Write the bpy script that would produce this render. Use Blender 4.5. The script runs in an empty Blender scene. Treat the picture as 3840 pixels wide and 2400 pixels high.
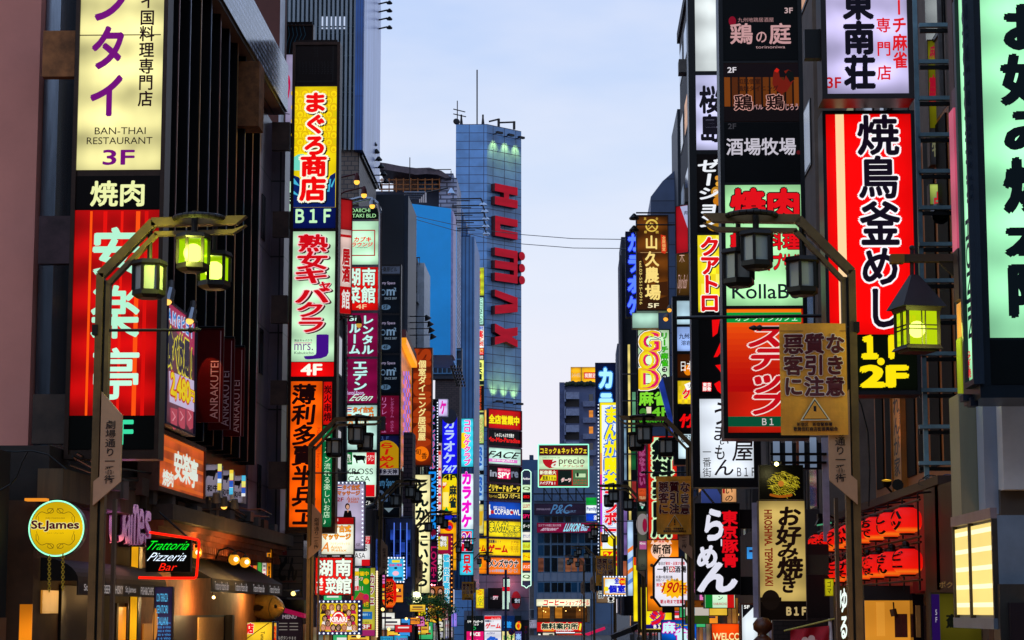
import bpy, math, random
from mathutils import Vector, Matrix
random.seed(7)
SC = bpy.context.scene
COL = SC.collection
# ---------------------------------------------------------------- camera, sky, light, exposure
F, VPX, VPY, CZ = 8000.0, 2150.0, 2290.0, 3.0
PITCH = math.atan((VPY - 1200) / F)
YAW = math.atan((VPX - 1920) / F * math.cos(PITCH))
cam = bpy.data.cameras.new('camera'); cam.sensor_width = 36; cam.lens = 36 * F / 3840
cam.clip_start = .5; cam.clip_end = 6000
CAM = bpy.data.objects.new('camera', cam); COL.objects.link(CAM)
CAM.location = (0, 0, CZ); CAM.rotation_euler = (math.pi / 2 + PITCH, 0, YAW)
SC.camera = CAM
SC.view_settings.view_transform = 'Standard'; SC.view_settings.look = 'None'
SC.view_settings.exposure = 0; SC.view_settings.gamma = 1
SC.cycles.max_bounces = 6; SC.cycles.sample_clamp_indirect = 4
W = bpy.data.worlds.new('World'); SC.world = W; W.use_nodes = True
nt = W.node_tree; nt.nodes.clear()
def lin(c):
    return tuple((v / 255 / 12.92 if v <= 10.3 else ((v / 255 + .055) / 1.055) ** 2.4) for v in c[:3]) + (1,)
_o = nt.nodes.new('ShaderNodeOutputWorld'); _b = nt.nodes.new('ShaderNodeBackground')
_t = nt.nodes.new('ShaderNodeTexCoord'); _s = nt.nodes.new('ShaderNodeSeparateXYZ'); _r = nt.nodes.new('ShaderNodeValToRGB')
_sky = nt.nodes.new('ShaderNodeTexSky'); _sky.sky_type = 'NISHITA'; _sky.sun_disc = False
_sky.sun_elevation = math.radians(1.5); _sky.sun_rotation = math.radians(-150)
_sb = nt.nodes.new('ShaderNodeBackground'); _sb.inputs[1].default_value = .02
_ad = nt.nodes.new('ShaderNodeAddShader')
nt.links.new(_t.outputs['Generated'], _s.inputs[0]); nt.links.new(_s.outputs['Z'], _r.inputs[0])
_n = nt.nodes.new('ShaderNodeTexNoise'); _n.inputs['Scale'].default_value = 7; _n.inputs['Detail'].default_value = 4   # thin high cloud
_mp = nt.nodes.new('ShaderNodeMapping'); _mp.inputs['Scale'].default_value = (1, 1, 3); nt.links.new(_t.outputs['Generated'], _mp.inputs[0]); nt.links.new(_mp.outputs[0], _n.inputs[0])
_mr = nt.nodes.new('ShaderNodeMapRange'); _mr.inputs[1].default_value = .4; _mr.inputs[2].default_value = .7; _mr.inputs[3].default_value = 0; _mr.inputs[4].default_value = .42
_mx = nt.nodes.new('ShaderNodeMix'); _mx.data_type = 'RGBA'; _mx.inputs[7].default_value = lin((243, 242, 251))
nt.links.new(_n.outputs['Fac'], _mr.inputs[0]); nt.links.new(_mr.outputs[0], _mx.inputs[0]); nt.links.new(_r.outputs[0], _mx.inputs[6]); nt.links.new(_mx.outputs[2], _b.inputs[0])
nt.links.new(_sky.outputs[0], _sb.inputs[0])
nt.links.new(_b.outputs[0], _ad.inputs[0]); nt.links.new(_sb.outputs[0], _ad.inputs[1])
nt.links.new(_ad.outputs[0], _o.inputs[0])
cr = _r.color_ramp   # dusk: lavender glow at the horizon, pale blue above, deeper blue overhead
cr.elements[0].position = 0; cr.elements[0].color = lin((238, 230, 240))
cr.elements[1].position = 1; cr.elements[1].color = lin((150, 190, 250))
for p, c in ((.06, (240, 236, 246)), (.1, (234, 234, 248)), (.15, (225, 233, 251)), (.21, (204, 221, 250)), (.29, (178, 204, 249)), (.5, (176, 206, 250))):
    e = cr.elements.new(p); e.color = lin(c)
_b.inputs[1].default_value = 1.0
sky_fill = bpy.data.lights.new('sun', 'SUN'); sky_fill.energy = .3; sky_fill.angle = math.radians(40); sky_fill.color = (.62, .8, 1)  # soft cool fill for the bright sky behind the camera, after sunset
SUN = bpy.data.objects.new('sun', sky_fill); COL.objects.link(SUN); SUN.rotation_euler = (math.radians(52), 0, math.radians(-18))

# ---------------------------------------------------------------- pixel rays (a pixel of the photo + a known distance = a point in the street)
RM = CAM.rotation_euler.to_matrix()
C0 = Vector((0, 0, CZ))
def ray(px, py): return RM @ Vector(((px - 1920) / F, -(py - 1200) / F, -1))
def P(px, py, d):
    r = ray(px, py); return C0 + r * (d / r.y)
def PX(px, py, X):
    r = ray(px, py); return C0 + r * (X / r.x)
def ZP(py, d): return P(2150, py, d).z
def XP(px, d, py=1300): return P(px, py, d).x
# ---------------------------------------------------------------- materials
MC = {}
def _new(k):
    m = bpy.data.materials.new(k); m.use_nodes = True; MC[k] = m
    return m, m.node_tree, m.node_tree.nodes['Principled BSDF']
def em(c, e=1.0, var=.0, samp=False, edge=''):
    """backlit acrylic: colour c shown at brightness e; var = uneven tubes behind it"""
    k = 'lit_%d_%d_%d_%g_%g%s' % (c[0], c[1], c[2], e, var, edge)
    if k in MC: return MC[k]
    m, t, b = _new(k)
    l = lin(c)
    b.inputs['Base Color'].default_value = (l[0] * .15, l[1] * .15, l[2] * .15, 1)
    b.inputs['Roughness'].default_value = .3; b.inputs['Specular IOR Level'].default_value = .1
    b.inputs['Emission Color'].default_value = l; b.inputs['Emission Strength'].default_value = e
    if var:
        tc = t.nodes.new('ShaderNodeTexCoord'); n = t.nodes.new('ShaderNodeTexNoise'); n.inputs['Scale'].default_value = 1.3
        n.inputs['Detail'].default_value = 2
        w = t.nodes.new('ShaderNodeTexWave'); w.bands_direction = 'Z'; w.inputs['Scale'].default_value = .42; w.inputs['Distortion'].default_value = 1.5
        mx = t.nodes.new('ShaderNodeMath'); mx.operation = 'MULTIPLY_ADD'; mx.inputs[1].default_value = .45
        mr = t.nodes.new('ShaderNodeMapRange'); mr.inputs[1].default_value = .35; mr.inputs[2].default_value = 1.05
        mr.inputs[3].default_value = e * (1 - var); mr.inputs[4].default_value = e * (1 + var * .55)
        t.links.new(tc.outputs['Object'], n.inputs[0]); t.links.new(tc.outputs['Object'], w.inputs[0])
        t.links.new(w.outputs['Fac'], mx.inputs[0]); t.links.new(n.outputs['Fac'], mx.inputs[2])
        t.links.new(mx.outputs[0], mr.inputs[0]); last = mr
        if edge:     # tubes sit behind the middle: a lightbox falls off towards its rim
            s3 = t.nodes.new('ShaderNodeSeparateXYZ'); t.links.new(tc.outputs['Generated'], s3.inputs[0])
            for ax, lo in ((edge, .22), ('Z', .4)):
                ab = t.nodes.new('ShaderNodeMath'); ab.operation = 'SUBTRACT'; ab.inputs[1].default_value = .5; a2 = t.nodes.new('ShaderNodeMath'); a2.operation = 'ABSOLUTE'
                m2 = t.nodes.new('ShaderNodeMapRange'); m2.inputs[1].default_value = lo; m2.inputs[2].default_value = .5; m2.inputs[3].default_value = 1; m2.inputs[4].default_value = .72
                mu = t.nodes.new('ShaderNodeMath'); mu.operation = 'MULTIPLY'
                t.links.new(s3.outputs[ax], ab.inputs[0]); t.links.new(ab.outputs[0], a2.inputs[0]); t.links.new(a2.outputs[0], m2.inputs[0]); t.links.new(m2.outputs[0], mu.inputs[0]); t.links.new(last.outputs[0], mu.inputs[1]); last = mu
        t.links.new(last.outputs[0], b.inputs['Emission Strength'])
    if not samp: m.cycles.emission_sampling = 'NONE'
    return m
def df(c, rough=.6, metal=0., noise=.25, scale=3., bump=0., spec=.4, streak=False):
    """unlit surface with dirt / wear variation; c in sRGB 0-255"""
    k = 'surf_%d_%d_%d_%g_%g_%g_%g_%g%d' % (c[0], c[1], c[2], rough, metal, noise, scale, bump, streak)
    if k in MC: return MC[k]
    m, t, b = _new(k)
    b.inputs['Roughness'].default_value = rough; b.inputs['Metallic'].default_value = metal
    b.inputs['Specular IOR Level'].default_value = spec
    l = lin(c)
    if max(c) < 130 and c[0] >= c[2] - 14: l = (l[0] * .72, l[1] * .62, l[2] * .52, 1)
    tc = t.nodes.new('ShaderNodeTexCoord'); n = t.nodes.new('ShaderNodeTexNoise'); n.inputs['Scale'].default_value = scale
    n.inputs['Detail'].default_value = 6; n.inputs['Roughness'].default_value = .65
    if streak:
        mp = t.nodes.new('ShaderNodeMapping'); mp.inputs['Scale'].default_value = (3, 3, .25)
        t.links.new(tc.outputs['Object'], mp.inputs[0]); t.links.new(mp.outputs[0], n.inputs[0])
    else: t.links.new(tc.outputs['Object'], n.inputs[0])
    r = t.nodes.new('ShaderNodeValToRGB')
    r.color_ramp.elements[0].position = .3; r.color_ramp.elements[0].color = tuple(v * (1 - noise) for v in l[:3]) + (1,)
    r.color_ramp.elements[1].position = .7; r.color_ramp.elements[1].color = tuple(min(1, v * (1 + noise)) for v in l[:3]) + (1,)
    t.links.new(n.outputs['Fac'], r.inputs[0]); t.links.new(r.outputs[0], b.inputs['Base Color'])
    if bump:
        bp = t.nodes.new('ShaderNodeBump'); bp.inputs['Strength'].default_value = bump; bp.inputs['Distance'].default_value = .02
        t.links.new(n.outputs['Fac'], bp.inputs['Height']); t.links.new(bp.outputs[0], b.inputs['Normal'])
    return m
def tiles(c, mortar, w, h, rough=.5, off=.5, ms=.012, axis='XZ', noise=.2, bias=0.):
    """brick / tile / panel grid on a wall; axis says which two coordinates run along it"""
    k = 'tile_%s_%s_%g_%g_%s' % (c, mortar, w, h, axis)
    if k in MC: return MC[k]
    m, t, b = _new(k[:60]); MC[k] = m
    b.inputs['Roughness'].default_value = rough
    tc = t.nodes.new('ShaderNodeTexCoord'); s = t.nodes.new('ShaderNodeSeparateXYZ'); cb = t.nodes.new('ShaderNodeCombineXYZ')
    t.links.new(tc.outputs['Object'], s.inputs[0])
    if axis == 'D':   # 45 degree face
        ad = t.nodes.new('ShaderNodeMath'); ad.operation = 'MULTIPLY_ADD'; ad.inputs[1].default_value = .7071
        a2 = t.nodes.new('ShaderNodeMath'); a2.operation = 'MULTIPLY'; a2.inputs[1].default_value = .7071
        t.links.new(s.outputs['X'], a2.inputs[0]); t.links.new(s.outputs['Y'], ad.inputs[0]); t.links.new(a2.outputs[0], ad.inputs[2])
        t.links.new(ad.outputs[0], cb.inputs[0])
    else: t.links.new(s.outputs[axis[0]], cb.inputs[0])
    t.links.new(s.outputs['Z'], cb.inputs[1])
    br = t.nodes.new('ShaderNodeTexBrick'); br.offset = off; br.inputs['Scale'].default_value = 1
    br.inputs['Brick Width'].default_value = w; br.inputs['Row Height'].default_value = h; br.inputs['Mortar Size'].default_value = ms
    l = lin(c)
    br.inputs['Color1'].default_value = tuple(v * (1 - noise) for v in l[:3]) + (1,)
    br.inputs['Color2'].default_value = tuple(min(1, v * (1 + noise)) for v in l[:3]) + (1,)
    br.inputs['Mortar'].default_value = lin(mortar); br.inputs['Bias'].default_value = bias
    t.links.new(cb.outputs[0], br.inputs[0])
    n = t.nodes.new('ShaderNodeTexNoise'); n.inputs['Scale'].default_value = .7; n.inputs['Detail'].default_value = 5
    t.links.new(tc.outputs['Object'], n.inputs[0])
    mr = t.nodes.new('ShaderNodeMapRange'); mr.inputs[1].default_value = .3; mr.inputs[2].default_value = .7; mr.inputs[3].default_value = .7; mr.inputs[4].default_value = 1.15
    t.links.new(n.outputs['Fac'], mr.inputs[0])
    mx = t.nodes.new('ShaderNodeMix'); mx.data_type = 'RGBA'; mx.blend_type = 'MULTIPLY'; mx.inputs[0].default_value = 1
    t.links.new(br.outputs['Color'], mx.inputs[6]); t.links.new(mr.outputs[0], mx.inputs[7]); t.links.new(mx.outputs[2], b.inputs['Base Color'])
    return m
def glass(c=(10, 16, 24), rough=.08):
    k = 'glass_%d_%d_%d_%g' % (c[0], c[1], c[2], rough)
    if k in MC: return MC[k]
    m, t, b = _new(k); b.inputs['Base Color'].default_value = lin(c); b.inputs['Roughness'].default_value = rough
    b.inputs['Specular IOR Level'].default_value = .7
    tc = t.nodes.new('ShaderNodeTexCoord'); n = t.nodes.new('ShaderNodeTexNoise'); n.inputs['Scale'].default_value = .8
    bp = t.nodes.new('ShaderNodeBump'); bp.inputs['Strength'].default_value = .08
    t.links.new(tc.outputs['Object'], n.inputs[0]); t.links.new(n.outputs['Fac'], bp.inputs['Height']); t.links.new(bp.outputs[0], b.inputs['Normal'])
    return m
def pane_lit(c, e):
    k = 'pane_%d_%d_%d' % c
    if k in MC: return MC[k]
    m, t, b = _new(k); t.nodes.remove(b); o = t.nodes['Material Output']
    a = t.nodes.new('ShaderNodeEmission'); a.inputs[0].default_value = lin(c); a.inputs[1].default_value = e
    tr = t.nodes.new('ShaderNodeBsdfTransparent'); tr.inputs[0].default_value = lin((225, 255, 120))
    mx = t.nodes.new('ShaderNodeMixShader'); mx.inputs[0].default_value = .55
    t.links.new(tr.outputs[0], mx.inputs[1]); t.links.new(a.outputs[0], mx.inputs[2]); t.links.new(mx.outputs[0], o.inputs[0])
    return m
def pane_dull():
    k = 'pane_dull'
    if k in MC: return MC[k]
    m, t, b = _new(k); b.inputs['Base Color'].default_value = lin((150, 152, 146)); b.inputs['Roughness'].default_value = .35
    return m
BRONZE = df((62, 46, 40), .38, .55, .3, 4); BLACK = df((10, 9, 9), .4, 0, .3, 3, 0, .25); STEEL = df((140, 142, 150), .25, .9, .15, 2)
DKSTEEL = df((44, 46, 54), .4, .7, .3, 3); WHITEP = df((200, 200, 205), .4, 0, .12, 2); RUST = df((135, 84, 46), .8, .1, .5, 4)
TAUPE = df((112, 92, 76), .45, .15, .25, 3); GREYP = df((96, 98, 104), .5, .2, .3, 3); CONC = df((120, 112, 110), .85, 0, .3, 1.2, .3)
# ---------------------------------------------------------------- mesh collector
ORG = {}
class MB:
    def __init__(s): s.v = []; s.f = []; s.m = []; s.mats = []
    def mi(s, m):
        if m not in s.mats: s.mats.append(m)
        return s.mats.index(m)
    def face(s, pts, m):
        i = len(s.v); s.v += [tuple(p) for p in pts]; s.f.append(tuple(range(i, i + len(pts)))); s.m.append(s.mi(m))
    def mesh(s, vs, fs, m):
        i = len(s.v); s.v += [tuple(p) for p in vs]; k = s.mi(m)
        for f in fs: s.f.append(tuple(i + a for a in f)); s.m.append(k)
    def box8(s, q, m):     # q: 4 front points, 4 back points
        s.mesh(q, [(0, 1, 2, 3), (7, 6, 5, 4), (0, 4, 5, 1), (1, 5, 6, 2), (2, 6, 7, 3), (3, 7, 4, 0)], m)
    def box(s, a, b, m):
        (x0, y0, z0), (x1, y1, z1) = a, b
        s.box8([(x0, y0, z0), (x1, y0, z0), (x1, y0, z1), (x0, y0, z1), (x0, y1, z0), (x1, y1, z0), (x1, y1, z1), (x0, y1, z1)], m)
    def fb(s, x0, y0, x1, y1, d, dep, m):   # box whose front is this pixel rectangle at distance d
        c, u, v = rect(FRONT(d), x0, y0, x1, y1)
        s.slab(c, u, v, Vector((0, -1, 0)), -dep, m)
    def slab(s, c, u, v, n, dep, m):
        f = [c - u - v, c + u - v, c + u + v, c - u + v]
        s.box8(f + [p + n * dep for p in f], m)
    def bar(s, p0, p1, w, t, m, side=Vector((0, 1, 0))):
        p0, p1 = Vector(p0), Vector(p1); d = (p1 - p0).normalized(); a = d.cross(side)
        if a.length < 1e-4: a = d.cross(Vector((1, 0, 0)))
        a.normalize(); b = d.cross(a)
        a *= w / 2; b *= t / 2
        s.box8([p0 - a - b, p0 + a - b, p0 + a + b, p0 - a + b, p1 - a - b, p1 + a - b, p1 + a + b, p1 - a + b], m)
    def cyl(s, p0, p1, r, m, n=10, r1=None):
        p0, p1 = Vector(p0), Vector(p1); d = (p1 - p0).normalized(); a = d.orthogonal().normalized(); b = d.cross(a)
        r1 = r if r1 is None else r1
        A = [p0 + (a * math.cos(t) + b * math.sin(t)) * r for t in [2 * math.pi * i / n for i in range(n)]]
        B = [p1 + (a * math.cos(t) + b * math.sin(t)) * r1 for t in [2 * math.pi * i / n for i in range(n)]]
        s.mesh(A + B, [(i, (i + 1) % n, n + (i + 1) % n, n + i) for i in range(n)] + [tuple(range(n))[::-1], tuple(range(n, 2 * n))], m)
    def tube(s, pts, r, m, n=6):
        for a, b in zip(pts, pts[1:]):
            if (Vector(a) - Vector(b)).length > 1e-5: s.cyl(a, b, r, m, n)
    def lathe(s, c, prof, m, n=16, axis=Vector((0, 0, 1)), a=None):
        c = Vector(c); axis = Vector(axis).normalized(); a = axis.orthogonal().normalized() if a is None else Vector(a); b = axis.cross(a)
        vs = []
        for r, h in prof:
            vs += [c + axis * h + (a * math.cos(2 * math.pi * i / n) + b * math.sin(2 * math.pi * i / n)) * r for i in range(n)]
        fs = [(k * n + i, k * n + (i + 1) % n, (k + 1) * n + (i + 1) % n, (k + 1) * n + i) for k in range(len(prof) - 1) for i in range(n)]
        s.mesh(vs, fs, m)
    def ball(s, c, r, m, n=14): s.lathe(c, [(max(1e-4, r * math.sin(math.pi * k / 8)), -r * math.cos(math.pi * k / 8)) for k in range(9)], m, n)
    def prism(s, pts, ext, m):   # polygon in 3d extruded by ext
        n = len(pts); pts = [Vector(p) for p in pts]; ext = Vector(ext)
        s.mesh(pts + [p + ext for p in pts], [tuple(range(n)), tuple(range(n, 2 * n))[::-1]] + [(i, i + n, (i + 1) % n + n, (i + 1) % n) for i in range(n)], m)
    def build(s, name, parent=None, smooth=False):
        if not s.v: return None
        if parent is None:
            xs, ys, zs = zip(*s.v); o = Vector(((min(xs) + max(xs)) / 2, (min(ys) + max(ys)) / 2, min(zs)))
        else: o = ORG[parent.name]
        me = bpy.data.meshes.new(name)
        me.from_pydata([(a - o.x, b - o.y, c - o.z) for a, b, c in s.v], [], s.f)
        for m in s.mats: me.materials.append(m)
        me.polygons.foreach_set('material_index', s.m)
        if smooth: me.polygons.foreach_set('use_smooth', [True] * len(s.f))
        me.update()
        ob = bpy.data.objects.new(name, me); COL.objects.link(ob)
        if parent is None: ob.location = o
        else: ob.parent = parent
        ORG[ob.name] = o
        return ob
def tag(o, label=None, cat=None, group=None, kind=None):
    if label: o['label'] = label
    if cat: o['category'] = cat
    if group: o['group'] = group
    if kind: o['kind'] = kind
    return o
def thing(name, label, cat, loc=(0, 0, 0), group=None):
    o = bpy.data.objects.new(name, None); COL.objects.link(o); o.location = loc; ORG[o.name] = Vector(loc)
    o.empty_display_size = .2
    return tag(o, label, cat, group)
def copy_tree(o, parent=None):
    c = o.copy(); COL.objects.link(c)
    if parent: c.parent = parent
    for ch in list(o.children): copy_tree(ch, c)
    return c
# ---------------------------------------------------------------- planes, rectangles, lettering
class FRONT:
    def __init__(s, d, yaw=0.):
        s.p0 = Vector((0, d, 0)); s.n = Vector((0, -1, 0)); s.u = Vector((1, 0, 0)); s.w = None
    def at(s, px, py):
        r = ray(px, py); return C0 + r * ((s.p0 - C0).dot(s.n) / r.dot(s.n))
class PLANE(FRONT):
    def __init__(s, p0, n):
        s.p0 = Vector(p0); s.n = Vector(n).normalized(); s.u = Vector((0, 0, 1)).cross(s.n).normalized(); s.w = None
def SIDE(X): return PLANE((X, 0, 0), (1 if X < 0 else -1, 0, 0))     # a facade along the street
V3 = Vector((0, 0, 1))
def rect(pl, x0, y0, x1, y1):
    xc, yc = (x0 + x1) / 2, (y0 + y1) / 2
    c = pl.at(xc, yc); hu = abs((pl.at(x1, yc) - pl.at(x0, yc)).dot(pl.u)) / 2; hv = abs((pl.at(xc, y0) - pl.at(xc, y1)).z) / 2
    if abs(pl.n.y) < .9:     # oblique: centre between the two ends along the wall
        c = (pl.at(x1, yc) + pl.at(x0, yc)) / 2; c.z = (pl.at(xc, y0).z + pl.at(xc, y1).z) / 2
    return c, pl.u * hu, V3 * hv
TMP = bpy.data.scenes.new('glyphs'); GC = {}
def glyph(s, off=0.):
    k = (s, round(off, 3))
    if k in GC: return GC[k]
    c = bpy.data.curves.new('g', 'FONT'); c.body = s; c.offset = off; c.resolution_u = 3; c.fill_mode = 'FRONT'
    o = bpy.data.objects.new('g', c); TMP.collection.objects.link(o)
    vl = TMP.view_layers[0]; vl.update()
    dg = vl.depsgraph
    me = o.evaluated_get(dg).to_mesh()
    r = ([(v.co.x, v.co.y) for v in me.vertices], [tuple(p.vertices) for p in me.polygons])
    o.evaluated_get(dg).to_mesh_clear()
    bpy.data.objects.remove(o); bpy.data.curves.remove(c)
    GC[k] = r
    return r
WC, KC, RC, YC = (255, 255, 248), (8, 8, 10), (238, 8, 12), (255, 232, 0)
class Art:
    """flat graphics laid on a plane, all in one mesh"""
    def __init__(s, pl, lit=1., lift=.014): s.pl = pl; s.mb = MB(); s.lit = lit; s.k = 0; s.lift = lift
    def mat(s, c): return em(c, s.lit) if s.lit else df(c, .5, 0, .12, 4)
    def put(s, c, u, v, pts, fs, col, layer):
        n = s.pl.n; L = s.lift + layer * .005
        q = []
        for a, b in pts:
            p = c + u * (2 * a - 1) + v * (1 - 2 * b) + n * L
            if s.pl.w: p = p + n * s.pl.w(p)
            q.append(p)
        s.mb.mesh(q, fs, s.mat(col))
    def t(s, txt, x0, y0, x1, y1, col, v=0, b=.02, o=(), sh=0., shadow=None, cols=None, top=0):
        """text in a pixel rectangle. v: 0 across, 1 down, 2 turned a quarter clockwise. o: outlines [(offset, colour)...], widest first"""
        R = rect(s.pl, x0, y0, x1, y1)
        if '1' in txt and ('F' in txt or 'B' in txt) and len(txt) < 5 and v != 1:
            b = b + .03
            txt = ''.join(chr(ord(ch) + 0xFEE0) if '!' < ch < '~' else ch for ch in txt)   # wide digits: a 1 with its flag
        latin = all(ord(ch) < 0x250 or 0xFF00 < ord(ch) < 0xFF5F for ch in txt) and v != 1
        b0 = b; b = b * .66 if b > .012 else b; o = [(b + (w - b0) * .9, cc) for w, cc in o]
        lays = [(w, cc, 0, 0) for w, cc in o] + [(b, col, 0, 0)]
        if shadow: lays = [(lays[0][0], shadow, .05, .05)] + lays
        big = R[1].length * 2 * F / max(20, s.pl.at((x0 + x1) / 2, (y0 + y1) / 2).y)     # width in photo pixels
        for li, (off, cc, dx, dy) in enumerate(lays):
            core = min(off, 0); rad = off - core
            nn = 1 if rad < .004 else (6 if off == b or big < 60 else 10)
            shifts = [(0, 0)] if nn == 1 else [(rad * math.cos(6.2832 * q / nn + .3), rad * math.sin(6.2832 * q / nn + .3)) for q in range(nn)]
            if nn > 1 and rad > .05: shifts += [(x_ * .5, y_ * .5) for x_, y_ in shifts[::2]]
            if latin:
                base, _ = glyph(txt, 0); vs, fs = glyph(txt, core)
                if not base: continue
                xs = [p[0] for p in base]; ys = [p[1] for p in base]
                w, h = max(xs) - min(xs) or 1, max(ys) - min(ys) or 1
                ax_, ay_ = 1, 1
                for si, (ox, oy) in enumerate(shifts):
                    pts = [((x + ox - min(xs)) / w + dx * .3, 1 - (y + oy - min(ys)) / h + dy) for x, y in vs]
                    pts = [(a + sh * (.5 - bb), bb) for a, bb in pts]
                    if v == 2: pts = [(1 - bb, a) for a, bb in pts]
                    if v == 3: pts = [(bb, 1 - a) for a, bb in pts]
                    s.put(*R, pts, fs, cc, s.k + li + top + si * .012)
                continue
            n = len(txt)
            for i, ch in enumerate(txt):
                if ch in ' \u3000': continue
                vs, fs = glyph(ch, core)
                if ord(ch) < 0x250:
                    bb_, _ = glyph(ch, 0); xs = [p[0] for p in bb_]; mid = (max(xs) + min(xs)) / 2 - .5; vs = [(x - mid, y - .03) for x, y in vs]
                cl = cols[i % len(cols)] if cols and off == b and not dx else cc
                for si, (ox, oy) in enumerate(shifts):
                    pts = []
                    for x, y in vs:
                        a, bb = x + ox, .88 - y - oy
                        if v == 1 and ch in 'ー〜-—': a, bb = 1 - bb, a
                        a += sh * (.5 - bb) + dx; bb += dy
                        pts.append(((i + a) / n, bb) if v != 1 else (a, (i + bb) / n))
                    s.put(*R, pts, fs, cl, s.k + li + top + si * .012)
        return s
    def r(s, x0, y0, x1, y1, col, layer=0):
        s.put(*rect(s.pl, x0, y0, x1, y1), [(0, 0), (0, 1), (1, 1), (1, 0)], [(0, 1, 2, 3)], col, s.k + layer); return s
    def c(s, cx, cy, r, col, layer=0, ry=None, n=24):
        R = rect(s.pl, cx - r, cy - (ry or r), cx + r, cy + (ry or r))
        s.put(*R, [(.5 + .5 * math.cos(2 * math.pi * i / n), .5 - .5 * math.sin(2 * math.pi * i / n)) for i in range(n)], [tuple(range(n))], col, s.k + layer); return s
    def pg(s, pts, col, layer=0):
        xs = [p[0] for p in pts]; ys = [p[1] for p in pts]; R = rect(s.pl, min(xs), min(ys), max(xs), max(ys))
        w, h = max(xs) - min(xs) or 1, max(ys) - min(ys) or 1
        s.put(*R, [((x - min(xs)) / w, (y - min(ys)) / h) for x, y in pts], [tuple(range(len(pts)))], col, s.k + layer); return s
    def ln(s, pts, w, col, layer=0):
        for (xa, ya), (xb, yb) in zip(pts, pts[1:]):
            L = math.hypot(xb - xa, yb - ya) or 1; ox, oy = -(yb - ya) / L * w / 2, (xb - xa) / L * w / 2
            s.pg([(xa + ox, ya + oy), (xb + ox, yb + oy), (xb - ox, yb - oy), (xa - ox, ya - oy)], col, layer)
        return s
    def frame(s, x0, y0, x1, y1, w, col, layer=0):
        s.r(x0, y0, x1, y0 + w, col, layer); s.r(x0, y1 - w, x1, y1, col, layer); s.r(x0, y0 + w, x0 + w, y1 - w, col, layer); s.r(x1 - w, y0 + w, x1, y1 - w, col, layer); return s
SG = 'lit shop signs along the street'
class Sign:
    """a lightbox: casing, panels, lettering on each panel"""
    def __init__(s, label, d, x0, y0, x1, y1, dep=.35, fr=None, fw=8, name='shop_sign', cat='sign', group=SG, pl=None, lip=.05, casing=True):
        s.pl = pl or FRONT(d); s.d = d; s.fw = fw; s.fr = fr or BRONZE
        s.R = rect(s.pl, x0, y0, x1, y1); s.px = (x0, y0, x1, y1); s.lp = lip
        c, u, v = s.R
        s.root = thing(name, label, cat, c - v, group); s.body = MB(); s.arts = []; s.dep = dep
        s.m = u.length * 2 / max(1, x1 - x0)            # metres per pixel
        if casing:
            n = s.pl.n; s.body.slab(c, u, v, n, -dep, s.fr)
            f = s.fw * s.m
            for sg in (-1, 1):
                s.body.slab(c + u.normalized() * sg * (u.length - f / 2) + n * lip, u.normalized() * f / 2, v, n, -lip + .001, s.fr)
                s.body.slab(c + V3 * sg * (v.length - f / 2) + n * lip, u.normalized() * (u.length - f), V3 * f / 2, n, -lip + .001, s.fr)
        s.led = []; s.extra = []
    def p(s, y0, y1, col, e=1., x0=None, x1=None, var=.16, mat=None, name='panel'):
        """panel over the whole width (or x0..x1) between two heights; later art goes onto it"""
        c, u, v = s.R
        zt, zb = s.pl.at((s.px[0] + s.px[2]) / 2, y0).z, s.pl.at((s.px[0] + s.px[2]) / 2, y1).z
        if x0 is None: cc = Vector((c.x, c.y, (zt + zb) / 2)); uu = u.normalized() * (u.length - s.fw * s.m)
        else:
            cc, uu, _ = rect(s.pl, x0, y0, x1, y1); cc = cc.copy(); cc.z = (zt + zb) / 2
        vv = V3 * (zt - zb) / 2; n = s.pl.n
        mb = MB(); f = [cc - uu - vv, cc + uu - vv, cc + uu + vv, cc - uu + vv]
        mm = mat or (em(col, e * (1.16 if e > .7 else 1), var * 1.6 if e > .7 else max(var, .01), True, 'Y' if abs(n.y) < .6 else 'X') if e else df(tuple(int(v * .7) for v in col) if max(col) < 50 else col, .4, 0, .25, 1.5, 0, .12))
        if s.pl.w:
            q = []; N, M = 16, 20
            for j in range(M + 1):
                for i in range(N + 1):
                    pt = cc + uu * (2 * i / N - 1) + vv * (2 * j / M - 1); q.append(pt + n * s.pl.w(pt))
            mb.mesh(q, [(j * (N + 1) + i, j * (N + 1) + i + 1, (j + 1) * (N + 1) + i + 1, (j + 1) * (N + 1) + i) for j in range(M) for i in range(N)], mm)
        else: mb.slab(cc + n * .011, uu, vv, n, -.009, mm)
        s.a = Art(s.pl, e); s.arts.append((name, mb, s.a)); s.pr = (cc, uu, vv)
        return s.a
    def bracket(s, x0, y0, x1, y1, m=None, dd=.08):
        b = MB(); c, u, v = rect(s.pl, x0, y0, x1, y1); b.slab(c - s.pl.n * dd, u, v, s.pl.n, -.2, m or RUST); s.extra.append(('bracket', b)); return s
    def dots(s, x0, y0, x1, y1, n, r, col=(225, 235, 255), e=1.6):
        for i in range(n):
            t = (i + .5) / n; c, u, v = rect(s.pl, x0 + (x1 - x0) * t - r, y0 + (y1 - y0) * t - r, x0 + (x1 - x0) * t + r, y0 + (y1 - y0) * t + r)
            q = MB(); s.led.append(q); q.lathe(c + s.pl.n * (s.lp + .005), [(1e-4, .03), (u.length * .8, .022), (u.length, 0)], em(col, e), 6, s.pl.n)
        return s
    def done(s):
        s.body.build('casing', s.root)
        for name, mb, a in s.arts:
            po = mb.build(name, s.root)
            if a.mb.v: a.mb.build('lettering', po)
        for n, b in s.extra: b.build(n, s.root)
        for q in s.led: q.build('bulb', s.root)
        return s.root
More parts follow.
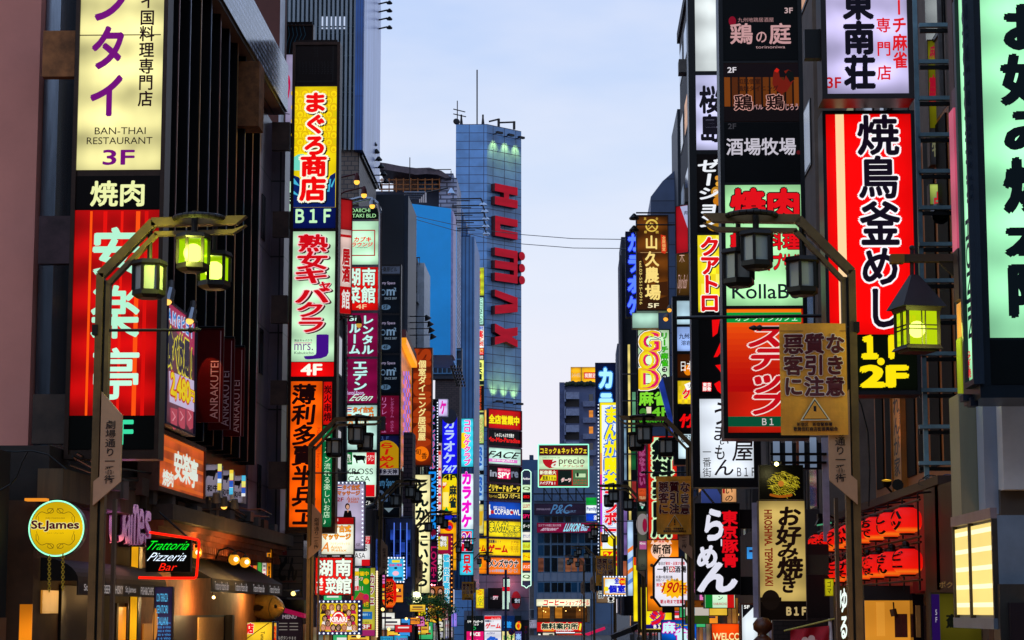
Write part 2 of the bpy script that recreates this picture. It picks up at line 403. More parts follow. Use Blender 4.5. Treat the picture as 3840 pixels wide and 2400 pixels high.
# ================================================================ ground
XL, XR, XW = -8.3, 5.4, 6.0
g = MB(); g.face([(-600, -60, 0), (600, -60, 0), (600, 3000, 0), (-600, 3000, 0)], df((70, 68, 70), .9, 0, .2, .5)); tag(g.build('ground'), kind='structure')
g = MB(); g.face([(-5.2, -20, .004), (2.9, -20, .004), (2.9, 262, .004), (-5.2, 262, .004)], df((56, 56, 60), .55, 0, .35, 1.5, .2)); tag(g.build('road'), kind='structure')
for nm, a, b in (('pavement', XL - .2, -5.2), ('pavement', 2.9, XR + .2)):
    g = MB(); g.box((a, -20, 0), (b, 195, .13), tiles((118, 106, 100), (60, 55, 52), .3, .3, .7)); tag(g.build(nm), kind='structure')
g = MB()
for y in range(0, 200, 12): g.face([(-1.2, y, .008), (-1.05, y, .008), (-1.05, y + 6, .008), (-1.2, y + 6, .008)], df((190, 190, 185), .6))
tag(g.build('road_marking'), kind='structure')

# ================================================================ buildings, left side
def bld(name, label, cat='building'): return thing(name, label, cat)
def facade(nm, label, X, y0, y1, z0, z1, m, rows, cols, warm=.15, out=1, wz=1.4, wid=.6, group='plain blocks along the street', depth=7.5, acs=True, seed=1):
    """a street-side block: wall, window frames with panes, pipes and air conditioners"""
    rnd = random.Random(seed); s = 1 if X > 0 else -1
    cx = X + s * depth / 2
    r = thing(nm, label, 'building', (cx, (y0 + y1) / 2, z0), group)
    w = MB(); w.box((min(X, X + s * depth), y0, z0), (max(X, X + s * depth), y1, z1), m); w.box((min(X - s * .12, X + s * .3), y0 - .01, z1), (max(X - s * .12, X + s * .3), y1 + .01, z1 + .5), m); w.build('wall', r)
    fh = (z1 - z0) / rows; fw = (y1 - y0) / cols
    for i in range(rows):
        for j in range(cols):
            zc, yc = z0 + (i + .55) * fh, y0 + (j + .5) * fw
            f = MB(); hw = fw * wid / 2; x = X - s * .03
            f.box((min(x, X + s * .02), yc - hw - .06, zc - wz / 2 - .06), (max(x, X + s * .02), yc + hw + .06, zc + wz / 2 + .06), DKSTEEL); fo = f.build('window', r)
            pn = MB(); xx = X - s * .036
            lit = rnd.random() < warm
            pn.face([(xx, yc - hw, zc - wz / 2), (xx, yc + hw, zc - wz / 2), (xx, yc + hw, zc + wz / 2), (xx, yc - hw, zc + wz / 2)], em(rnd.choice([(220, 150, 70), (190, 190, 150), (150, 170, 200)]), rnd.choice([.35, .6]), .3) if lit else glass())
            pn.build('pane', fo)
            if acs and rnd.random() < .35:
                ac = MB(); ac.box((min(X - s * .35, X), yc - .4, zc - wz / 2 - .75), (max(X - s * .35, X), yc + .4, zc - wz / 2 - .15), GREYP); ac.build('air_conditioner', r)
    for k in range(3):
        p = MB(); y = y0 + (y1 - y0) * rnd.random(); p.cyl((X - s * .08, y, z0), (X - s * .08, y, z1), .05, GREYP, 6); p.build('drainpipe', r)
    return r

# near left: pink wall end, its steel downpipes
r = bld('pink_wall_building', 'building with a plain dusty pink side wall at the left edge')
b = MB(); zb = ZP(1692, 34.7); xe = XP(128, 34.7, 900)
b.box((xe - 9, 34.7, zb), (xe, 36.4, 32), df((206, 130, 114), .75, 0, .1, .6)); b.build('wall', r)
b = MB(); b.box((xe + .012, 35.0, zb - .3), (xe + .26, 36.2, 32), df((120, 128, 140), .22, .85, .4, 2.5, 0, .4, True)); b.build('steel_corner', r)
# dark building with vertical fins
r = bld('dark_fin_building', 'near black office block with vertical fins and a tiled overhang')
b = MB(); b.box((XL - 8, 36.6, ZP(1700, 40)), (XL, 54.0, 17), df((13, 14, 17), .35, 0, .3, 1)); b.build('wall', r)
gm = glass((8, 12, 18), .06)
for i in range(13):
    y = 38.0 + i * 1.25
    f = MB(); f.box((XL + .001, y, 6.6), (XL + .36, y + .09, 16.4), df((20, 21, 26), .3, .3, .2, 1)); fo = f.build('fin', r)
    f = MB(); f.box((XL + .361, y + .005, 6.6), (XL + .38, y + .05, 16.4), df([(150, 150, 165), (190, 140, 90), (120, 130, 150), (170, 120, 110)][i % 4], .3, .8, .3, 2)); f.build('edge_strip', fo)
    f = MB()
    for k in range(4): f.box((XL + .001, y + .12, 6.8 + k * 2.45), (XL + .03, y + 1.2, 9.1 + k * 2.45), gm)
    f.build('window', r)
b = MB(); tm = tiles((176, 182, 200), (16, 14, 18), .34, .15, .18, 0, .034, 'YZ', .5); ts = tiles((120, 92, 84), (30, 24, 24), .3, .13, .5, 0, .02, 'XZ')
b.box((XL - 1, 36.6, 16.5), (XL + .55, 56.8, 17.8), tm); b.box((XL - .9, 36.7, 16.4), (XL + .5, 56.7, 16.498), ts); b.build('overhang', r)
b = MB(); b.box((XL + .05, 50.2, 14.6), (XL + .75, 51, 16.2), RUST); b.build('bracket', r)
# stone column building
r = bld('stone_panel_building', 'grey violet stone panelled block behind the dark fins')
sp = tiles((126, 108, 122), (30, 26, 32), 1.3, 2.1, .32, 0, .022, 'YZ', .08)
b = MB(); b.box((XL - 7, 54.05, 4.6), (XL + .05, 57.4, 16.35), sp); b.build('wall', r)
b = MB(); b.box((XL - .2, 57.4, 4.6), (XL + .42, 58.4, 16.35), tiles((112, 98, 112), (30, 26, 32), 2, 2.1, .3, 0, .022, 'XZ', .08)); b.build('pillar', r)
for z in (5.6, 9.2, 12.8):
    f = MB(); f.box((XL + .051, 55.6, z), (XL + .08, 56.2, z + 1.2), gm); f.build('window', r)
r = bld('brown_tower', 'plain brown pink tower wall rising behind the tiled overhang')
b = MB(); xb = XP(1050, 62, 100); b.box((xb - 9, 62, 0), (xb, 63.5, 34), df((112, 70, 66), .75, 0, .15, .7)); b.build('wall', r)
b = MB(); b.box((xb + .012, 61.9, 9), (xb + .09, 62.4, 34), WHITEP); b.build('corner_strip', r)
facade('plain_block', 'dark block wall hidden behind the tall yellow and orange sign tower', XL - .4, 63.6, 97, 0, 14, df((58, 54, 60), .7, 0, .3, 1), 4, 8, .3, seed=3)
# louvre tower with billboard
r = bld('louvre_tower', 'tall grey tower with vertical louvre slats and a curved side billboard')
d = 98
b = MB(); b.fb(1052, -120, 1362, 585, d + .6, 8, df((44, 66, 78), .5, 0, .3, .6)); b.build('wall', r)
lm = df((118, 130, 140), .45, .1, .12, 1)
for i in range(17):
    f = MB(); x = 1062 + i * 16.5; f.fb(x, -120, x + 8.6, 560 if x > 1270 else 560, d, .2, lm); f.build('slat', r)
b = MB()
for y in (98, 124, 208, 322, 345, 430): b.fb(1055, y, 1334, y + 3, d + .25, .1, df((96, 120, 128), .5))
for x in (1206, 1222, 1240, 1256, 1272, 1288): b.fb(x, 62, x + 8, 108, d + .55, .04, em((200, 215, 245), .9))
b.build('cross_rail', r)
b = MB(); b.fb(1332, -120, 1362, 560, d - .2, 1.2, tiles((20, 84, 160), (10, 40, 90), .12, 9, .4, 0, .012, 'XZ', .1)); b.build('blue_corner', r)
Xb = XP(1364, d, 300)
pb = SIDE(Xb)
b = MB(); ya = PX(1364, 300, Xb).y; q = []
zt = [ZP(-140, d), 0]
n = 14; ym = PX(1427, 300, Xb).y
for i in range(n): q.append((Xb, ya + (ym - ya) * i / (n - 1)))
bm = df((176, 186, 232), .3, 0, .4, .3, 0, .4, True)
for (xa, y0_), (x1_, y1_) in zip(q, q[1:]):
    t0, t1 = (y0_ - ya) / (ym - ya), (y1_ - ya) / (ym - ya)
    z0 = 3 + ZP(560, d) - 3; hi = lambda t: ZP(-160, d) + (2.2 if t < .6 else 2.2 - 14 * (t - .6) ** 2)
    b.face([(Xb, y0_, z0), (Xb, y1_, z0), (Xb, y1_, hi(t1)), (Xb, y0_, hi(t0))], bm)
b.build('billboard', r)
for i, y in enumerate((15, 45, 75, 108)):
    b = MB(); p0 = PX(1420, y, Xb); b.cyl(p0, p0 + Vector((.45, 0, .1)), .04, BLACK, 6); b.lathe(p0 + Vector((.55, 0, .05)), [(.05, .12), (.16, 0), (.14, -.05), (.001, -.02)], BLACK, 10); b.build('floodlight', r)
for i in range(6):
    b = MB(); p0 = P(1395 + i * 9, 545 + i * 28, 104); b.cyl(p0 - Vector((.6, 0, 0)), p0, .03, BLACK, 6); b.lathe(p0 + Vector((.1, 0, .03)), [(.05, .16), (.18, 0), (.16, -.05), (.001, -.02)], BLACK, 10); b.build('floodlight', r)
b = MB()
for k in range(3): b.tube([P(1365 + k * 9, 560, 103), P(1410 + k * 10, 705, 108)], .06, BLACK)
b.build('floodlight_rail', r)
b = MB(); b.fb(1262, 555, 1342, 760, d + .3, 6, tiles((98, 84, 76), (36, 38, 46), .34, .22, .55, .5, .02)); xk = XP(1342, d, 650)
b.box((xk - 1, d + .35, ZP(760, d)), (xk + .02, d + 9, ZP(558, d)), tiles((84, 72, 66), (30, 32, 40), .34, .22, .55, .5, .02, 'YZ')); b.build('brick_base', r)
# white narrow structure, navy slab, blue wall, roof clutter
r = bld('navy_wall_building', 'plain dark navy slab wall behind the round topped sign tower')
b = MB(); b.fb(1300, 724, 1512, 1900, 110, 6, df((16, 26, 38), .5, 0, .25, .5)); xk = XP(1512, 110, 900); b.box((xk + .01, 110.1, 0), (xk + .25, 116, ZP(728, 110)), df((22, 40, 60), .5)); b.build('wall', r)
r = bld('balcony_building', 'narrow white building with lattice balconies beside the blue wall')
b = MB(); b.fb(1522, 965, 1560, 1900, 118, 5, df((60, 70, 84), .6)); b.fb(1560, 985, 1590, 1420, 118.5, 5, df((176, 182, 190), .6)); b.build('wall', r)
for y in (1030, 1260):
    b = MB()
    for k in range(9): b.fb(1522 + k * 5, y - 10, 1523.5 + k * 5, y + 70, 117.4, .05, BLACK)
    for k in range(5): b.fb(1522, y - 10 + k * 18, 1565, y - 8 + k * 18, 117.4, .05, BLACK)
    b.fb(1522, y + 70, 1566, y + 100, 117.3, 1.2, df((120, 128, 138), .6)); b.build('balcony', r)
b = MB()
for k in range(8): b.fb(1523 + k * 7, 966, 1525 + k * 7, 994, 117.8, .04, GREYP)
b.fb(1520, 964, 1575, 968, 117.8, .05, GREYP); b.build('railing', r)
r = bld('blue_wall_building', 'broad bright blue painted building wall above dark brick')
b = MB()
c, u, v = rect(FRONT(130), 1524, 760, 1690, 1330)
q = [c - u - v, c + u - v, c + u + v - V3 * .35, c - u + v]; b.prism(q, (0, 7, 0), df((24, 168, 246), .55, 0, .1, .35)); b.build('wall', r)
b = MB(); b.fb(1690, 790, 1699, 1330, 130.3, 3, df((186, 170, 200), .6)); b.build('edge_panel', r)
b = MB(); b.fb(1600, 1305, 1732, 1420, 151.4, 1, df((30, 46, 66), .5)); b.fb(1630, 1415, 1722, 2100, 151.7, 3, tiles((64, 50, 52), (28, 26, 34), .36, .14, .7, .5, .02)); b.build('lower_wall', r)
b = MB()
for k in range(7): b.fb(1606 + k * 17, 1312, 1610 + k * 17, 1400, 151.2, .1, df((60, 110, 150), .4))
for y in (1310, 1345, 1398): b.fb(1600, y, 1728, y + 4, 151.1, .1, df((60, 110, 150), .4))
b.build('window_grille', r)
b = MB()
for j in range(7):
    for k in range(4): b.fb(1692 + k * 10 + j * 3, 1370 + j * 12, 1698 + k * 10 + j * 3, 1378 + j * 12, 127.6, .25, BLACK)
b.tube([P(1690, 1372, 127.6), P(1716, 1450, 127.6)], .06, BLACK); b.build('lamp_bank', r)
# far roof clutter block
r = bld('rooftop_block', 'distant tiled block with rusty balcony rails and tarpaulins on its roof')
wt = tiles((150, 160, 190), (70, 74, 96), .9, .3, .6, .5, .05)
b = MB(); b.fb(1400, 715, 1660, 1300, 152, 8, df((42, 52, 74), .6, 0, .3, .5)); b.fb(1645, 665, 1712, 1300, 151, 6, wt); b.fb(1660, 650, 1700, 668, 151, 4, wt); b.build('wall', r)
b = MB(); b.fb(1475, 640, 1566, 715, 152.5, 4, df((128, 108, 104), .7, 0, .2, 1)); b.fb(1566, 655, 1640, 715, 152.6, 4, df((60, 90, 120), .6)); b.build('penthouse', r)
b = MB()
tp = [(1420, 608), (1450, 612), (1500, 622), (1560, 630), (1610, 628), (1655, 640), (1690, 664), (1672, 668), (1640, 655), (1600, 652), (1560, 655), (1500, 645), (1420, 632)]
b.prism([P(x, y, 150) for x, y in tp], (0, 5, 0), df((84, 76, 96), .5, 0, .5, 2.5, .5)); b.build('tarpaulin', r)
b = MB()
for y, h in ((672, 4), (690, 4), (706, 5)): b.fb(1420, y, 1650, y + h, 150.4, .1, RUST)
for k in range(9): b.fb(1430 + k * 27, 668, 1434 + k * 27, 720, 150.3, .1, RUST)
b.fb(1535, 590, 1538, 720, 149.8, .06, DKSTEEL); b.fb(1690, 640, 1693, 668, 149.8, .06, DKSTEEL); b.fb(1600, 634, 1692, 637, 149.8, .06, DKSTEEL); b.build('balcony_rail', r)
b = MB()
for k in range(4): b.tube([P(1515, 722 + k * 8, 148), P(1596 - k * 7, 722 + k * 8, 148), P(1596 - k * 7, 760, 148)], .07, STEEL)
b.build('pipework', r)
# corrugated block
r = bld('corrugated_block', 'dark blue corrugated block directly left of the lettered tower')
cm = tiles((66, 122, 180), (30, 66, 110), .3, 60, .5, 0, .05)
b = MB(); b.fb(1686, 880, 1778, 2200, 172, 10, cm)
for k in range(7): b.fb(1686, 735 + k * 24, 1716 + k * 8, 884, 172.2 + k * .2, 5, cm)
b.build('wall', r)
# ---------------------------------------------------------------- lettered tower (cut-off corner, 45 degrees)
D = 200
r = bld('lettered_tower', 'tall blue grey panelled tower with huge red letters on its cut corner')
xa, xb, xc = XP(1708, D, 1000), XP(1825, D, 1000), XP(1955, D, 1000)
zt = ZP(463, D)
pa, pb_ = Vector((xb, D, 0)), None
HU = PLANE((xb, D, 0), (1, -1, 0))
pe = HU.at(1955, 1000); pe.z = 0
b = MB()
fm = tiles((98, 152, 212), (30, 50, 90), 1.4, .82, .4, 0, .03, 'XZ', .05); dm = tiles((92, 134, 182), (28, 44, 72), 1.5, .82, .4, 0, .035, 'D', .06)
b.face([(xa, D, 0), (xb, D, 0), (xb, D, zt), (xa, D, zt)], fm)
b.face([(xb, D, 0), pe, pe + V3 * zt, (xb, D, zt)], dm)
b.face([pe, (pe.x - 5, D + 12, 0), (pe.x - 5, D + 12, zt), pe + V3 * zt], fm); b.face([(xa, D + 30, 0), (xa, D, 0), (xa, D, zt), (xa, D + 30, zt)], fm)
b.face([(xa, D, zt), (xb, D, zt), pe + V3 * zt, (pe.x - 5, D + 12, zt), (xa, D + 30, zt)], fm)
b.face([(xa, D + 30, 0), (xa, D + 30, zt), (pe.x - 5, D + 12, zt), (pe.x - 5, D + 12, 0)], fm); b.build('wall', r)
b = MB(); b.tube([P(1789, 465, D + 6), P(1789, 262, D + 6)], .07, DKSTEEL); b.build('mast', r)
b = MB(); b.tube([P(1715, 465, D + 3), P(1715, 378, D + 3)], .05, DKSTEEL)
for y, xx in ((412, 1745), (430, 1748)): b.tube([P(1700, y - 3, D + 3), P(xx, y + 8, D + 3)], .05, DKSTEEL)
b.lathe(P(1712, 456, D + 2), [(.001, .12), (.2, .1), (.32, .02), (.34, 0)], DKSTEEL, 14, Vector((.3, -1, .2))); b.build('antenna', r)
b = MB()
for x in (1730, 1811): b.cyl(P(x, 466, D + 4), P(x, 445, D + 4), .16, DKSTEEL, 8, .1); b.cyl(P(x, 445, D + 4), P(x, 430, D + 4), .09, DKSTEEL, 8)
for x, y in ((1870, 475), (1928, 485)): b.cyl(P(x, y, D + 4), P(x, y - 30, D + 4), .13, DKSTEEL, 8)
b.bar(P(1870, 447, D + 4), P(1833, 456, D + 4), .14, .14, DKSTEEL); b.bar(P(1928, 458, D + 4), P(1872, 460, D + 4), .14, .14, DKSTEEL); b.build('roof_crane', r)
red = em((186, 8, 40), .62, .15); dr = df((70, 12, 26), .5)
LET = [[(1840,690),(1925,707),(1925,737),(1893,731),(1893,749),(1925,755),(1925,785),(1840,769),(1840,738),(1874,744),(1874,726),(1840,719)],
 [(1841,811),(1925,828),(1925,855),(1860,843),(1860,862),(1925,875),(1925,902),(1841,886)],
 [(1840,930),(1925,945),(1925,1066),(1840,1054),(1840,1024),(1911,1034),(1911,1017),(1840,1007),(1840,978),(1911,988),(1911,972),(1840,960)],
 [(1840,1088),(1925,1119),(1925,1172),(1840,1180),(1840,1148),(1910,1142),(1840,1113)],
 [(1840,1215),(1880,1236),(1925,1229),(1925,1260),(1902,1265),(1925,1279),(1925,1305),(1882,1283),(1840,1295),(1840,1266),(1862,1261),(1840,1247)]]
for q in LET:
    L = MB(); L.prism([HU.at(x, y) + HU.n * .6 for x, y in q], HU.n * -.55, dr)
    L.face([HU.at(x, y) + HU.n * .604 for x, y in q], red); L.build('red_letter', r)
for yy in (963, 1008, 1053):
    L = MB(); c, u, v = rect(HU, 1930, yy - 16, 1953, yy + 16)
    ring = [c + u * math.cos(t * math.pi / 9) + v * math.sin(t * math.pi / 9) for t in range(18)]
    L.prism([p + HU.n * .6 for p in ring], HU.n * -.55, dr); L.face([p + HU.n * .604 for p in ring], red); L.build('red_dot', r)
for k, (x, y, dn) in enumerate(((1850, 503, 1), (1893, 512, 1), (1932, 521, 1), (1850, 1508, 0), (1888, 1512, 0), (1926, 1517, 0))):
    f = MB(); p0 = HU.at(x, y); p1 = p0 + HU.n * .7
    f.cyl(p0, p1, .05, DKSTEEL, 6); f.slab(p1, HU.u * .35, V3 * .1, HU.n, .3, DKSTEEL); fo = f.build('wall_lamp', r)
    L = bpy.data.lights.new('wall_lamp_light', 'SPOT'); L.energy = 520; L.color = (1, .9, .16); L.spot_size = math.radians(62); L.spot_blend = .9; L.shadow_soft_size = .15
    lo = bpy.data.objects.new('wall_lamp_light', L); COL.objects.link(lo); lo.location = p1 + V3 * (-.2 if dn else .2) - HU.n * .05
    dirv = Vector((0, 0, -1 if dn else 1)) - HU.n * .45; lo.rotation_euler = dirv.to_track_quat('-Z', 'Y').to_euler()
# ---------------------------------------------------------------- end of the street
r = bld('low_blue_block', 'low blue block filling the gap beside the lettered tower')
b = MB(); b.fb(1950, 1722, 2022, 2400, 275, 8, df((40, 74, 112), .6, 0, .2, .3)); b.fb(1985, 1706, 2000, 1722, 276, 2, df((30, 50, 80), .6)); b.build('wall', r)
r = bld('end_building', 'blue grey office building with strip windows closing off the street')
D2 = 270; c, u, v = rect(FRONT(D2), 2002, 1762, 2300, 2400)
wm = df((74, 98, 128), .5, 0, .15, .4); b = MB(); b.slab(c, u, v, Vector((0, -1, 0)), -10, wm)
b.fb(1958, 2180, 2003, 2400, 271, 8, df((110, 112, 120), .6)); b.fb(2002, 1852, 2300, 1878, D2 - .4, .5, df((60, 88, 122), .5)); b.build('wall', r)
rows = [(1934, 1960), (1998, 2038), (2042, 2086), (2090, 2146), (2183, 2222)]
for y0, y1 in rows:
    for k in range(6):
        x0 = 2016 + k * 51
        f = MB(); f.fb(x0, y0, x0 + 48, y1, D2 - .06, .08, df((70, 110, 140), .4)); fo = f.build('window', r)
        p_ = MB()
        for h in range(2):
            lit = (y0 == 2090 and (k, h) in ((0, 0), (1, 1), (2, 0), (2, 1), (3, 0)))
            mm = em([(120, 70, 50), (90, 80, 80), (150, 90, 60)][k % 3], .6, .5) if lit else glass((6, 14, 22) if (k + h) % 3 else (16, 60, 90), .1)
            p_.fb(x0 + 2 + h * 23, y0 + 2, x0 + 23 + h * 23, y1 - 2, D2 - .09, .02, mm)
        p_.build('pane', fo)
b = MB(); pm = df((104, 118, 138), .4, .2, .1, .5)
for y0, y1 in ((2148, 2180), (2224, 2246)):
    for k in range(12): b.fb(2014 + k * 25.5, y0, 2038 + k * 25.5, y1, D2 - .12, .1, pm)
for k in range(8): b.fb(2013 + k * 51, 1998, 2015 + k * 51, 2246, D2 - .2, .12, df((90, 120, 150), .4))
b.build('spandrel_panel', r)
# café floor, warm inside
b = MB(); b.fb(2014, 2273, 2210, 2333, D2 - .05, .03, em((78, 46, 16), .55, .5)); 
for x0, x1, cc in ((2018, 2034, (160, 96, 24)), (2036, 2062, (190, 112, 28)), (2082, 2108, (196, 122, 34)), (2160, 2195, (120, 70, 24))): b.fb(x0, 2278, x1, 2318, D2 - .08, .02, em(cc, .8, .4))
for x0, x1 in ((2062, 2078), (2202, 2212)): b.fb(x0, 2272, x1, 2333, D2 - .3, .2, df((120, 110, 96), .6))
b.fb(2076, 2320, 2180, 2334, D2 - .2, .1, df((24, 34, 38), .6)); b.build('cafe_window', r)
for k in range(7): b = MB(); b.ball(P(2030 + k * 27.5, 2276, D2 - .7), .05, em((255, 220, 150), 3), 8); b.build('bulb', r)
for x, y in ((2038, 2291), (2046, 2295), (2122, 2291), (2174, 2288)): b = MB(); b.ball(P(x, y, D2 - .6), .07, em((255, 205, 110), 3), 8); b.build('bulb', r)
b = MB(); b.fb(1968, 2284, 2012, 2320, 270.6, .05, df((150, 154, 160), .5)); 
for k in range(2): b.fb(1970 + k * 21, 2286, 1989 + k * 21, 2318, 270.55, .03, glass((40, 44, 50), .2))
b.build('sash_window', r)
b = MB(); b.fb(2180, 2340, 2300, 2400, D2 - 1, .5, df((84, 92, 112), .5)); b.build('grey_hoarding', r)
r = bld('apartment_block', 'grey blue apartment block with stacked balconies and a yellow rooftop sign')
D3 = 292; am = df((74, 86, 122), .6, 0, .15, .3)
b = MB(); b.fb(2108, 1445, 2330, 1800, D3, 10, am); b.fb(2098, 1433, 2118, 1800, D3 - .5, 3, df((60, 72, 108), .6)); b.build('wall', r)
for k in range(6):
    y = 1470 + k * 62
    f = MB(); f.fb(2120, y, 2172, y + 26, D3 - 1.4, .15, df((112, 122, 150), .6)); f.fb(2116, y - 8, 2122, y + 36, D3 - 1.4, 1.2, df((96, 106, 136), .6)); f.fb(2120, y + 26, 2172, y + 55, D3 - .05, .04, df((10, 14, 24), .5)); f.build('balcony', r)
for k in range(5):
    y = 1478 + k * 61
    f = MB(); f.fb(2209, y, 2224, y + 26, D3 - .08, .05, em((226, 138, 52), .9, .3) if k in (1, 2) else glass((14, 34, 50))); f.build('window', r)
    f = MB(); f.fb(2186, y + 26, 2234, y + 46, D3 - .9, .8, df((92, 102, 132), .6)); f.build('ledge', r)
b = MB()
for k in range(10): b.ball(P(2126 + k * 11, 1441 - (k % 3) * 2, D3 - .5), .35, df((26, 48, 34), .8, 0, .5, 4), 7)
b.build('roof_planting', r)
s = Sign('yellow rooftop hotel sign with a small red panel above the apartment block', D3 + 2, 2140, 1376, 2330, 1442, 4, df((200, 140, 20), .5), 1, cat='sign', name='rooftop_sign')
a = s.p(1378, 1440, (246, 176, 20), .95, 2140, 2178); a.t('スーパーホテル', 2144, 1398, 2176, 1416, (190, 190, 180), b=.03)
a = s.p(1378, 1440, (250, 186, 20), 1, 2182, 2330); a.r(2190, 1396, 2250, 1420, (215, 20, 20)); a.t('炭酸浴', 2192, 1399, 2235, 1417, (255, 235, 220), b=.04, top=1); s.done()
# right side
facade('plain_block', 'pale concrete block with wooden lower floor behind the red sign', XW, 30.2, 46.5, 11.0, 26, CONC, 4, 6, .1, seed=11)
r = bld('timber_shopfront', 'timber clad restaurant front with tall dark window slots')
wd = df((150, 84, 26), .5, 0, .3, 6, .15, .4, True)
b = MB(); b.box((XW, 30.2, 0), (XW + 7, 42.5, 10.99), wd); b.build('wall', r)
for k in range(9):
    y = 31.0 + k * 1.28
    f = MB(); f.box((XW - .03, y, 5.35), (XW + .01, y + .92, 10.9), df((14, 12, 10), .7, 0, .2, 3, 0, .1)); f.build('window', r)
b = MB(); b.box((XW - .12, 30.2, 5.0), (XW + .02, 44, 5.08), BLACK); b.build('ledge', r)
b = MB(); b.box((XR - .1, 31.2, 4.82), (XW, 45, 4.95), df((60, 34, 18), .6)); b.build('canopy', r)
facade('plain_block', 'dark concrete block with warm windows behind the ramen sign', XR, 46.6, 62, 0, 27, CONC, 7, 5, .3, seed=12)
facade('plain_block', 'dark mid street block behind the narrow blue sign tower', XR - .2, 62.1, 100, 0, 30, df((52, 50, 56), .7, 0, .3, 1), 9, 10, .25, seed=13)
facade('plain_block', 'far street block behind the comic café sign', XR - .4, 113, 190, 0, 21, df((50, 58, 78), .7, 0, .3, 1), 6, 16, .35, seed=14)
facade('plain_block', 'far street block behind the blue karaoke sign', XL - 1.3, 136, 171, 0, 15, df((48, 54, 70), .7, 0, .3, 1), 5, 10, .35, seed=15)
facade('plain_block', 'low dark block under the navy slab wall', XL - .35, 97.1, 109.8, 0, 12, df((54, 46, 60), .7, 0, .3, 1), 4, 4, .4, seed=16)
facade('plain_block', 'low block under the bright blue wall', XL - .3, 118, 129.3, 0, 12, df((54, 52, 60), .7, 0, .3, 1), 4, 4, .4, seed=17)
r = bld('slab_tower', 'thin dark vertical slab rising behind the white lightbox tower')
b = MB(); b.fb(2548, 398, 2640, 2000, 100.5, 6, df((12, 28, 46), .5)); b.build('wall', r)
r = bld('angled_roof_building', 'blue grey metal panelled building with a slanting roofline')
b = MB(); q = [P(x, y, 104) for x, y in ((2440, 1900), (2440, 738), (2484, 680), (2552, 620), (2640, 560), (2640, 1900))]
b.prism(q, (0, 8, 0), tiles((70, 92, 130), (40, 56, 84), 6, 1.1, .35, 0, .03, 'XZ', .12)); b.build('wall', r)
r = bld('pillar_block', 'slim dark grey stair tower standing behind the blue neon sign')
b = MB(); b.fb(2334, 880, 2400, 2300, 108, 5, df((26, 34, 50), .5)); b.fb(2318, 1284, 2340, 2300, 118, 5, df((66, 78, 100), .6)); b.fb(2328, 950, 2336, 2300, 106, 4, df((50, 52, 66), .5)); b.build('wall', r)
for x0, x1, y0, y1, cc, e_ in ((2357, 2365, 1290, 1990, (236, 214, 120), .9), (2341, 2349, 1560, 1800, (150, 190, 220), .5), (2372, 2384, 1470, 1640, (120, 200, 150), .5), (2368, 2384, 1660, 1760, (30, 110, 60), .6), (2340, 2352, 1900, 2080, (150, 120, 200), .5), (2338, 2350, 2100, 2230, (226, 120, 80), .6), (2370, 2386, 1800, 1880, (200, 60, 60), .5)):
    b = MB(); b.fb(x0, y0, x1, y1, 104, .3, em(cc, e_, .4)); b.build('light_strip', r)
b = MB()
for k in range(9): b.fb(2334, 1400 + k * 100, 2392, 1404 + k * 100, 103.7, .3, df((60, 64, 80), .5, .4))
b.build('floor_beam', r)
# near right panels beside the green sign
r = bld('corner_shop_front', 'white metal panelled shop corner below the big green sign')
b = MB(); b.box((XP(3600, 24, 1700), 24, ZP(1935, 24)), (9, 24.6, ZP(1480, 24)), df((132, 128, 104), .4, .1, .15, 1.2, 0, .4, True)); b.build('wall', r)
b = MB(); b.fb(3690, 1490, 3752, 1928, 23.6, .38, df((150, 160, 178), .35, .2, .1, 1)); b.build('pilaster', r)
b = MB(); b.fb(3760, 1495, 3960, 1835, 23.3, .6, df((176, 176, 176), .4, 0, .15, 1.5)); b.fb(3752, 1835, 3960, 1935, 23.5, .4, df((70, 66, 62), .5)); b.build('panel', r)
b = MB(); b.box((XP(3600, 24, 1700) + .3, 24.2, 0), (9, 24.5, ZP(1935, 24) - .01), df((60, 40, 26), .6)); b.build('lower_wall', r)

r = bld('opposite_block', 'long dark block across the avenue behind the viewpoint'); b = MB(); b.box((-70, -62, 0), (70, -50, 34), df((40, 36, 36), .7)); b.build('wall', r)  # unseen, set behind the camera to keep sky light off the near fronts

r = bld('glazed_bay_building', 'grey blue glazed stair bay with cyan lit frames left of the cream cutlet sign')
b = MB(); b.fb(1404, 1935, 1545, 2420, 99, 2, df((84, 92, 118), .6)); b.fb(1512, 1620, 1546, 2010, 100, 2, tiles((96, 70, 84), (40, 30, 40), .5, .2, .6, .5, .02)); b.build('wall', r)
for j in range(4):
    for i in range(4):
        f = MB(); x, y = 1462 + i * 20, 1985 + j * 46; f.fb(x, y, x + 18, y + 42, 98.9, .08, df((90, 140, 170), .4)); fo = f.build('window', r)
        f = MB(); f.fb(x + 2, y + 3, x + 16, y + 39, 98.8, .03, em((50, 90, 210), .55, .5) if (i + j) % 3 == 0 else glass((14, 34, 60), .12)); f.build('pane', fo)
for x in (1476, 1500, 1524): f = MB(); f.fb(x, 1960, x + 2.5, 2170, 98.6, .05, em((90, 130, 255), 1.1)); f.build('light_strip', r)
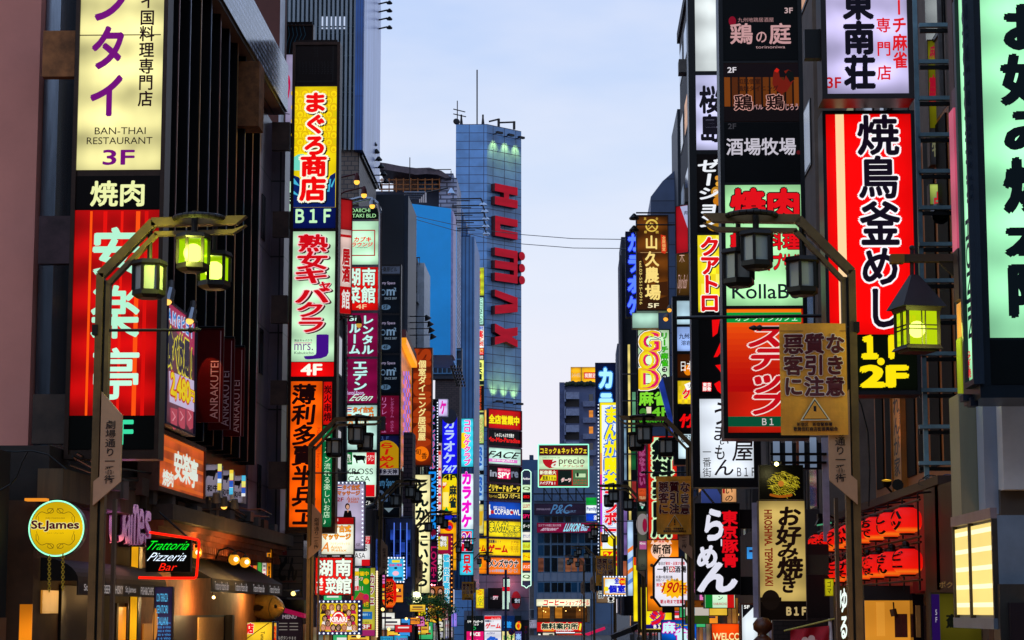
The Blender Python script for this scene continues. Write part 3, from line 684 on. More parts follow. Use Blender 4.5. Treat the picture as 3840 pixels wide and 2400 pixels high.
# ================================================================ LEFT SIGNS
MINT = (196, 246, 206); CREAM = (246, 236, 160)
s = Sign('tall cream lightbox with purple katakana over a red barbecue panel, nearest the left kerb', 34, 266, -70, 615, 1708, .42, BRONZE, 16)
a = s.p(-70, 637, CREAM, .98, var=.3)
a.t('バンタイ', 338, -262, 482, 445, (112, 8, 118), v=1, b=.05).t('タイ国料理専門店', 522, -86, 580, 400, (30, 8, 14), v=1, b=.03)
a.r(296, 130, 604, 134, (70, 60, 40)).t('BAN−THAI'.replace('−', '-'), 356, 478, 547, 504, (24, 10, 14), b=.0).t('RESTAURANT', 326, 515, 572, 541, (24, 10, 14), b=.0).t('3F', 388, 563, 503, 618, (112, 8, 118), b=.03)
a = s.p(660, 786, (12, 8, 9), .4, var=0); a.lit = 1; a.t('焼肉', 338, 676, 550, 776, (236, 240, 168), b=.04)
a = s.p(788, 1558, (190, 8, 8), 1, var=.35)
for x0, x1, cc in ((332, 341, (255, 84, 10)), (382, 397, (226, 14, 8)), (448, 458, (232, 22, 10)), (505, 521, (250, 80, 14)), (538, 552, (214, 12, 8))): a.r(x0 - 3, 790, x1 - 3, 1556, cc)
a.k = 1; a.t('安', 340, 850, 535, 1035, (178, 240, 206), b=.045).t('楽', 338, 1065, 528, 1275, (178, 240, 206), b=.028).t('亭', 340, 1300, 530, 1505, (196, 246, 220), b=.025)
a = s.p(1560, 1686, (8, 10, 10), .4, var=0); a.lit = 1; a.t('2F', 372, 1576, 498, 1666, (60, 220, 160), b=.03)
s.bracket(155, 110, 276, 282, RUST).bracket(140, 806, 264, 985, df((70, 52, 62), .4, .4, .5, 3)).bracket(116, 1476, 246, 1662, df((64, 52, 46), .6, .2, .5, 3)).done()  # top bracket's rust is coloured brighter, as if lamplit

s = Sign('tall tower of lightboxes, yellow wave panel with red hiragana above mint and orange panels', 56, 1086, 145, 1267, 1985, .5, BRONZE, 11)
a = s.p(150, 318, (44, 32, 34), 0); a.frame(1108, 160, 1250, 306, 2, (20, 14, 16))
for k in range(8): a.r(1180, 170 + k * 6, 1183, 172 + k * 6, (10, 8, 8)); a.r(1189, 170 + k * 6, 1192, 172 + k * 6, (10, 8, 8))
for x in (1122, 1134, 1146, 1160, 1170, 1180, 1192, 1206, 1216, 1228, 1240):
    for k in range(7): a.r(x + (k % 3), 232 + k * 7, x + 3 + (k % 3), 235 + k * 7, (10, 8, 8))
a = s.p(325, 778, (252, 222, 10), 1, var=.12)
for j in range(9):
    for i in range(5):
        cx, cy = 1108 + i * 36 + (j % 2) * 18, 350 + j * 26
        if cy < 600 and cx < 1256: a.c(cx, cy, 16, (226, 186, 8)); a.c(cx, cy + 2, 11, (252, 218, 10), 1); a.c(cx, cy + 4, 6, (228, 190, 10), 2)
a.k = 3
a.pg([(1094, 640), (1094, 595), (1118, 580), (1140, 578), (1150, 640)], (110, 214, 190)); a.pg([(1094, 778), (1094, 655), (1120, 665), (1140, 690), (1168, 720), (1200, 718), (1225, 690), (1238, 660), (1258, 648), (1258, 778)], (8, 30, 96), 1)
for q in ([(1096, 660), (1126, 700), (1096, 688)], [(1225, 720), (1236, 672), (1242, 672), (1236, 720)], [(1240, 700), (1256, 668), (1256, 676), (1246, 704)], [(1096, 712), (1130, 740), (1096, 726)]): a.pg(q, (70, 180, 214), 2)
a.k = 6
for ch, q in zip('まぐろ商店', ((1136, 345, 1228, 425), (1138, 428, 1228, 505), (1136, 505, 1226, 586), (1126, 580, 1228, 664), (1124, 662, 1224, 756))): a.t(ch, *q, (240, 6, 6), b=.075, o=[(.16, (250, 250, 225))], shadow=KC)
a = s.p(778, 856, (6, 18, 82), .9, var=.15); a.lit = 1; a.t('B1F', 1110, 786, 1240, 834, (196, 244, 190), b=.025)
a = s.p(868, 1356, (200, 244, 200), 1, var=.22)
for ch, q in zip('熟女キャバクラ', ((1116, 878, 1230, 946), (1112, 942, 1232, 1012), (1098, 1002, 1236, 1066), (1190, 1046, 1246, 1090), (1102, 1076, 1240, 1142), (1106, 1130, 1222, 1192), (1108, 1184, 1224, 1250))): a.t(ch, *q, (205, 8, 22), b=.055, o=[(.1, (250, 200, 205))], shadow=(60, 20, 30))
a.t('J', 1146, 1256, 1226, 1346, (64, 16, 130), b=.03).t('熟女キャバクラ', 1104, 1272, 1172, 1282, (20, 20, 40)).r(1104, 1285, 1170, 1287, (225, 40, 150)).t('mrs.', 1104, 1289, 1174, 1314, (120, 40, 140), b=0).t('Kabukicho', 1104, 1318, 1176, 1328, (60, 60, 70), b=0)
a = s.p(1358, 1412, (232, 8, 10), 1, var=.1); a.t('4F', 1130, 1366, 1206, 1406, (250, 252, 236), b=.05)
a = s.p(1430, 1976, (255, 92, 4), 1, 1088, 1206, var=.2)
for i, ch in enumerate('薄利多賣半兵ヱ'): a.t(ch, 1094, 1438 + i * 76.5, 1186, 1518 + i * 76.5, (22, 4, 6), b=.05, sh=.08)
a.t('Hakuri tabai hambey', 1183, 1604, 1203, 1756, (190, 30, 6), v=2, b=0)
a = s.p(1432, 1592, (222, 14, 10), 1, 1213, 1244, var=.2); a.t('炭火串焼', 1214, 1444, 1244, 1580, (20, 4, 6), v=1, b=.04)
a = s.p(1598, 1976, (4, 104, 56), .95, 1209, 1244, var=.3); a.t('♪エノケン流れる楽しいお店♪', 1214, 1606, 1240, 1968, (214, 250, 210), v=1, b=.0)
for q in ((1018, 455, 1084, 560), (1020, 790, 1080, 886), (1015, 1105, 1075, 1210), (1012, 1425, 1074, 1516), (1005, 1730, 1072, 1832)): s.bracket(*q, df((84, 66, 62), .6, .2, .4, 3))
s.done()

s = Sign('narrow lightbox stack mostly hidden behind the tall yellow and orange tower', 66, 1040, 78, 1164, 2010, .4, BRONZE, 5)
a = s.p(82, 202, (40, 34, 40), 0)
for k in range(7): a.ln([(1052 + k * 14, 90), (1056 + k * 15, 130), (1050 + k * 13, 165), (1046 + k * 13, 200)], 2, (30, 90, 110))  # wavy reflection drawn on the dark panel as teal lines
a = s.p(205, 462, (190, 180, 220), .6); a.t('UO', 1046, 290, 1086, 380, (224, 10, 90), b=.1, sh=.2)
a = s.p(680, 792, MINT, .95); a.t('春', 1046, 716, 1096, 786, KC, b=.05); a.pg([(1046, 770), (1046, 792), (1076, 792)], RC)
for y0, y1, cc, tx, tc in ((890, 1050, (206, 244, 236), '瑠夕', (20, 24, 30)), (1205, 1300, (228, 12, 22), '肉ダイ', WC), (1302, 1330, (10, 10, 12), '肉', RC), (1332, 1418, (180, 236, 206), 'me', KC), (1675, 1738, (176, 246, 206), '〜', (10, 60, 40)), (1830, 1990, (226, 226, 30), '池袋', KC)):
    a = s.p(y0, y1, cc, .95); 
    if len(tx) > 1 and ord(tx[0]) > 300: a.t(tx, 1042, y0 + 4, 1082, y1 - 20, tc, v=1, b=.04)
    else: a.t(tx, 1044, y0 + 8, 1084, y1 - 10, tc, b=.04)
a.t('03-62', 1040, 1950, 1084, 1966, WC, b=.04, o=[(.1, (20, 90, 20))]).t('2', 1052, 1968, 1068, 1986, WC, b=.04, o=[(.1, (20, 90, 20))]); s.done()

s = Sign('round topped chrome edged sign tower with red Chinese restaurant and maroon room panels', 78, 1288, 770, 1422, 1905, .5, STEEL, 7)
L = FRONT(78)
a = s.p(774, 822, (10, 22, 22), .5, var=0); a.lit = 1; a.t('DAIICHI', 1318, 782, 1388, 796, (176, 246, 170), b=0).t('OTAKI BLD', 1304, 802, 1410, 816, (176, 246, 170), b=0)
a = s.p(830, 992, MINT, .98, var=.2); a.frame(1308, 862, 1407, 960, 4, (170, 12, 22)); a.t('カブキ', 1326, 888, 1394, 908, RC, b=.06, sh=.15).t('ラウンジ', 1318, 908, 1398, 926, RC, b=.06, sh=.15).t('Free Style Space', 1334, 926, 1378, 931, KC)
a = s.p(1002, 1163, (222, 14, 10), 1, var=.12)
for ch, q in zip('湖南菜館', ((1300, 1004, 1354, 1072), (1356, 1004, 1410, 1072), (1300, 1074, 1352, 1138), (1354, 1074, 1410, 1138))): a.t(ch, *q, (214, 248, 230), b=.045, o=[(.08, (120, 8, 8))])
a.t('4F', 1336, 1142, 1374, 1158, (240, 200, 150), b=.02)
MAR = (122, 8, 62)
a = s.p(1174, 1337, MAR, .95, var=.2); a.r(1306, 1182, 1352, 1206, KC); a.t('3F', 1312, 1186, 1348, 1203, (206, 246, 236), b=.05, top=1).t('レンタル', 1356, 1180, 1402, 1330, (196, 244, 240), v=1, b=.07, o=[(.11, (30, 10, 30))]).t('ルーム', 1308, 1212, 1352, 1330, (196, 244, 240), v=1, b=.07, o=[(.11, (30, 10, 30))])
a = s.p(1346, 1512, MAR, .95, var=.2); a.t('エデン', 1322, 1350, 1378, 1466, (196, 244, 240), v=1, b=.07, o=[(.11, (30, 10, 30))]).t('Rental Room', 1300, 1466, 1364, 1480, (206, 180, 230), b=.03).t('Eden', 1320, 1478, 1398, 1503, (206, 246, 226), b=.01, sh=.3)
a = s.p(1520, 1686, (196, 240, 228), .98, var=.2); THAI = ((214, 24, 40), WC, (30, 40, 130), WC, (214, 24, 40))
def thai(a, x, y, w, h):
    for i, cc in enumerate(THAI): a.r(x, y + h * (0, .17, .33, .67, .83)[i], x + w, y + h * (.17, .33, .67, .83, 1)[i], cc)
thai(a, 1299, 1528, 20, 16); a.t('タイ古式', 1322, 1526, 1400, 1548, (230, 120, 20), b=.07, o=[(.12, (120, 50, 10))]).t('マッサージ', 1298, 1550, 1402, 1574, (230, 120, 20), b=.07, o=[(.12, (120, 50, 10))]).t('A', 1300, 1572, 1330, 1604, (232, 140, 30), sh=.3).t('Asian', 1332, 1574, 1382, 1592, (226, 160, 60), b=0)
a = s.p(1697, 1863, (214, 250, 226), 1, var=.15); a.r(1291, 1697, 1321, 1742, (4, 110, 50)); a.r(1374, 1697, 1406, 1742, (214, 16, 30)); a.t('肉', 1297, 1702, 1315, 1720, WC, top=1).t('バル', 1293, 1719, 1319, 1736, WC, top=1).t('イタリ', 1375, 1706, 1405, 1718, WC, top=1).t('アン', 1378, 1718, 1402, 1730, WC, top=1)
COW = [(0, 8), (4, 3), (6, 6), (9, 2), (10, 6), (14, 7), (34, 7), (46, 8), (50, 12), (49, 24), (47, 24), (47, 14), (45, 22), (47, 36), (43, 37), (40, 26), (34, 24), (24, 26), (18, 26), (19, 36), (15, 37), (11, 24), (8, 16), (3, 15)]
a.pg([(1323 + x * .98, 1701 + y) for x, y in COW], KC).t('XROSS', 1293, 1757, 1399, 1779, KC, b=0).t('CASA', 1306, 1785, 1388, 1805, KC, b=0).r(1371, 1818, 1405, 1862, (220, 14, 24)).r(1291, 1818, 1308, 1862, (4, 110, 50))
a = s.p(1869, 1900, (14, 12, 14), .4, var=0); a.lit = 1; a.t('ビル', 1366, 1877, 1392, 1895, WC, b=.02)
b = MB(); b.tube([P(1296, 1900, 77.8), P(1296, 775, 77.8), P(1310, 752, 77.8), P(1350, 742, 77.8), P(1395, 746, 77.8), P(1416, 764, 77.8), P(1426, 800, 77.8), P(1424, 1300, 77.8), P(1416, 1860, 77.8), P(1404, 1890, 77.8), P(1370, 1906, 77.8)], .07, STEEL, 8); s.extra.append(('chrome_rail', b)); s.done()
# spot lamps on curled arms above it
for i, (x0, y0, x1, y1, d, lb) in enumerate(((1275, 745, 1365, 722, 74, 'dark red arm lamp with an amber bulb above the mint panel'), (1300, 790, 1396, 763, 77, 'steel arm lamp curving over the rounded sign top'), (1265, 690, 1338, 672, 73, 'upper red arm lamp near the brick wall'), (1268, 1218, 1346, 1208, 74, 'red arm lamp in front of the maroon room panel'), (1262, 1005, 1294, 1140, 74, 'long red arm lamp hanging down beside the red restaurant panel'))):
    r = thing('arm_lamp', lb, 'lamp', P(x0, y0, d), 'arm lamps over the signs')
    m = df((90, 20, 26), .4, .3) if i != 1 else STEEL
    b = MB(); b.tube([P(x0, y0, d), P(x0 + 4, y0 - 18, d), P(x0 + 18, y0 - 26, d), P(x1, y1 - 20, d)], .03, m); b.build('arm', r)
    b = MB(); p0 = P(x1, y1, d); b.lathe(p0, [(.05, .22), (.09, .12), (.12, -.05), (.1, -.06)], m, 12); b.build('lamp_shade', r)
    b = MB(); b.ball(p0 - V3 * .1, .1, em((255, 190, 70), 1.6 if i < 3 else .6), 10); b.build('bulb', r)

s = Sign('cream and red lettered sign side turned toward the road beside the rounded tower', 72, 1272, 745, 1318, 1180, .3, df((150, 20, 24), .5), 2, pl=PLANE((XP(1295, 72, 950), 72, 0), (.75, -1, 0)))
a = s.p(750, 860, (190, 30, 34), .7); a = s.p(862, 1176, (232, 200, 190), .75); a.r(1274, 880, 1316, 890, (200, 20, 24)).t('居酒', 1282, 930, 1312, 1060, (200, 24, 30), v=1, b=.08, o=[(.13, WC)]).r(1274, 1075, 1316, 1176, (206, 14, 18)).t('館', 1280, 1085, 1312, 1160, WC, top=1, b=.03); s.done()
s = Sign('dark sign column with three identical black panels and blue lettering', 95, 1418, 988, 1502, 1940, .4, DKSTEEL, 5)
a = s.p(996, 1026, (100, 108, 124), 0); a.t('一桑原ビル', 1422, 1001, 1490, 1020, KC, b=.03)
for y, fl in ((1032, '5F'), (1182, '4F'), (1332, '3F')):
    a = s.p(y, y + 142, (10, 18, 30), .5, var=.2); a.lit = .8; a.t('Party Space', 1421, y + 24, 1482, y + 37, (150, 140, 170), b=.03).t('O', 1427, y + 53, 1446, y + 76, (90, 120, 150), b=0).t('m', 1451, y + 54, 1479, y + 75, (110, 140, 170), b=.04).t('2', 1477, y + 47, 1486, y + 60, (110, 140, 170), b=.03).t('SINCE 2007', 1442, y + 83, 1488, y + 91, (120, 140, 160), b=.02).c(1446, y + 120, 19, (80, 110, 140), ry=10).t(fl, 1437, y + 113, 1455, y + 127, (10, 16, 24), b=.03, top=2)
a = s.p(1484, 1628, (112, 10, 44), .75, var=.2); a.lit = 1; a.t('リフレッシュ', 1428, 1488, 1452, 1624, (196, 110, 170), v=1, b=0).t('レンタルルーム ホステル', 1463, 1490, 1478, 1620, (180, 90, 150), v=1, b=0)
a = s.p(1634, 1756, (18, 24, 70), .6, var=.1); a.c(1450, 1705, 50, (216, 162, 14), ry=54); a.r(1424, 1720, 1496, 1756, (216, 162, 14), 1); a.lit = .9; a.t('らーめん', 1420, 1658, 1480, 1756, (196, 20, 14), v=1, b=.07, top=2, sh=.1); a.t('1F', 1430, 1637, 1458, 1648, (50, 70, 120), b=.04)
a = s.p(1757, 1781, (170, 170, 190), .6, var=.1); a.t('博多天神', 1414, 1759, 1490, 1779, (14, 16, 40), b=.06)
a = s.p(1788, 1932, (12, 20, 30), .35, var=.1); a.lit = .8; a.t('Party Space', 1416, 1796, 1480, 1830, (60, 110, 150), b=.04, sh=0).t('2m', 1416, 1840, 1486, 1880, (60, 80, 110), b=.05).pg([(1440, 1905), (1476, 1905), (1458, 1922)], (120, 140, 150)); s.done()
# amber lit glass canopy strip beside
r = thing('amber_glass_wall', 'amber lit glass screen with a sloping top beside the black sign column', 'wall', P(1520, 1700, 97))
b = MB(); pw = SIDE(XL - .1); q = [pw.at(1503, 1285), pw.at(1544, 1375), pw.at(1544, 1700), pw.at(1503, 1760)]; b.prism(q, (-.2, 0, 0), em((226, 120, 40), .62, .5)); b.build('glass', r)
b = MB(); b.bar(q[0] + Vector((.1, 0, .1)), q[1] + Vector((.1, 0, .1)), .35, .3, em((250, 160, 30), 1.0, .2)); b.build('light_strip', r)
b = MB(); b.bar(q[0] + Vector((.1, 0, .45)), q[1] + Vector((.1, 0, .45)), .3, .4, df((110, 20, 30), .5)); b.build('top_rail', r)
b = MB()
for j in range(22):
    for i in range(3): c = pw.at(1512 + i * 9 + (j % 2) * 4, 1400 + j * 16); b.slab(c + Vector((.05, 0, 0)), pw.u * .12, V3 * .1, pw.n, -.03, em((110, 100, 240) if (i + j) % 3 else (220, 120, 200), 1.1))
b.build('led_curtain', r)

s = Sign('slim orange brown dining sign with cream vertical writing and a round orange emblem', 113, 1545, 1303, 1621, 1748, .5, df((110, 80, 60), .4, .5), 4)
a = s.p(1308, 1743, (124, 36, 8), .9, var=.3); a.t('SHUNKA', 1552, 1312, 1612, 1690, (166, 54, 12), v=2, b=.1); a.k = 1
a.t('個室ダイニング居酒屋', 1568, 1350, 1598, 1652, (255, 232, 150), v=1, b=.05).c(1580, 1702, 28, (250, 120, 10)).t('旬', 1557, 1682, 1580, 1706, (60, 20, 6), top=2).t('香', 1580, 1697, 1602, 1722, (60, 20, 6), top=2); s.done()
s = Sign('black vertical video sign with red and blue neon letters and a white bulb edge', 122, 1604, 1495, 1642, 2100, .4, BLACK, 2)
a = s.p(1498, 2096, (10, 12, 26), .6, var=0); a.lit = 1; a.t('ネットレバライバル', 1612, 1520, 1632, 1760, (226, 20, 40), v=1, b=.04, o=[(.12, (90, 150, 240))]).t('DVD・VIDEO'.replace('・', '.'), 1608, 1770, 1634, 2020, (20, 140, 236), v=2, b=.06); s.dots(1641, 1505, 1641, 2060, 52, 2.6, (220, 235, 255), 1.5); s.done()
s = Sign('pink and white katakana sign peeping above the blue karaoke tower', 140, 1618, 1496, 1680, 1562, .4, WHITEP, 2)
a = s.p(1498, 1560, (214, 196, 246), .95); a.t('ケ', 1650, 1500, 1674, 1556, (228, 20, 170), b=.08); s.done()
s = Sign('blue round topped karaoke tower with white letters and a yellow mahjong panel below', 148, 1657, 1560, 1715, 2000, .5, df((20, 26, 40), .5), 1.5)
b = MB(); c = P(1686, 1562, 148); b.lathe(c - Vector((0, -.25, 0)), [(.001, 0), (.52, 0), (.52, .5), (.001, .5)], df((20, 26, 46), .5), 20, Vector((0, -1, 0))); s.extra.append(('round_cap', b))
a = s.p(1564, 1776, (20, 20, 236), 1, var=.1); a.t('カラオケ', 1662, 1566, 1708, 1738, (186, 206, 246), v=1, b=.06).t('747', 1660, 1746, 1709, 1772, (190, 215, 250), b=.05, sh=.2)
a = s.p(1776, 1802, (14, 60, 40), .7, var=0); a.lit = 1; a.c(1686, 1802, 27, (240, 220, 20), ry=24).t('4F', 1664, 1780, 1706, 1800, KC, b=.05, top=2)
a = s.p(1804, 1922, (250, 206, 10), 1, var=.1); a.pg([(1660, 1806), (1688, 1806), (1660, 1834)], (226, 14, 20)).t('8F', 1661, 1810, 1674, 1822, WC, top=2).t('麻雀', 1684, 1818, 1712, 1906, (16, 40, 40), v=1, b=.07).r(1662, 1846, 1682, 1900, (255, 236, 120)).pg([(1664, 1918), (1674, 1900), (1684, 1918)], (20, 150, 60))
a = s.p(1926, 1996, (248, 176, 10), 1); a.c(1682, 1974, 18, (230, 30, 20)).c(1676, 1970, 6, (255, 220, 80), 1).c(1688, 1980, 6, (30, 40, 180), 1); s.done()
s = Sign('pale pink strip sign with red figures left of the mahjong panel', 146, 1641, 1660, 1656, 2000, .3, WHITEP, 1); a = s.p(1662, 1996, (236, 190, 196), .9)
a.r(1644, 1670, 1654, 1690, (30, 10, 10)).r(1644, 1692, 1654, 1706, (230, 30, 20))
for k in range(6): a.c(1648, 1760 + k * 32, 6, (226, 30, 60)).c(1649, 1768 + k * 32, 4, (250, 230, 220), 1)
s.done()
s = Sign('cyan and white karaoke tower with magenta letters and a red round the clock panel', 163, 1724, 1775, 1776, 2160, .5, df((20, 60, 80), .5), 1.2)
s.root['label'] = 'white karaoke tower with magenta letters and a red round the clock panel'
a = s.p(1777, 1984, (226, 246, 255), 1.05, var=.1); a.t('カラオケ', 1730, 1766, 1770, 1980, (238, 10, 200), v=1, b=.09, o=[(.12, (250, 190, 240))])
a = s.p(1986, 2070, (40, 200, 240), 1, var=.1); a.r(1731, 1992, 1769, 2068, (236, 16, 50)).t('24', 1734, 2000, 1766, 2034, (150, 20, 190), b=.06, top=2, o=[(.13, WC)]).t('H', 1742, 2040, 1758, 2064, (60, 220, 246), b=.06, top=2)
a = s.p(2076, 2156, (60, 206, 236), 1, var=.1); a.t('日木', 1736, 2078, 1766, 2150, (226, 20, 30), v=1, b=.1); s.done()
s = Sign('cyan club sign with rounded magenta letters and a yellow disc', 165, 1724, 1568, 1776, 1752, .5, df((10, 50, 60), .5), 1.2)
a = s.p(1570, 1750, (60, 214, 240), 1.05, var=.15); a.c(1738, 1652, 22, (250, 216, 10), ry=30, n=20).t('コロッケクラブ', 1738, 1572, 1766, 1746, (240, 20, 170), v=1, b=.07, o=[(.13, (255, 250, 255))], top=1); s.done()

# strip of signs on the lettered tower's left front
s = Sign('narrow stack of small café and restaurant panels on the lettered tower front', 198, 1778, 1003, 1815, 2004, .6, df((30, 50, 60), .5), 1)
a = s.p(1004, 1108, (196, 206, 40), .9, var=.3); a.t('第二東亜会館', 1790, 1016, 1803, 1104, (200, 40, 30), v=1, b=.05)
a = s.p(1114, 1218, (12, 40, 40), .6); a.lit = 1; a.r(1795, 1116, 1812, 1216, (186, 246, 220)).t('CUSTOMA CAFE', 1798, 1118, 1809, 1214, (10, 40, 36), v=2, top=1).t('インターネットカフェ', 1781, 1118, 1792, 1216, WC, v=1)
a = s.p(1222, 1238, (226, 226, 220), 1); a.t('大黒薬粧', 1780, 1223, 1813, 1237, (40, 90, 200), b=.04)
a = s.p(1239, 1278, (250, 240, 230), 1); a.t('薬', 1782, 1240, 1812, 1268, RC, b=.07).t('6F', 1785, 1268, 1808, 1277, (240, 120, 20), b=.05)
a = s.p(1279, 1304, (250, 245, 240), 1); a.t('免税', 1780, 1280, 1813, 1298, (230, 60, 20), b=.05)
a = s.p(1306, 1330, (236, 30, 10), 1); a.t('百家門', 1781, 1307, 1812, 1320, (250, 220, 120), b=.04).t('レストラン', 1781, 1320, 1812, 1328, WC)
a = s.p(1332, 1348, (70, 10, 16), .8); a.t('24時間', 1780, 1333, 1812, 1347, WC, b=.03)
a = s.p(1350, 1428, (240, 246, 120), 1.02); a.t('白木屋', 1785, 1356, 1808, 1424, (10, 40, 30), v=1, b=.1)
a = s.p(1429, 1440, (10, 40, 40), .6); a.lit = 1; a.t('5', 1793, 1430, 1799, 1439, YC)
a = s.p(1443, 1546, (206, 210, 110), .9); a.r(1793, 1446, 1814, 1540, (14, 10, 10)).t('GRAN CYBER CAFE', 1795, 1448, 1804, 1536, (240, 90, 30), v=2, b=.04, top=1).t('インターネット', 1781, 1446, 1790, 1540, (30, 40, 20), v=1)
a = s.p(1555, 1662, (190, 226, 120), .9); a.t('カラオケの鉄人', 1792, 1566, 1811, 1658, (226, 230, 140), v=1, b=.08, o=[(.16, (150, 60, 60))]).t('3F', 1790, 1556, 1810, 1566, (220, 240, 190), b=.03)
for y, fl in ((1668, '2'), (1780, '1')):
    a = s.p(y, y + 96, (150, 190, 224), .95); a.t('SEGA', 1786, y + 10, 1806, y + 84, (20, 90, 190), v=2, b=.1); a = s.p(y + 97, y + 110, (8, 14, 26), .5); a.lit = 1; a.t(fl, 1792, y + 98, 1799, y + 108, WC, b=.03)
a = s.p(1892, 2000, (214, 206, 130), .9); a.pg([(1782, 1920), (1812, 1916), (1808, 1970), (1790, 1974)], (226, 180, 30)); s.done()
# big panels on the cut corner
def hum(label, y0, y1, col, e=1.0, fr=None, fw=1.5, var=.12):
    s = Sign(label, 0, 1827, y0, 1953, y1, .5, fr or df((110, 10, 60), .5), fw, pl=HU, name='corner_sign', group='panels on the cut corner of the lettered tower', lip=.2)
    return s, s.p(y0 + 3, y1 - 3, col, e, var=var)
s, a = hum('red panel with yellow writing, topmost on the cut corner', 1536, 1611, (190, 6, 8)); a.t('全店営業中', 1832, 1558, 1948, 1592, (250, 226, 10), b=.09, o=[(.14, (90, 20, 0))]); s.done()
s, a = hum('black panel with red Latin letters under small white writing', 1613, 1676, (8, 10, 16), .7); a.lit = 1; a.t('しゃぶしゃぶすき焼き', 1854, 1624, 1928, 1640, WC, b=.03).t('Mo-Mo-Paradise', 1830, 1642, 1949, 1658, (226, 20, 20), b=.06); s.done()
s, a = hum('pale mint panel with slanted black capitals and a pink bar', 1679, 1744, (196, 236, 220)); a.t('FACE', 1834, 1694, 1944, 1718, KC, b=.03, sh=.15).r(1830, 1722, 1940, 1734, (226, 120, 200)).t('SHINJUKU', 1846, 1724, 1926, 1732, WC, b=.04, top=1); s.done()
s, a = hum('black panel with grey letters round a magenta block', 1747, 1812, (8, 8, 12), .7); a.lit = 1; a.r(1866, 1756, 1914, 1796, (226, 10, 90)).t('SPY', 1868, 1772, 1912, 1792, WC, b=.06, top=1).t('in', 1838, 1764, 1862, 1786, (150, 156, 170), b=.06).t('re', 1918, 1770, 1942, 1790, (110, 120, 140), b=.06).t('脱出アトラクション', 1868, 1758, 1912, 1768, WC, top=1); s.done()
s, a = hum('black panel with two lines of yellow writing split by a rule', 1815, 1876, (14, 10, 8), .7); a.lit = 1; a.t('ビリヤード&ダーツ', 1828, 1818, 1950, 1844, (248, 216, 60), b=.08).r(1828, 1847, 1950, 1849, (220, 190, 40)).t('シミュレーション', 1828, 1854, 1866, 1866, (240, 200, 60)).t('ゴルフ', 1866, 1851, 1906, 1870, (250, 220, 90), b=.06).t('バグース', 1910, 1852, 1950, 1870, (250, 220, 90), b=.05); s.done()
s, a = hum('blue bowling panel with white letters, red balls and a pin', 1880, 1948, (10, 70, 180), .95); a.t('COPABOWL', 1852, 1910, 1950, 1930, WC, b=.03).t('新宿コパボウル', 1850, 1898, 1896, 1909, WC).c(1846, 1920, 7, (190, 20, 30)).pg([(1831, 1930), (1829, 1914), (1833, 1904), (1832, 1892), (1838, 1892), (1837, 1904), (1841, 1914), (1839, 1930)], WC).c(1919, 1922, 6, (190, 20, 30), 2); s.done()
s, a = hum('yellow panel with big green outlined hiragana', 1952, 2016, (240, 214, 20)); a.t('まんが', 1832, 1956, 1904, 1996, (250, 226, 20), b=.07, o=[(.17, (10, 70, 40))]).t('喫茶', 1904, 1972, 1950, 1996, (250, 226, 20), b=.05, o=[(.15, (10, 70, 40))]).t('ゲラゲラ', 1886, 1996, 1940, 2012, (250, 226, 20), b=.05, o=[(.15, (10, 70, 40))]); s.done()
s, a = hum('golden yellow panel with large dark red katakana and small lists', 2019, 2086, (248, 206, 8)); a.t('地域最大!!', 1830, 2024, 1880, 2038, (30, 20, 60), b=.05).t('ゲーム', 1830, 2042, 1904, 2074, (200, 20, 10), b=.1)
for k in range(5): a.t(('メダル', 'クレーン', 'カード', 'カート', 'プリクラ')[k], 1914, 2028 + k * 9, 1944, 2037 + k * 9, (150, 40, 10))
s.done()
s, a = hum('orange panel with black katakana and pale blue writing, lowest on the corner', 2089, 2156, (244, 116, 10)); a.t('メンズサウナ', 1832, 2098, 1944, 2128, KC, b=.08, o=[(.13, WC)]).t('24H年中無休', 1833, 2134, 1890, 2146, (60, 190, 230), b=.03).t('こり・こり', 1904, 2132, 1942, 2147, KC, b=.05, o=[(.1, WC)]); s.done()
for y0, y1, cc, lb in ((1536, 1600, (250, 190, 90), 'thin amber return panel at the top left of the cut corner'), (1952, 2010, (240, 206, 30), 'narrow yellow return panel left of the green lettered panel'), (2019, 2082, (246, 200, 10), 'narrow golden return panel with a cut off katakana'), (2089, 2152, (244, 130, 10), 'narrow orange return panel with a yellow disc')):
    s = Sign(lb, 199.6, 1816 if y0 == 1536 else 1784, y0, 1825, y1, .4, df((110, 40, 60), .5), 1, group='panels on the cut corner of the lettered tower', name='corner_sign'); a = s.p(y0 + 1, y1 - 1, cc, .95)
    if y0 == 2019: a.t('ーム', 1784, 2042, 1822, 2070, (200, 20, 10), b=.1)
    if y0 == 2089: a.c(1794, 2118, 13, (240, 220, 20)); a.c(1797, 2120, 8, (40, 120, 60), 1)
    s.done()
s = Sign('slim round topped pylon of small square panels with a white neon outline', 196, 1957, 1765, 1991, 2200, .6, df((56, 60, 92), .5), 1)
b = MB(); q = [P(x, y, 195.8) for x, y in ((1957, 2196), (1957, 1770), (1966, 1762), (1982, 1762), (1991, 1770), (1991, 2196), (1982, 2198), (1974, 2206), (1966, 2198), (1957, 2196))]; b.tube(q, .04, em((200, 250, 226), 1.5), 5); s.extra.append(('neon_outline', b))
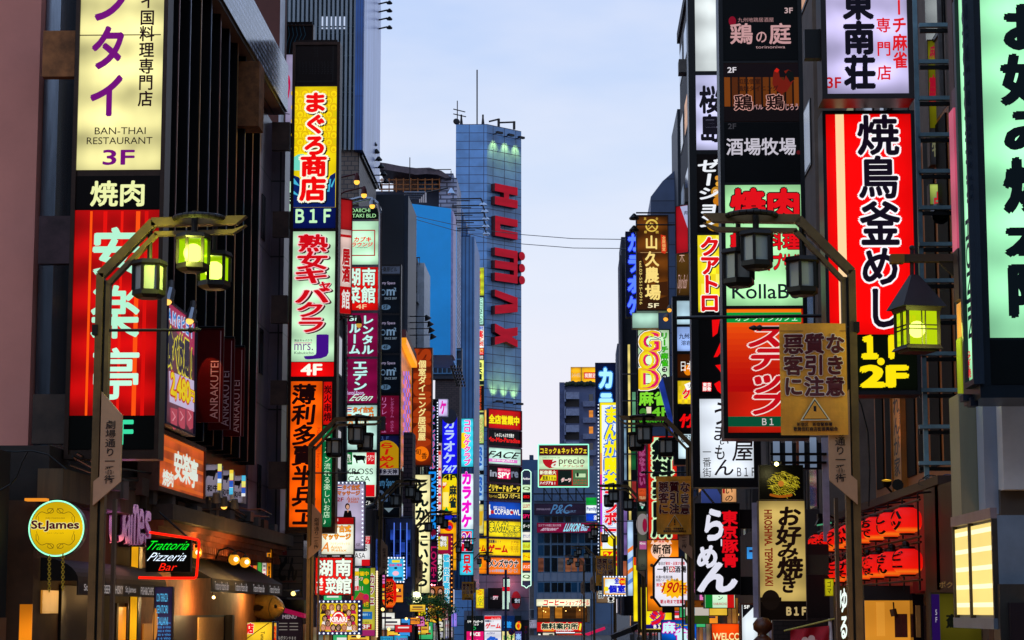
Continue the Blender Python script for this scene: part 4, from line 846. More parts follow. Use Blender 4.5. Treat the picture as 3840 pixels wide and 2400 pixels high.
for y0, y1, cc, tx, tc in ((1788, 1802, (60, 60, 90), 'Pavilion', WC), (1818, 1846, (206, 236, 190), 'Q', (60, 90, 40)), (1850, 1876, (14, 6, 8), '和', RC), (1884, 1912, (216, 240, 196), 'LUXY', (190, 20, 40)), (1922, 1950, (10, 10, 14), 'SPY', (230, 20, 100)), (1958, 1988, (16, 30, 16), 'ダーツ', WC), (1995, 2026, (236, 230, 220), 'ボウリング', (30, 60, 160)), (2034, 2062, (210, 226, 60), 'まんが', (240, 210, 20)), (2072, 2102, (246, 210, 10), 'ゲーム', (200, 30, 10)), (2110, 2140, (236, 100, 20), 'メンズ', WC), (2148, 2178, (220, 240, 206), 'Q', (60, 90, 40))):
    a = s.p(y0, y1, cc, .95 if sum(cc) > 100 else .6, var=.05); a.lit = 1; h = y1 - y0
    a.t(tx, 1961, y0 + h * .25, 1987, y1 - h * .25, tc, b=.04, o=[(.1, (10, 60, 30))] if tx == 'まんが' else ())
s.done()
# ---- lower left cluster
SW = SIDE(XL + .55)
s = Sign('orange barbecue board lit from above with white stylised characters', 0, 586, 1640, 764, 1864, .35, df((120, 84, 70), .5, .2), 3, pl=SW, name='fascia_sign')
a = s.p(1646, 1858, (206, 84, 34), .78, var=.4)  # panel glows by itself, standing in for lamps above
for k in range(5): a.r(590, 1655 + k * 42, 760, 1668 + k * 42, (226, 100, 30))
a.k = 1
for ch, q in zip('焼肉安楽亭', ((606, 1760, 630, 1824), (628, 1768, 648, 1826), (648, 1690, 682, 1806), (680, 1700, 712, 1818), (708, 1722, 740, 1832))): a.t(ch, *q, (240, 250, 236), b=.055)
s.done()
r = thing('sign_spotlight', 'pair of steel spotlights shining on the meat banner', 'lamp', PX(640, 1100, XL + 1))
for k, (x, y) in enumerate(((640, 1085), (722, 1160))):
    b = MB(); p = PX(x, y, XL + .95); b.cyl(p, p + Vector((-.03, -.1, -.24)), .09, STEEL, 10, .11); b.cyl(p, p + Vector((.0, .05, .16)), .06, GREYP, 8); o = b.build('spotlight', r)
    b = MB(); b.ball(p + Vector((-.03, -.1, -.23)), .08, em((255, 190, 90), 1.6), 8); b.build('bulb', o)
s = Sign('slanted all you can eat meat banner with yellow outlined writing and price', 0, 618, 1160, 728, 1615, .2, df((40, 40, 70), .5), 1.5, pl=SIDE(XL + .75), name='banner_sign')
a = s.p(1163, 1612, (120, 66, 84), .55, var=.45); a.lit = .8
a.pg([(620, 1164), (727, 1164), (727, 1300), (620, 1230)], (176, 50, 90)); a.t('食べ放題!', 624, 1255, 726, 1400, (46, 36, 60), b=.08, o=[(.14, (230, 216, 60))]).t('AMGピョイ', 624, 1178, 724, 1240, (50, 130, 210), b=.05, o=[(.13, (220, 225, 250))])
a.pg([(628, 1418), (722, 1400), (725, 1520), (632, 1530)], (206, 190, 224), 2); a.t('2,480', 634, 1416, 706, 1506, (240, 210, 20), b=.06, o=[(.13, (200, 60, 30))], top=3).t('円', 706, 1460, 724, 1506, (240, 210, 20), b=.05, o=[(.13, (200, 60, 30))], top=3)
for x in (634, 664, 694): a.pg([(x, 1534), (x + 26, 1528), (x + 26, 1600), (x + 14, 1612), (x + 2, 1596)], (186, 70, 90), 2); a.ln([(x + 6, 1545), (x + 18, 1560), (x + 8, 1580)], 3, (226, 150, 160), 3)
s.done()
for lb, x0, y0, x1, y1, d in (('dark red shop flag with white capitals, nearest of three and lit by a spot', 740, 1232, 838, 1584, 44), ('middle dark red shop flag with white capitals', 783, 1270, 878, 1612, 46.3), ('farthest dark red shop flag with white capitals', 828, 1304, 916, 1636, 48.6)):
    s = Sign(lb, d, x0, y0, x1, y1, .04, df((110, 10, 14), .6), .8, cat='flag', name='shop_flag', group='three red flags on the fin building')
    a = s.p(y0 + 1, y1, (104, 10, 14), 0); w = x1 - x0
    a.r(x0 + w * .86, y0 + 8, x0 + w * .89, y1 - 2, (206, 150, 150)).t('ANRAKUTEI', x0 + w * .5, y0 + 122, x0 + w * .8, y1 - 14, (216, 160, 160), v=3, b=0)
    b = MB(); b.cyl(P(x0 - 12, y0 - 4, d), P(x1 + 2, y0 - 4, d), .03, BLACK, 6); s.extra.append(('pole', b)); s.done()
L = bpy.data.lights.new('flag_spot', 'SPOT'); L.energy = 40; L.color = (1, .5, .15); L.spot_size = .55; lo = bpy.data.objects.new('flag_spot', L); COL.objects.link(lo); lo.location = P(752, 1225, 43.4); lo.rotation_euler = Vector((.1, .35, -.6)).to_track_quat('-Z', 'Y').to_euler()
for k, (x0, y0, x1, y1, d) in enumerate(((766, 1742, 822, 1862, 45), (824, 1764, 866, 1878, 47.5), (868, 1784, 912, 1886, 50))):
    s = Sign(('white cube sign with a black cow, nearest of three in the row', 'white cube sign with a black cow, second in the row', 'white cube sign with a black cow, farthest and smallest')[k], d, x0, y0, x1, y1, .5, df((170, 176, 190), .5), 1.5, name='cube_sign', group='cow lightboxes over the canopy')
    a = s.p(y0 + 1, y1 - 1, (150, 140, 160), .62); w = x1 - x0; a.lit = .6
    a.pg([(x0 + w * (.95 - x / 52), y0 + 12 + y * 1.25 * w / 56) for x, y in COW], (16, 14, 18)).t('和牛', x0 + w * .2, y1 - 44, x1 - 4, y1 - 18, (20, 16, 20), b=.06)
    b = MB(); c, u, v = rect(FRONT(d - .06), x1 - 6, y0 + 4, x1 + 8, y1 - 30)
    for j in range(6): b.slab(c + V3 * (j - 2.5) * v.z / 3, u, V3 * v.z / 3.2, Vector((0, -1, 0)), -.02, em([(250, 210, 60), (80, 190, 230), (240, 240, 240), (40, 90, 190), (220, 60, 60), (230, 230, 120)][(j + k) % 6], .9))
    s.extra.append(('neon_strip', b)); s.done()
# St James corner shop
r = bld('corner_bar_building', 'dark weathered bar front under the pink wall')
z1 = ZP(1692, 34.7); wb = df((96, 66, 42), .8, 0, .4, 1.4, .2); b = MB()
b.box((XL - 6, 33, 0), (XL - .05, 40.4, 4.7), wb); b.box((XL - 6, 33.2, 4.7), (XL + .1, 40.4, z1 - .002), df((40, 31, 27), .7, 0, .5, 2)); b.box((XL - .05, 33.1, 4.72), (XL + .35, 40.5, 5.2), df((96, 78, 54), .7, 0, .5, 1.5, 0, .4, True))
b.box((XL - 7, 31.6, 0), (XL - .3, 32.4, 5.4), df((8, 7, 7), .7)); b.build('wall', r)
b = MB(); b.fb(92, 1868, 172, 1878, 32.7, .2, em((250, 150, 40), .9)); b.build('soffit_light', r)
b = MB(); b.fb(72, 2266, 118, 2420, 31.55, .04, em((236, 132, 20), .9, .5)); b.build('poster_window', r)
def sp(b, x0, y0, x1, y1, m, t=.03, X=XL - .05):
    c_, u_, v_ = rect(SIDE(X), x0, y0, x1, y1); b.slab(c_ + Vector((t, 0, 0)), u_, v_, Vector((1, 0, 0)), -t + .001, m)
b = MB(); sp(b, 152, 2214, 212, 2300, em((200, 130, 44), .7, .5)); b.build('window', r); b = MB(); sp(b, 432, 2276, 466, 2420, em((246, 150, 30), 1, .4)); b.build('window', r)
b = MB(); sp(b, 218, 2200, 420, 2425, df((14, 10, 8), .5), .05); sp(b, 424, 2262, 432, 2425, df((60, 36, 18), .5), .06); sp(b, 466, 2262, 478, 2425, df((60, 36, 18), .5), .06); b.build('door', r)
s = Sign('round yellow bar sign with blackletter writing and a mint neon ring', 32.4, 108, 1878, 312, 2084, .2, BLACK, 1, name='round_sign', casing=False)
c = s.R[0]; b = MB(); b.lathe(c + Vector((0, .25, 0)), [(.001, 0), (.43, 0), (.43, .22), (.405, .22), (.405, .2), (.001, .2)], df((60, 70, 80), .3, .5), 40, Vector((0, -1, 0))); s.body = b
b = MB(); b.tube([c + Vector((math.cos(t * math.pi / 24) * .418, .02, math.sin(t * math.pi / 24) * .418)) for t in range(49)], .012, em((150, 255, 200), 1.5), 6); s.extra.append(('neon_ring', b))
mb = MB(); n = Vector((0, -1, 0)); ring = [c + Vector((math.cos(t * math.pi / 20) * .402, .04, math.sin(t * math.pi / 20) * .402)) for t in range(40)]
mb.face(ring, em((222, 180, 10), 1.0, .3, True)); a = Art(FRONT(32.4), .9, .045); s.arts.append(('panel', mb, a))
OL = (90, 70, 14)
for sx in (-1, 1):
    for sy in (-1, 1):
        pts = []
        for t in range(15):
            q = t / 14; pts.append((210 + sx * (8 + 64 * q), 1982 + sy * (76 - 34 * q - 10 * math.sin(q * 6.3))))
        a.ln(pts, 2, OL); a.ln([(210 + sx * 72, 1982 + sy * y) for y in (44, 30, 22)] , 2, OL); a.ln([(210 + sx * (66 + 4 * math.sin(y / 8)), 1982 + sy * y) for y in range(10, 46, 5)], 1.5, OL)
        a.ln([(210 + sx * (18 + 12 * math.cos(t * .5)), 1982 + sy * (66 + 9 * math.sin(t * .5))) for t in range(13)], 2, OL)
a.t('PURE STANDING BAR', 174, 1941, 246, 1946, OL, b=0).t('St.James', 121, 1953, 298, 1992, (76, 8, 22), b=.05, o=[(.1, (240, 236, 160))]).t('セント・ジェームス', 178, 1996, 242, 2003, OL, b=0); s.done()
for lb, x, y0, y1 in (('longer gilt chain hanging under the round bar sign', 185, 2088, 2225), ('shorter gilt chain hanging under the round bar sign', 236, 2080, 2220)):
    b = MB(); n = 15
    for k in range(n):
        p = P(x, y0 + (y1 - y0) * k / n, 32.3); w = .022
        ring = [p + Vector((math.cos(t * math.pi / 4) * (w if k % 2 else .006), math.sin(t * math.pi / 4) * .01, math.sin(t * math.pi / 4) * .024)) for t in range(9)]
        b.tube(ring, .006, df((170, 130, 30), .35, .8), 5)
    tag(b.build('hanging_chain'), lb, 'chain', 'chains under the round sign')
def awning(lb, X, x0, x1, yt, yb, out, valance, col, txts, d0=None, letter=(190, 186, 190), arc=True):
    pw = SIDE(X); p0, p1 = pw.at(x0, yb), pw.at(x1, yb); zt, zb = pw.at((x0 + x1) / 2, yt).z, pw.at((x0 + x1) / 2, yb).z
    r = thing('awning', lb, 'awning', ((X + out / 2), (p0.y + p1.y) / 2, zb - valance)); m = df(col, .7, 0, .25, 6)
    b = MB(); N = 8
    for y0_, y1_ in ((p0.y, p1.y),):
        prof = [(X + out * math.sin(t / N * math.pi / 2), zb + (zt - zb) * math.cos(t / N * math.pi / 2)) if arc else (X + out * t / N, zt + (zb - zt) * t / N) for t in range(N + 1)]
        for (xa, za), (xb_, zb_) in zip(prof, prof[1:]): b.face([(xa, y0_, za), (xb_, y0_, zb_), (xb_, y1_, zb_), (xa, y1_, za)], m)
        b.face([(X, y0_, zb)] + [(xa, y0_, za) for xa, za in prof], m)
    b.build('canopy', r)
    b = MB(); b.box((X + out - .02, p0.y, zb - valance), (X + out, p1.y, zb), df(tuple(min(255, int(v * 1.6) + 6) for v in col), .7)); vo = b.build('valance', r)
    a = Art(SIDE(X + out), .45, .012); pv = SIDE(X + out)
    for t, f0, f1 in txts:
        ya, yb_ = p0.y + (p1.y - p0.y) * f0, p0.y + (p1.y - p0.y) * f1
        vs, fs = glyph(t, .0); xs = [q[0] for q in vs]; ys = [q[1] for q in vs]
        a.mb.mesh([(X + out + .012, ya + (x - min(xs)) / (max(xs) - min(xs)) * (yb_ - ya), zb - valance * .82 + (y - min(ys)) / (max(ys) - min(ys)) * valance * .62) for x, y in vs], fs, em(letter, .55))
    a.mb.build('lettering', vo)
    return r
awning('black rounded bar awning with white blackletter valance', XL - .04, 150, 508, 2108, 2188, .6, .22, (16, 15, 14), (('St.James', .05, .2), ('BEER&WHISKY', .25, .45), ('St.James', .48, .6), ('FISH&CHIPS', .66, .82), ('St.James', .87, .98)))
r = thing('chrome_letter_sign', 'tall jagged chrome letters reflecting purple light over the bar doorway', 'sign', PX(470, 2040, XL - .1)); chrome = df((214, 160, 206), .22, .9, .2, 4)  # lilac base colour carries part of the purple reflection
for i, (ch, x0, y0, x1, y1) in enumerate((('S', 368, 1876, 392, 2010), ('t', 396, 1846, 426, 2030), ('J', 440, 1846, 462, 2030), ('a', 462, 1896, 482, 2036), ('m', 484, 1896, 512, 2040), ('e', 512, 1912, 532, 2040), ('s', 536, 1920, 558, 2040))):
    a = Art(PLANE((XP(470, 38.5), 38.5, 0), (.55, -1, 0)), 0); a.mat = lambda c: chrome; b = a.mb
    for k in range(4): a.lift = k * .045; a.t(ch, x0, y0, x1, y1, 0, b=.03 - .006 * k)
    b.build('chrome_letter', r)
b = MB(); b.fb(372, 1905, 545, 2050, 39.2, .1, df((36, 18, 24), .5)); b.fb(455, 1850, 548, 1905, 39.1, .06, df((70, 60, 40), .6)); b.build('backboard', r)
for p_, cc_ in ((P(430, 1925, 37.6), (.85, .25, .8)), (P(520, 2060, 37.8), (1, .35, .2)), (P(300, 2260, 35), (1, .6, .2)), (P(440, 2210, 37), (1, .55, .2))):
    L = bpy.data.lights.new('neon_bounce', 'POINT'); L.energy = 8; L.color = cc_; L.shadow_soft_size = .3; lo = bpy.data.objects.new('neon_bounce', L); COL.objects.link(lo); lo.location = p_  # fill lamps added without fixtures, for the chrome letters and bar front
r = thing('light_column', 'narrow glowing amber column between the bar and the pizzeria', 'lamp', P(500, 2400, 40)); b = MB(); b.fb(488, 2045, 515, 2420, 39.6, .2, em((250, 176, 24), .95, .3, True)); b.build('diffuser', r); b = MB(); b.fb(484, 2040, 488, 2420, 39.55, .3, BLACK); b.fb(515, 2040, 519, 2420, 39.55, .3, BLACK); b.build('frame', r)
s = Sign('hanging board with green, white and red neon handwriting', 37, 548, 2020, 717, 2145, .12, BLACK, 1, name='neon_sign')
a = s.p(2022, 2143, (5, 12, 9), 0, x0=552, x1=713); a.lit = 1.25
a.t('Trattoria', 555, 2028, 712, 2062, (10, 230, 40), b=-.005, sh=.18).t('Pizzeria', 563, 2072, 702, 2104, (225, 240, 255), b=-.005, sh=.18).t('Bar', 600, 2112, 664, 2140, (250, 30, 10), b=-.005, sh=.18)
b = MB(); b.tube([P(x, y, 36.8) for x, y in ((560, 1996), (722, 2020), (745, 2026), (747, 2036), (737, 2160), (732, 2168), (600, 2168), (520, 2166))], .022, em((255, 26, 8), 1.5), 8); s.extra.append(('red_neon_tube', b))
b = MB(); b.cyl(P(596, 1920, 36.9), P(712, 2022, 36.9), .02, BLACK, 6); s.extra.append(('stay_rod', b)); s.done()
# pizzeria front
r = bld('pizzeria_front', 'pizzeria front with terracotta cornice, lit stucco wall and dark timber doors')
st = df((150, 88, 44), .8, 0, .25, 3, .2); b = MB(); zc = PX(800, 2040, XL).z
b.box((XL - 5, 40.6, 0), (XL - .05, 57.4, 4.7), st); b.build('wall', r)
b = MB(); terra = df((150, 70, 34), .8, 0, .35, 2, .2)
for k in range(5): b.box((XL - .04, 40.2, 4.15 + k * .11), (XL + .18 + k * .1, 57.6, 4.26 + k * .11), terra)
for k in range(70): b.box((XL + .3, 40.3 + k * .24, 4.22), (XL + .5, 40.42 + k * .24, 4.36), terra)
b.box((XL - .04, 40.2, 4.71), (XL + .75, 57.7, 5.0), df((78, 66, 60), .7, 0, .5, 2)); b.build('cornice', r)
b = MB(); b.box((XL - .04, 43, 0), (XL + .02, 52, 2.9), df((34, 20, 14), .5)); b.box((XL + .03, 47.2, 0), (XL + .06, 50.6, 2.85), df((196, 150, 90), .8, 0, .1, 8)); b.box((XL + .03, 51, 0), (XL + .2, 51.3, 2.9), df((40, 22, 12), .5)); b.box((XL + .03, 44.4, 0), (XL + .05, 46.4, 1.9), df((90, 36, 16), .5)); b.build('door', r)
b = MB(); b.box((XL + .021, 41.2, .5), (XL + .05, 42.6, 2.75), em((200, 120, 40), .5, .6)); b.build('window', r); b = MB(); b.box((XL + .051, 44.5, .3), (XL + .07, 46.3, .34), em((220, 160, 60), .6)); b.box((XL + .051, 44.5, 1.8), (XL + .07, 46.3, 1.84), em((220, 160, 60), .6)); b.build('chalkboard_trim', r)
awning('black pizzeria awning with white handwritten valance', XL, 640, 935, 2100, 2180, .85, .28, (16, 18, 22), [('Trattoria Pizzeria Bar', .03 + k * .25, .2 + k * .25) for k in range(4)], arc=False)
for k, (x, y, dd) in enumerate(((878, 2098, .9), (919, 2108, .9), (735, 2072, .5))):
    p = PX(x, y, XL + dd); r = thing('globe_lamp', ('amber globe wall lamp on a curled arm, left of a close pair', 'amber globe wall lamp on a curled arm, right of a close pair', 'amber globe lamp half hidden behind the neon board')[k], 'lamp', p, 'globe lamps over the pizzeria awning')
    b = MB(); b.ball(p, .125, em((240, 160, 30), .9, .3, True), 16); b.build('globe', r, True); b = MB(); b.ball(p + Vector((.06, -.12, 0)), .05, em((255, 240, 190), 2.2), 8); b.build('bulb', r)
    b = MB(); b.tube([p + V3 * .13, p + Vector((0, 0, .2)), p + Vector((-.15, .05, .26)), p + Vector((-.35, .1, .2)), p + Vector((-.42, .1, .02))], .018, BLACK); b.lathe(p + V3 * .1, [(.08, 0), (.05, .05), (.02, .06)], BLACK, 10); b.build('arm', r)
    L = bpy.data.lights.new('globe_light', 'POINT'); L.energy = 42; L.color = (1, .55, .15); L.shadow_soft_size = .12; lo = bpy.data.objects.new('globe_light', L); COL.objects.link(lo); lo.location = p + Vector((.3, -.2, 0))
p = PX(801, 2240, XL + .5); r = thing('ceiling_spot', 'small bright spotlight under the pizzeria awning', 'lamp', p); b = MB(); b.ball(p, .035, em((255, 225, 150), 5), 8); b.build('bulb', r); b = MB(); b.cyl(p + V3 * .03, p + V3 * .2, .05, BLACK, 8); b.build('housing', r)
L = bpy.data.lights.new('spot_light', 'POINT'); L.energy = 130; L.color = (1, .62, .25); L.shadow_soft_size = .05; lo = bpy.data.objects.new('spot_light', L); COL.objects.link(lo); lo.location = p + Vector((.15, -.15, -.12))
s = Sign('glowing menu board with cyan chalk writing by the pizzeria door', 37.5, 578, 2200, 648, 2420, .1, DKSTEEL, 2, name='menu_board'); a = s.p(2202, 2418, (60, 50, 90), .55, var=.6); a.lit = 1
for k, w in enumerate(('CON TERRAZZA', 'SENTORI', 'ITALIANI')): a.t(w, 588, 2226 + k * 44, 630, 2256 + k * 44, (90, 190, 240), b=0)
for k in range(5): a.t('pizza e vino'[k:], 592, 2332 + k * 14, 640, 2342 + k * 14, (70, 150, 220), b=0)
a.c(582, 2340, 10, (190, 120, 50), ry=60); s.done()
s = Sign('row of tall picture menus lit on a panel at the pizzeria corner', 0, 926, 2055, 1018, 2226, .12, DKSTEEL, 1, pl=PLANE((XL + .1, 55, 0), (.9, -1, 0)), name='menu_board')
for k, cc in enumerate(((206, 20, 26), (220, 40, 130), (60, 150, 60), (226, 215, 205), (236, 140, 20))):
    x0 = 930 + k * 17.6; a = s.p(2060, 2222, cc, .9, x0=x0, x1=x0 + 15, var=.4)
    if k in (0, 4): a.t('焼とり居酒屋', x0 + 3, 2075, x0 + 12, 2170, WC if k == 0 else KC, v=1, b=.06)
    elif k == 3:
        for j in range(9): a.r(x0 + 3, 2075 + j * 15, x0 + 12, 2080 + j * 15, (190, 60, 120) if j % 3 else (60, 60, 70))
    else:
        for j in range(4): a.c(x0 + 7.5, 2090 + j * 34, 7, [(240, 210, 60), (230, 230, 220), (220, 120, 40), (70, 160, 60)][(j + k) % 4], ry=14)
s.done()
# tuna
p0, p1 = P(905, 2265, 57), P(1066, 2283, 55.5)
r = thing('tuna_sculpture', 'large golden tuna fish sculpture hung over the yellow tuna shop sign', 'sculpture', (p0 + p1) / 2)
fm = df((176, 132, 62), .25, .55, .35, 3, .1); b = MB(); ax = (p1 - p0); Ln = ax.length; ax.normalize(); up = V3; sd = ax.cross(up).normalized(); up = sd.cross(ax)
prof = [(0, .04), (.1, .12), (.22, .25), (.38, .35), (.55, .4), (.7, .38), (.82, .31), (.9, .22), (.96, .12), (1, .02)]
N = 18; vs = []
for t, h in prof: vs += [p0 + ax * Ln * t + up * (h * .9 * math.sin(k * 2 * math.pi / N)) + sd * (h * .62 * math.cos(k * 2 * math.pi / N)) for k in range(N)]
b.mesh(vs, [(j * N + i, j * N + (i + 1) % N, (j + 1) * N + (i + 1) % N, (j + 1) * N + i) for j in range(len(prof) - 1) for i in range(N)], fm); b.build('body', r, True)
def fin(nm, pts, m, t=.03):
    b = MB(); b.prism([p0 + ax * Ln * x + up * y - sd * z for x, y, z in pts], sd * t, m); b.build(nm, r)
dk = df((50, 40, 30), .4, .3); fside = -1 if sd.y > 0 else 1
fin('tail_fin', [(.02, 0, 0), (-.12, .42, 0), (-.05, .02, 0), (-.12, -.42, 0)], dk); fin('dorsal_fin', [(.34, .3, 0), (.42, .55, 0), (.46, .44, 0), (.6, .34, 0)], dk); fin('belly_fin', [(.4, -.3, 0), (.36, -.5, 0), (.5, -.34, 0)], dk)
b = MB(); b.prism([p0 + ax * Ln * x + up * y + sd * fside * (.27) for x, y in ((.72, .02), (.6, .06), (.44, 0), (.5, -.1), (.66, -.08))], sd * fside * .03, dk); b.build('side_fin', r)
b = MB(); b.lathe(p0 + ax * Ln * .9 + up * .05 + sd * fside * .135, [(.001, .03), (.04, .025), (.055, 0)], BLACK, 12, sd * fside); b.build('eye', r)
b = MB(); q = [p0 + ax * Ln * (.79 + .02 * math.cos(t)) + up * (.28 * math.sin(t)) + sd * fside * (.215 * math.cos(t) + .01) for t in [(-1.2 + .24 * k) for k in range(11)]]; b.tube(q, .008, dk, 5); q = [p0 + ax * Ln * (1 - .06 * k) + up * (-.02 - .015 * k) + sd * fside * (.03 + .04 * k) for k in range(3)]; b.tube(q, .008, dk, 5); b.build('gill_line', r)
L = bpy.data.lights.new('tuna_light', 'POINT'); L.energy = 90; L.color = (1, .72, .3); L.shadow_soft_size = .1; lo = bpy.data.objects.new('tuna_light', L); COL.objects.link(lo); lo.location = P(985, 2215, 54)  # added lamp without a fixture, brightens the fish
s = Sign('yellow tuna shop lightbox with a red character under the fish', 55, 924, 2332, 1022, 2425, .3, DKSTEEL, 1.5); a = s.p(2334, 2424, (236, 190, 40), .95); a.t('店', 926, 2336, 952, 2376, RC, b=.1, o=[(.14, WC)]).t('Tuna', 978, 2368, 992, 2400, KC, v=2, b=.02).ln([(924, 2396), (1008, 2336)], 3, (60, 40, 10)); s.done()
s = Sign('slim yellow lightbox with red writing right of the tuna shop sign', 55.5, 1020, 2330, 1038, 2425, .3, df((40, 100, 190), .5), 1); a = s.p(2336, 2424, (226, 170, 50), .9); a.t('鮪酒場', 1022, 2346, 1036, 2410, RC, v=1, b=.05); s.done()
s = Sign('weathered wooden board with big black hiragana in shade', 60, 1028, 1990, 1136, 2240, .1, df((50, 40, 32), .8), 1, name='wooden_board', cat='sign'); a = s.p(1992, 2238, (86, 74, 62), 0, mat=tiles((96, 82, 70), (40, 34, 30), 5, .19, .8, .5, .012)); a.t('どん', 1040, 2085, 1115, 2180, (10, 8, 8), b=.1).r(1042, 2066, 1076, 2082, (130, 20, 20)).t('yamadori', 1060, 2176, 1110, 2186, (130, 30, 24)); s.done()
s = Sign('dark menu wall with pale price lines under the magenta awning', 60.5, 1030, 2290, 1135, 2425, .1, df((30, 26, 30), .7), 1, name='menu_board'); a = s.p(2292, 2424, (52, 36, 44), .35); a.lit = .5; a.t('MENU', 1060, 2306, 1112, 2320, (190, 170, 180), b=.05)
for j in range(6): a.r(1046 + (j % 2) * 40, 2336 + (j // 2) * 12, 1078 + (j % 2) * 40, 2339 + (j // 2) * 12, (170, 160, 150))
a.t('ねぎタン980', 1042, 2384, 1112, 2400, (190, 180, 170), b=.02); s.done()
r = thing('magenta_awning', 'magenta shop awning edge sloping down behind the fish nose', 'awning', P(1100, 2300, 59)); b = MB(); b.prism([P(x, y, 59) for x, y in ((1066, 2280), (1140, 2304), (1140, 2318), (1060, 2296))], (0, .8, 0), em((190, 20, 80), .5)); b.build('cloth', r); b = MB(); b.prism([P(x, y, 59.1) for x, y in ((1030, 2245), (1140, 2250), (1140, 2300), (1066, 2280), (1030, 2276))], (0, 1, 0), BLACK); b.build('roof', r)
p = P(1103, 2226, 57); r = thing('clip_lamp', 'clamp spotlight glowing on a thin arm by the wooden board', 'lamp', p); b = MB(); b.cyl(P(1020, 2213, 57), P(1098, 2213, 57), .012, STEEL, 6); b.cyl(p + Vector((.12, .1, .05)), p, .05, STEEL, 10, .085); b.build('arm', r); b = MB(); b.ball(p - Vector((.02, .03, 0)), .06, em((255, 220, 120), 3), 8); b.build('bulb', r)
# massage and red panels behind the second lamp post
s = Sign('white massage sign with a dark dressed figure and a white bulb edge', 66, 1262, 1805, 1368, 2066, .3, df((150, 150, 176), .5), 3); a = s.p(1816, 2058, (190, 176, 206), .8); thai(a, 1264, 1820, 18, 16); a.t('タイ古式', 1284, 1818, 1350, 1838, (220, 120, 40), b=.07, o=[(.12, (120, 60, 20))]).t('マッサージ', 1264, 1840, 1350, 1858, (220, 120, 40), b=.07, o=[(.12, (120, 60, 20))]).t('2F', 1264, 1866, 1288, 1880, (150, 20, 40), b=.04).t('Asian', 1300, 1862, 1346, 1876, (190, 90, 50)).t('Relax', 1306, 1874, 1344, 1886, (190, 90, 50))
a.c(1303, 1899, 9, (40, 20, 20), ry=12).c(1304, 1901, 6, (226, 170, 140), 1, ry=8).pg([(1292, 1915), (1316, 1915), (1320, 1935), (1317, 1970), (1289, 1970), (1288, 1935)], (14, 10, 14), 1).pg([(1301, 1912), (1309, 1912), (1305, 1924)], (226, 170, 140), 2).t('527', 1336, 2038, 1350, 2048, (60, 20, 30)); s.dots(1360, 1828, 1360, 2050, 14, 3.4).dots(1264, 1811, 1366, 1811, 7, 3.4).done()
s = Sign('cream massage lightbox with a red header over the red restaurant panel', 57, 1205, 1938, 1328, 2081, .3, DKSTEEL, 2); a = s.p(1941, 1966, (170, 8, 12), .9); a.t('2F', 1246, 1946, 1268, 1960, WC, b=.03); a = s.p(1967, 2078, (250, 250, 225), 1, var=.1); thai(a, 1208, 1976, 18, 16); a.t('タイ古式', 1226, 1970, 1316, 1996, (245, 160, 30), b=.07, o=[(.12, (170, 60, 10))]).t('マッサージ', 1208, 2000, 1316, 2024, (245, 160, 30), b=.07, o=[(.12, (170, 60, 10))]).t('A', 1208, 2034, 1238, 2068, (240, 140, 40), sh=.3).t('アジアンリラックス', 1238, 2034, 1312, 2044, (226, 190, 60)).t('Asian', 1240, 2046, 1282, 2057, (236, 170, 60)).t('Relax', 1244, 2058, 1300, 2068, (236, 170, 60)); s.done()
s = Sign('square red restaurant lightbox with four white brush characters and 4F', 56, 1180, 2088, 1326, 2234, .35, BRONZE, 4); a = s.p(2092, 2230, (232, 8, 12), 1.02, var=.08)
for ch, q in zip('湖南菜館', ((1190, 2098, 1250, 2162), (1256, 2094, 1318, 2162), (1220, 2166, 1262, 2226), (1258, 2164, 1320, 2228))): a.t(ch, *q, (238, 252, 236), b=.05, o=[(.09, (90, 0, 4))])
a.t('4', 1188, 2168, 1212, 2194, (240, 252, 240), b=.03).t('F', 1190, 2200, 1210, 2224, (240, 252, 240), b=.03); s.done()
s = Sign('café poster board with rows of smiling portraits in a blue frame of white bulbs', 55, 1188, 2250, 1357, 2381, .2, df((60, 70, 140), .5), 12); a = s.p(2262, 2370, (236, 196, 20), 1, x0=1200, x1=1341, var=.1)
rp = random.Random(4)
for j, (y, xs) in enumerate(((2276, (1215, 1244, 1270, 1294, 1324)), (2296, (1230, 1308)), (2318, (1219, 1322)), (2336, (1230, 1310)), (2352, (1212, 1250, 1270, 1291, 1330)))):
    for x in xs:
        h = rp.choice([(50, 26, 18), (90, 44, 20), (30, 18, 18), (160, 100, 50)]); sk = rp.choice([(240, 190, 160), (226, 170, 140)]); cl = rp.choice([(20, 16, 20), (240, 230, 226), (190, 20, 80), (210, 120, 110)])
        a.c(x, y + 2, 11, h, j, ry=14, n=14).pg([(x - 13, y + 26), (x - 8, y + 12), (x + 8, y + 12), (x + 13, y + 26)], cl, j).c(x, y + 2, 7, sk, j, ry=10, n=14).c(x, y - 6, 8, h, j, ry=4, n=10)
        a.put(*rect(a.pl, x - 4, y, x + 4, y + 8), [(0, 0), (0, .2), (.3, .2), (.3, 0), (.7, 0), (.7, .2), (1, .2), (1, 0), (.25, .75), (.25, .95), (.75, .95), (.75, .75)], [(0, 1, 2, 3), (4, 5, 6, 7), (8, 9, 10, 11)], (110, 40, 40), j + 1)
a.k = 8; a.c(1270, 2316, 25, (220, 20, 40)).c(1270, 2316, 20, WC, 1).c(1270, 2316, 15, (220, 20, 40), 2).t('KIRARI', 1240, 2314, 1302, 2332, WC, b=.07, o=[(.15, (215, 20, 60))], top=3).t('出会いカフェ', 1252, 2332, 1298, 2340, (225, 40, 60), b=.03, o=[(.1, WC)], top=3)
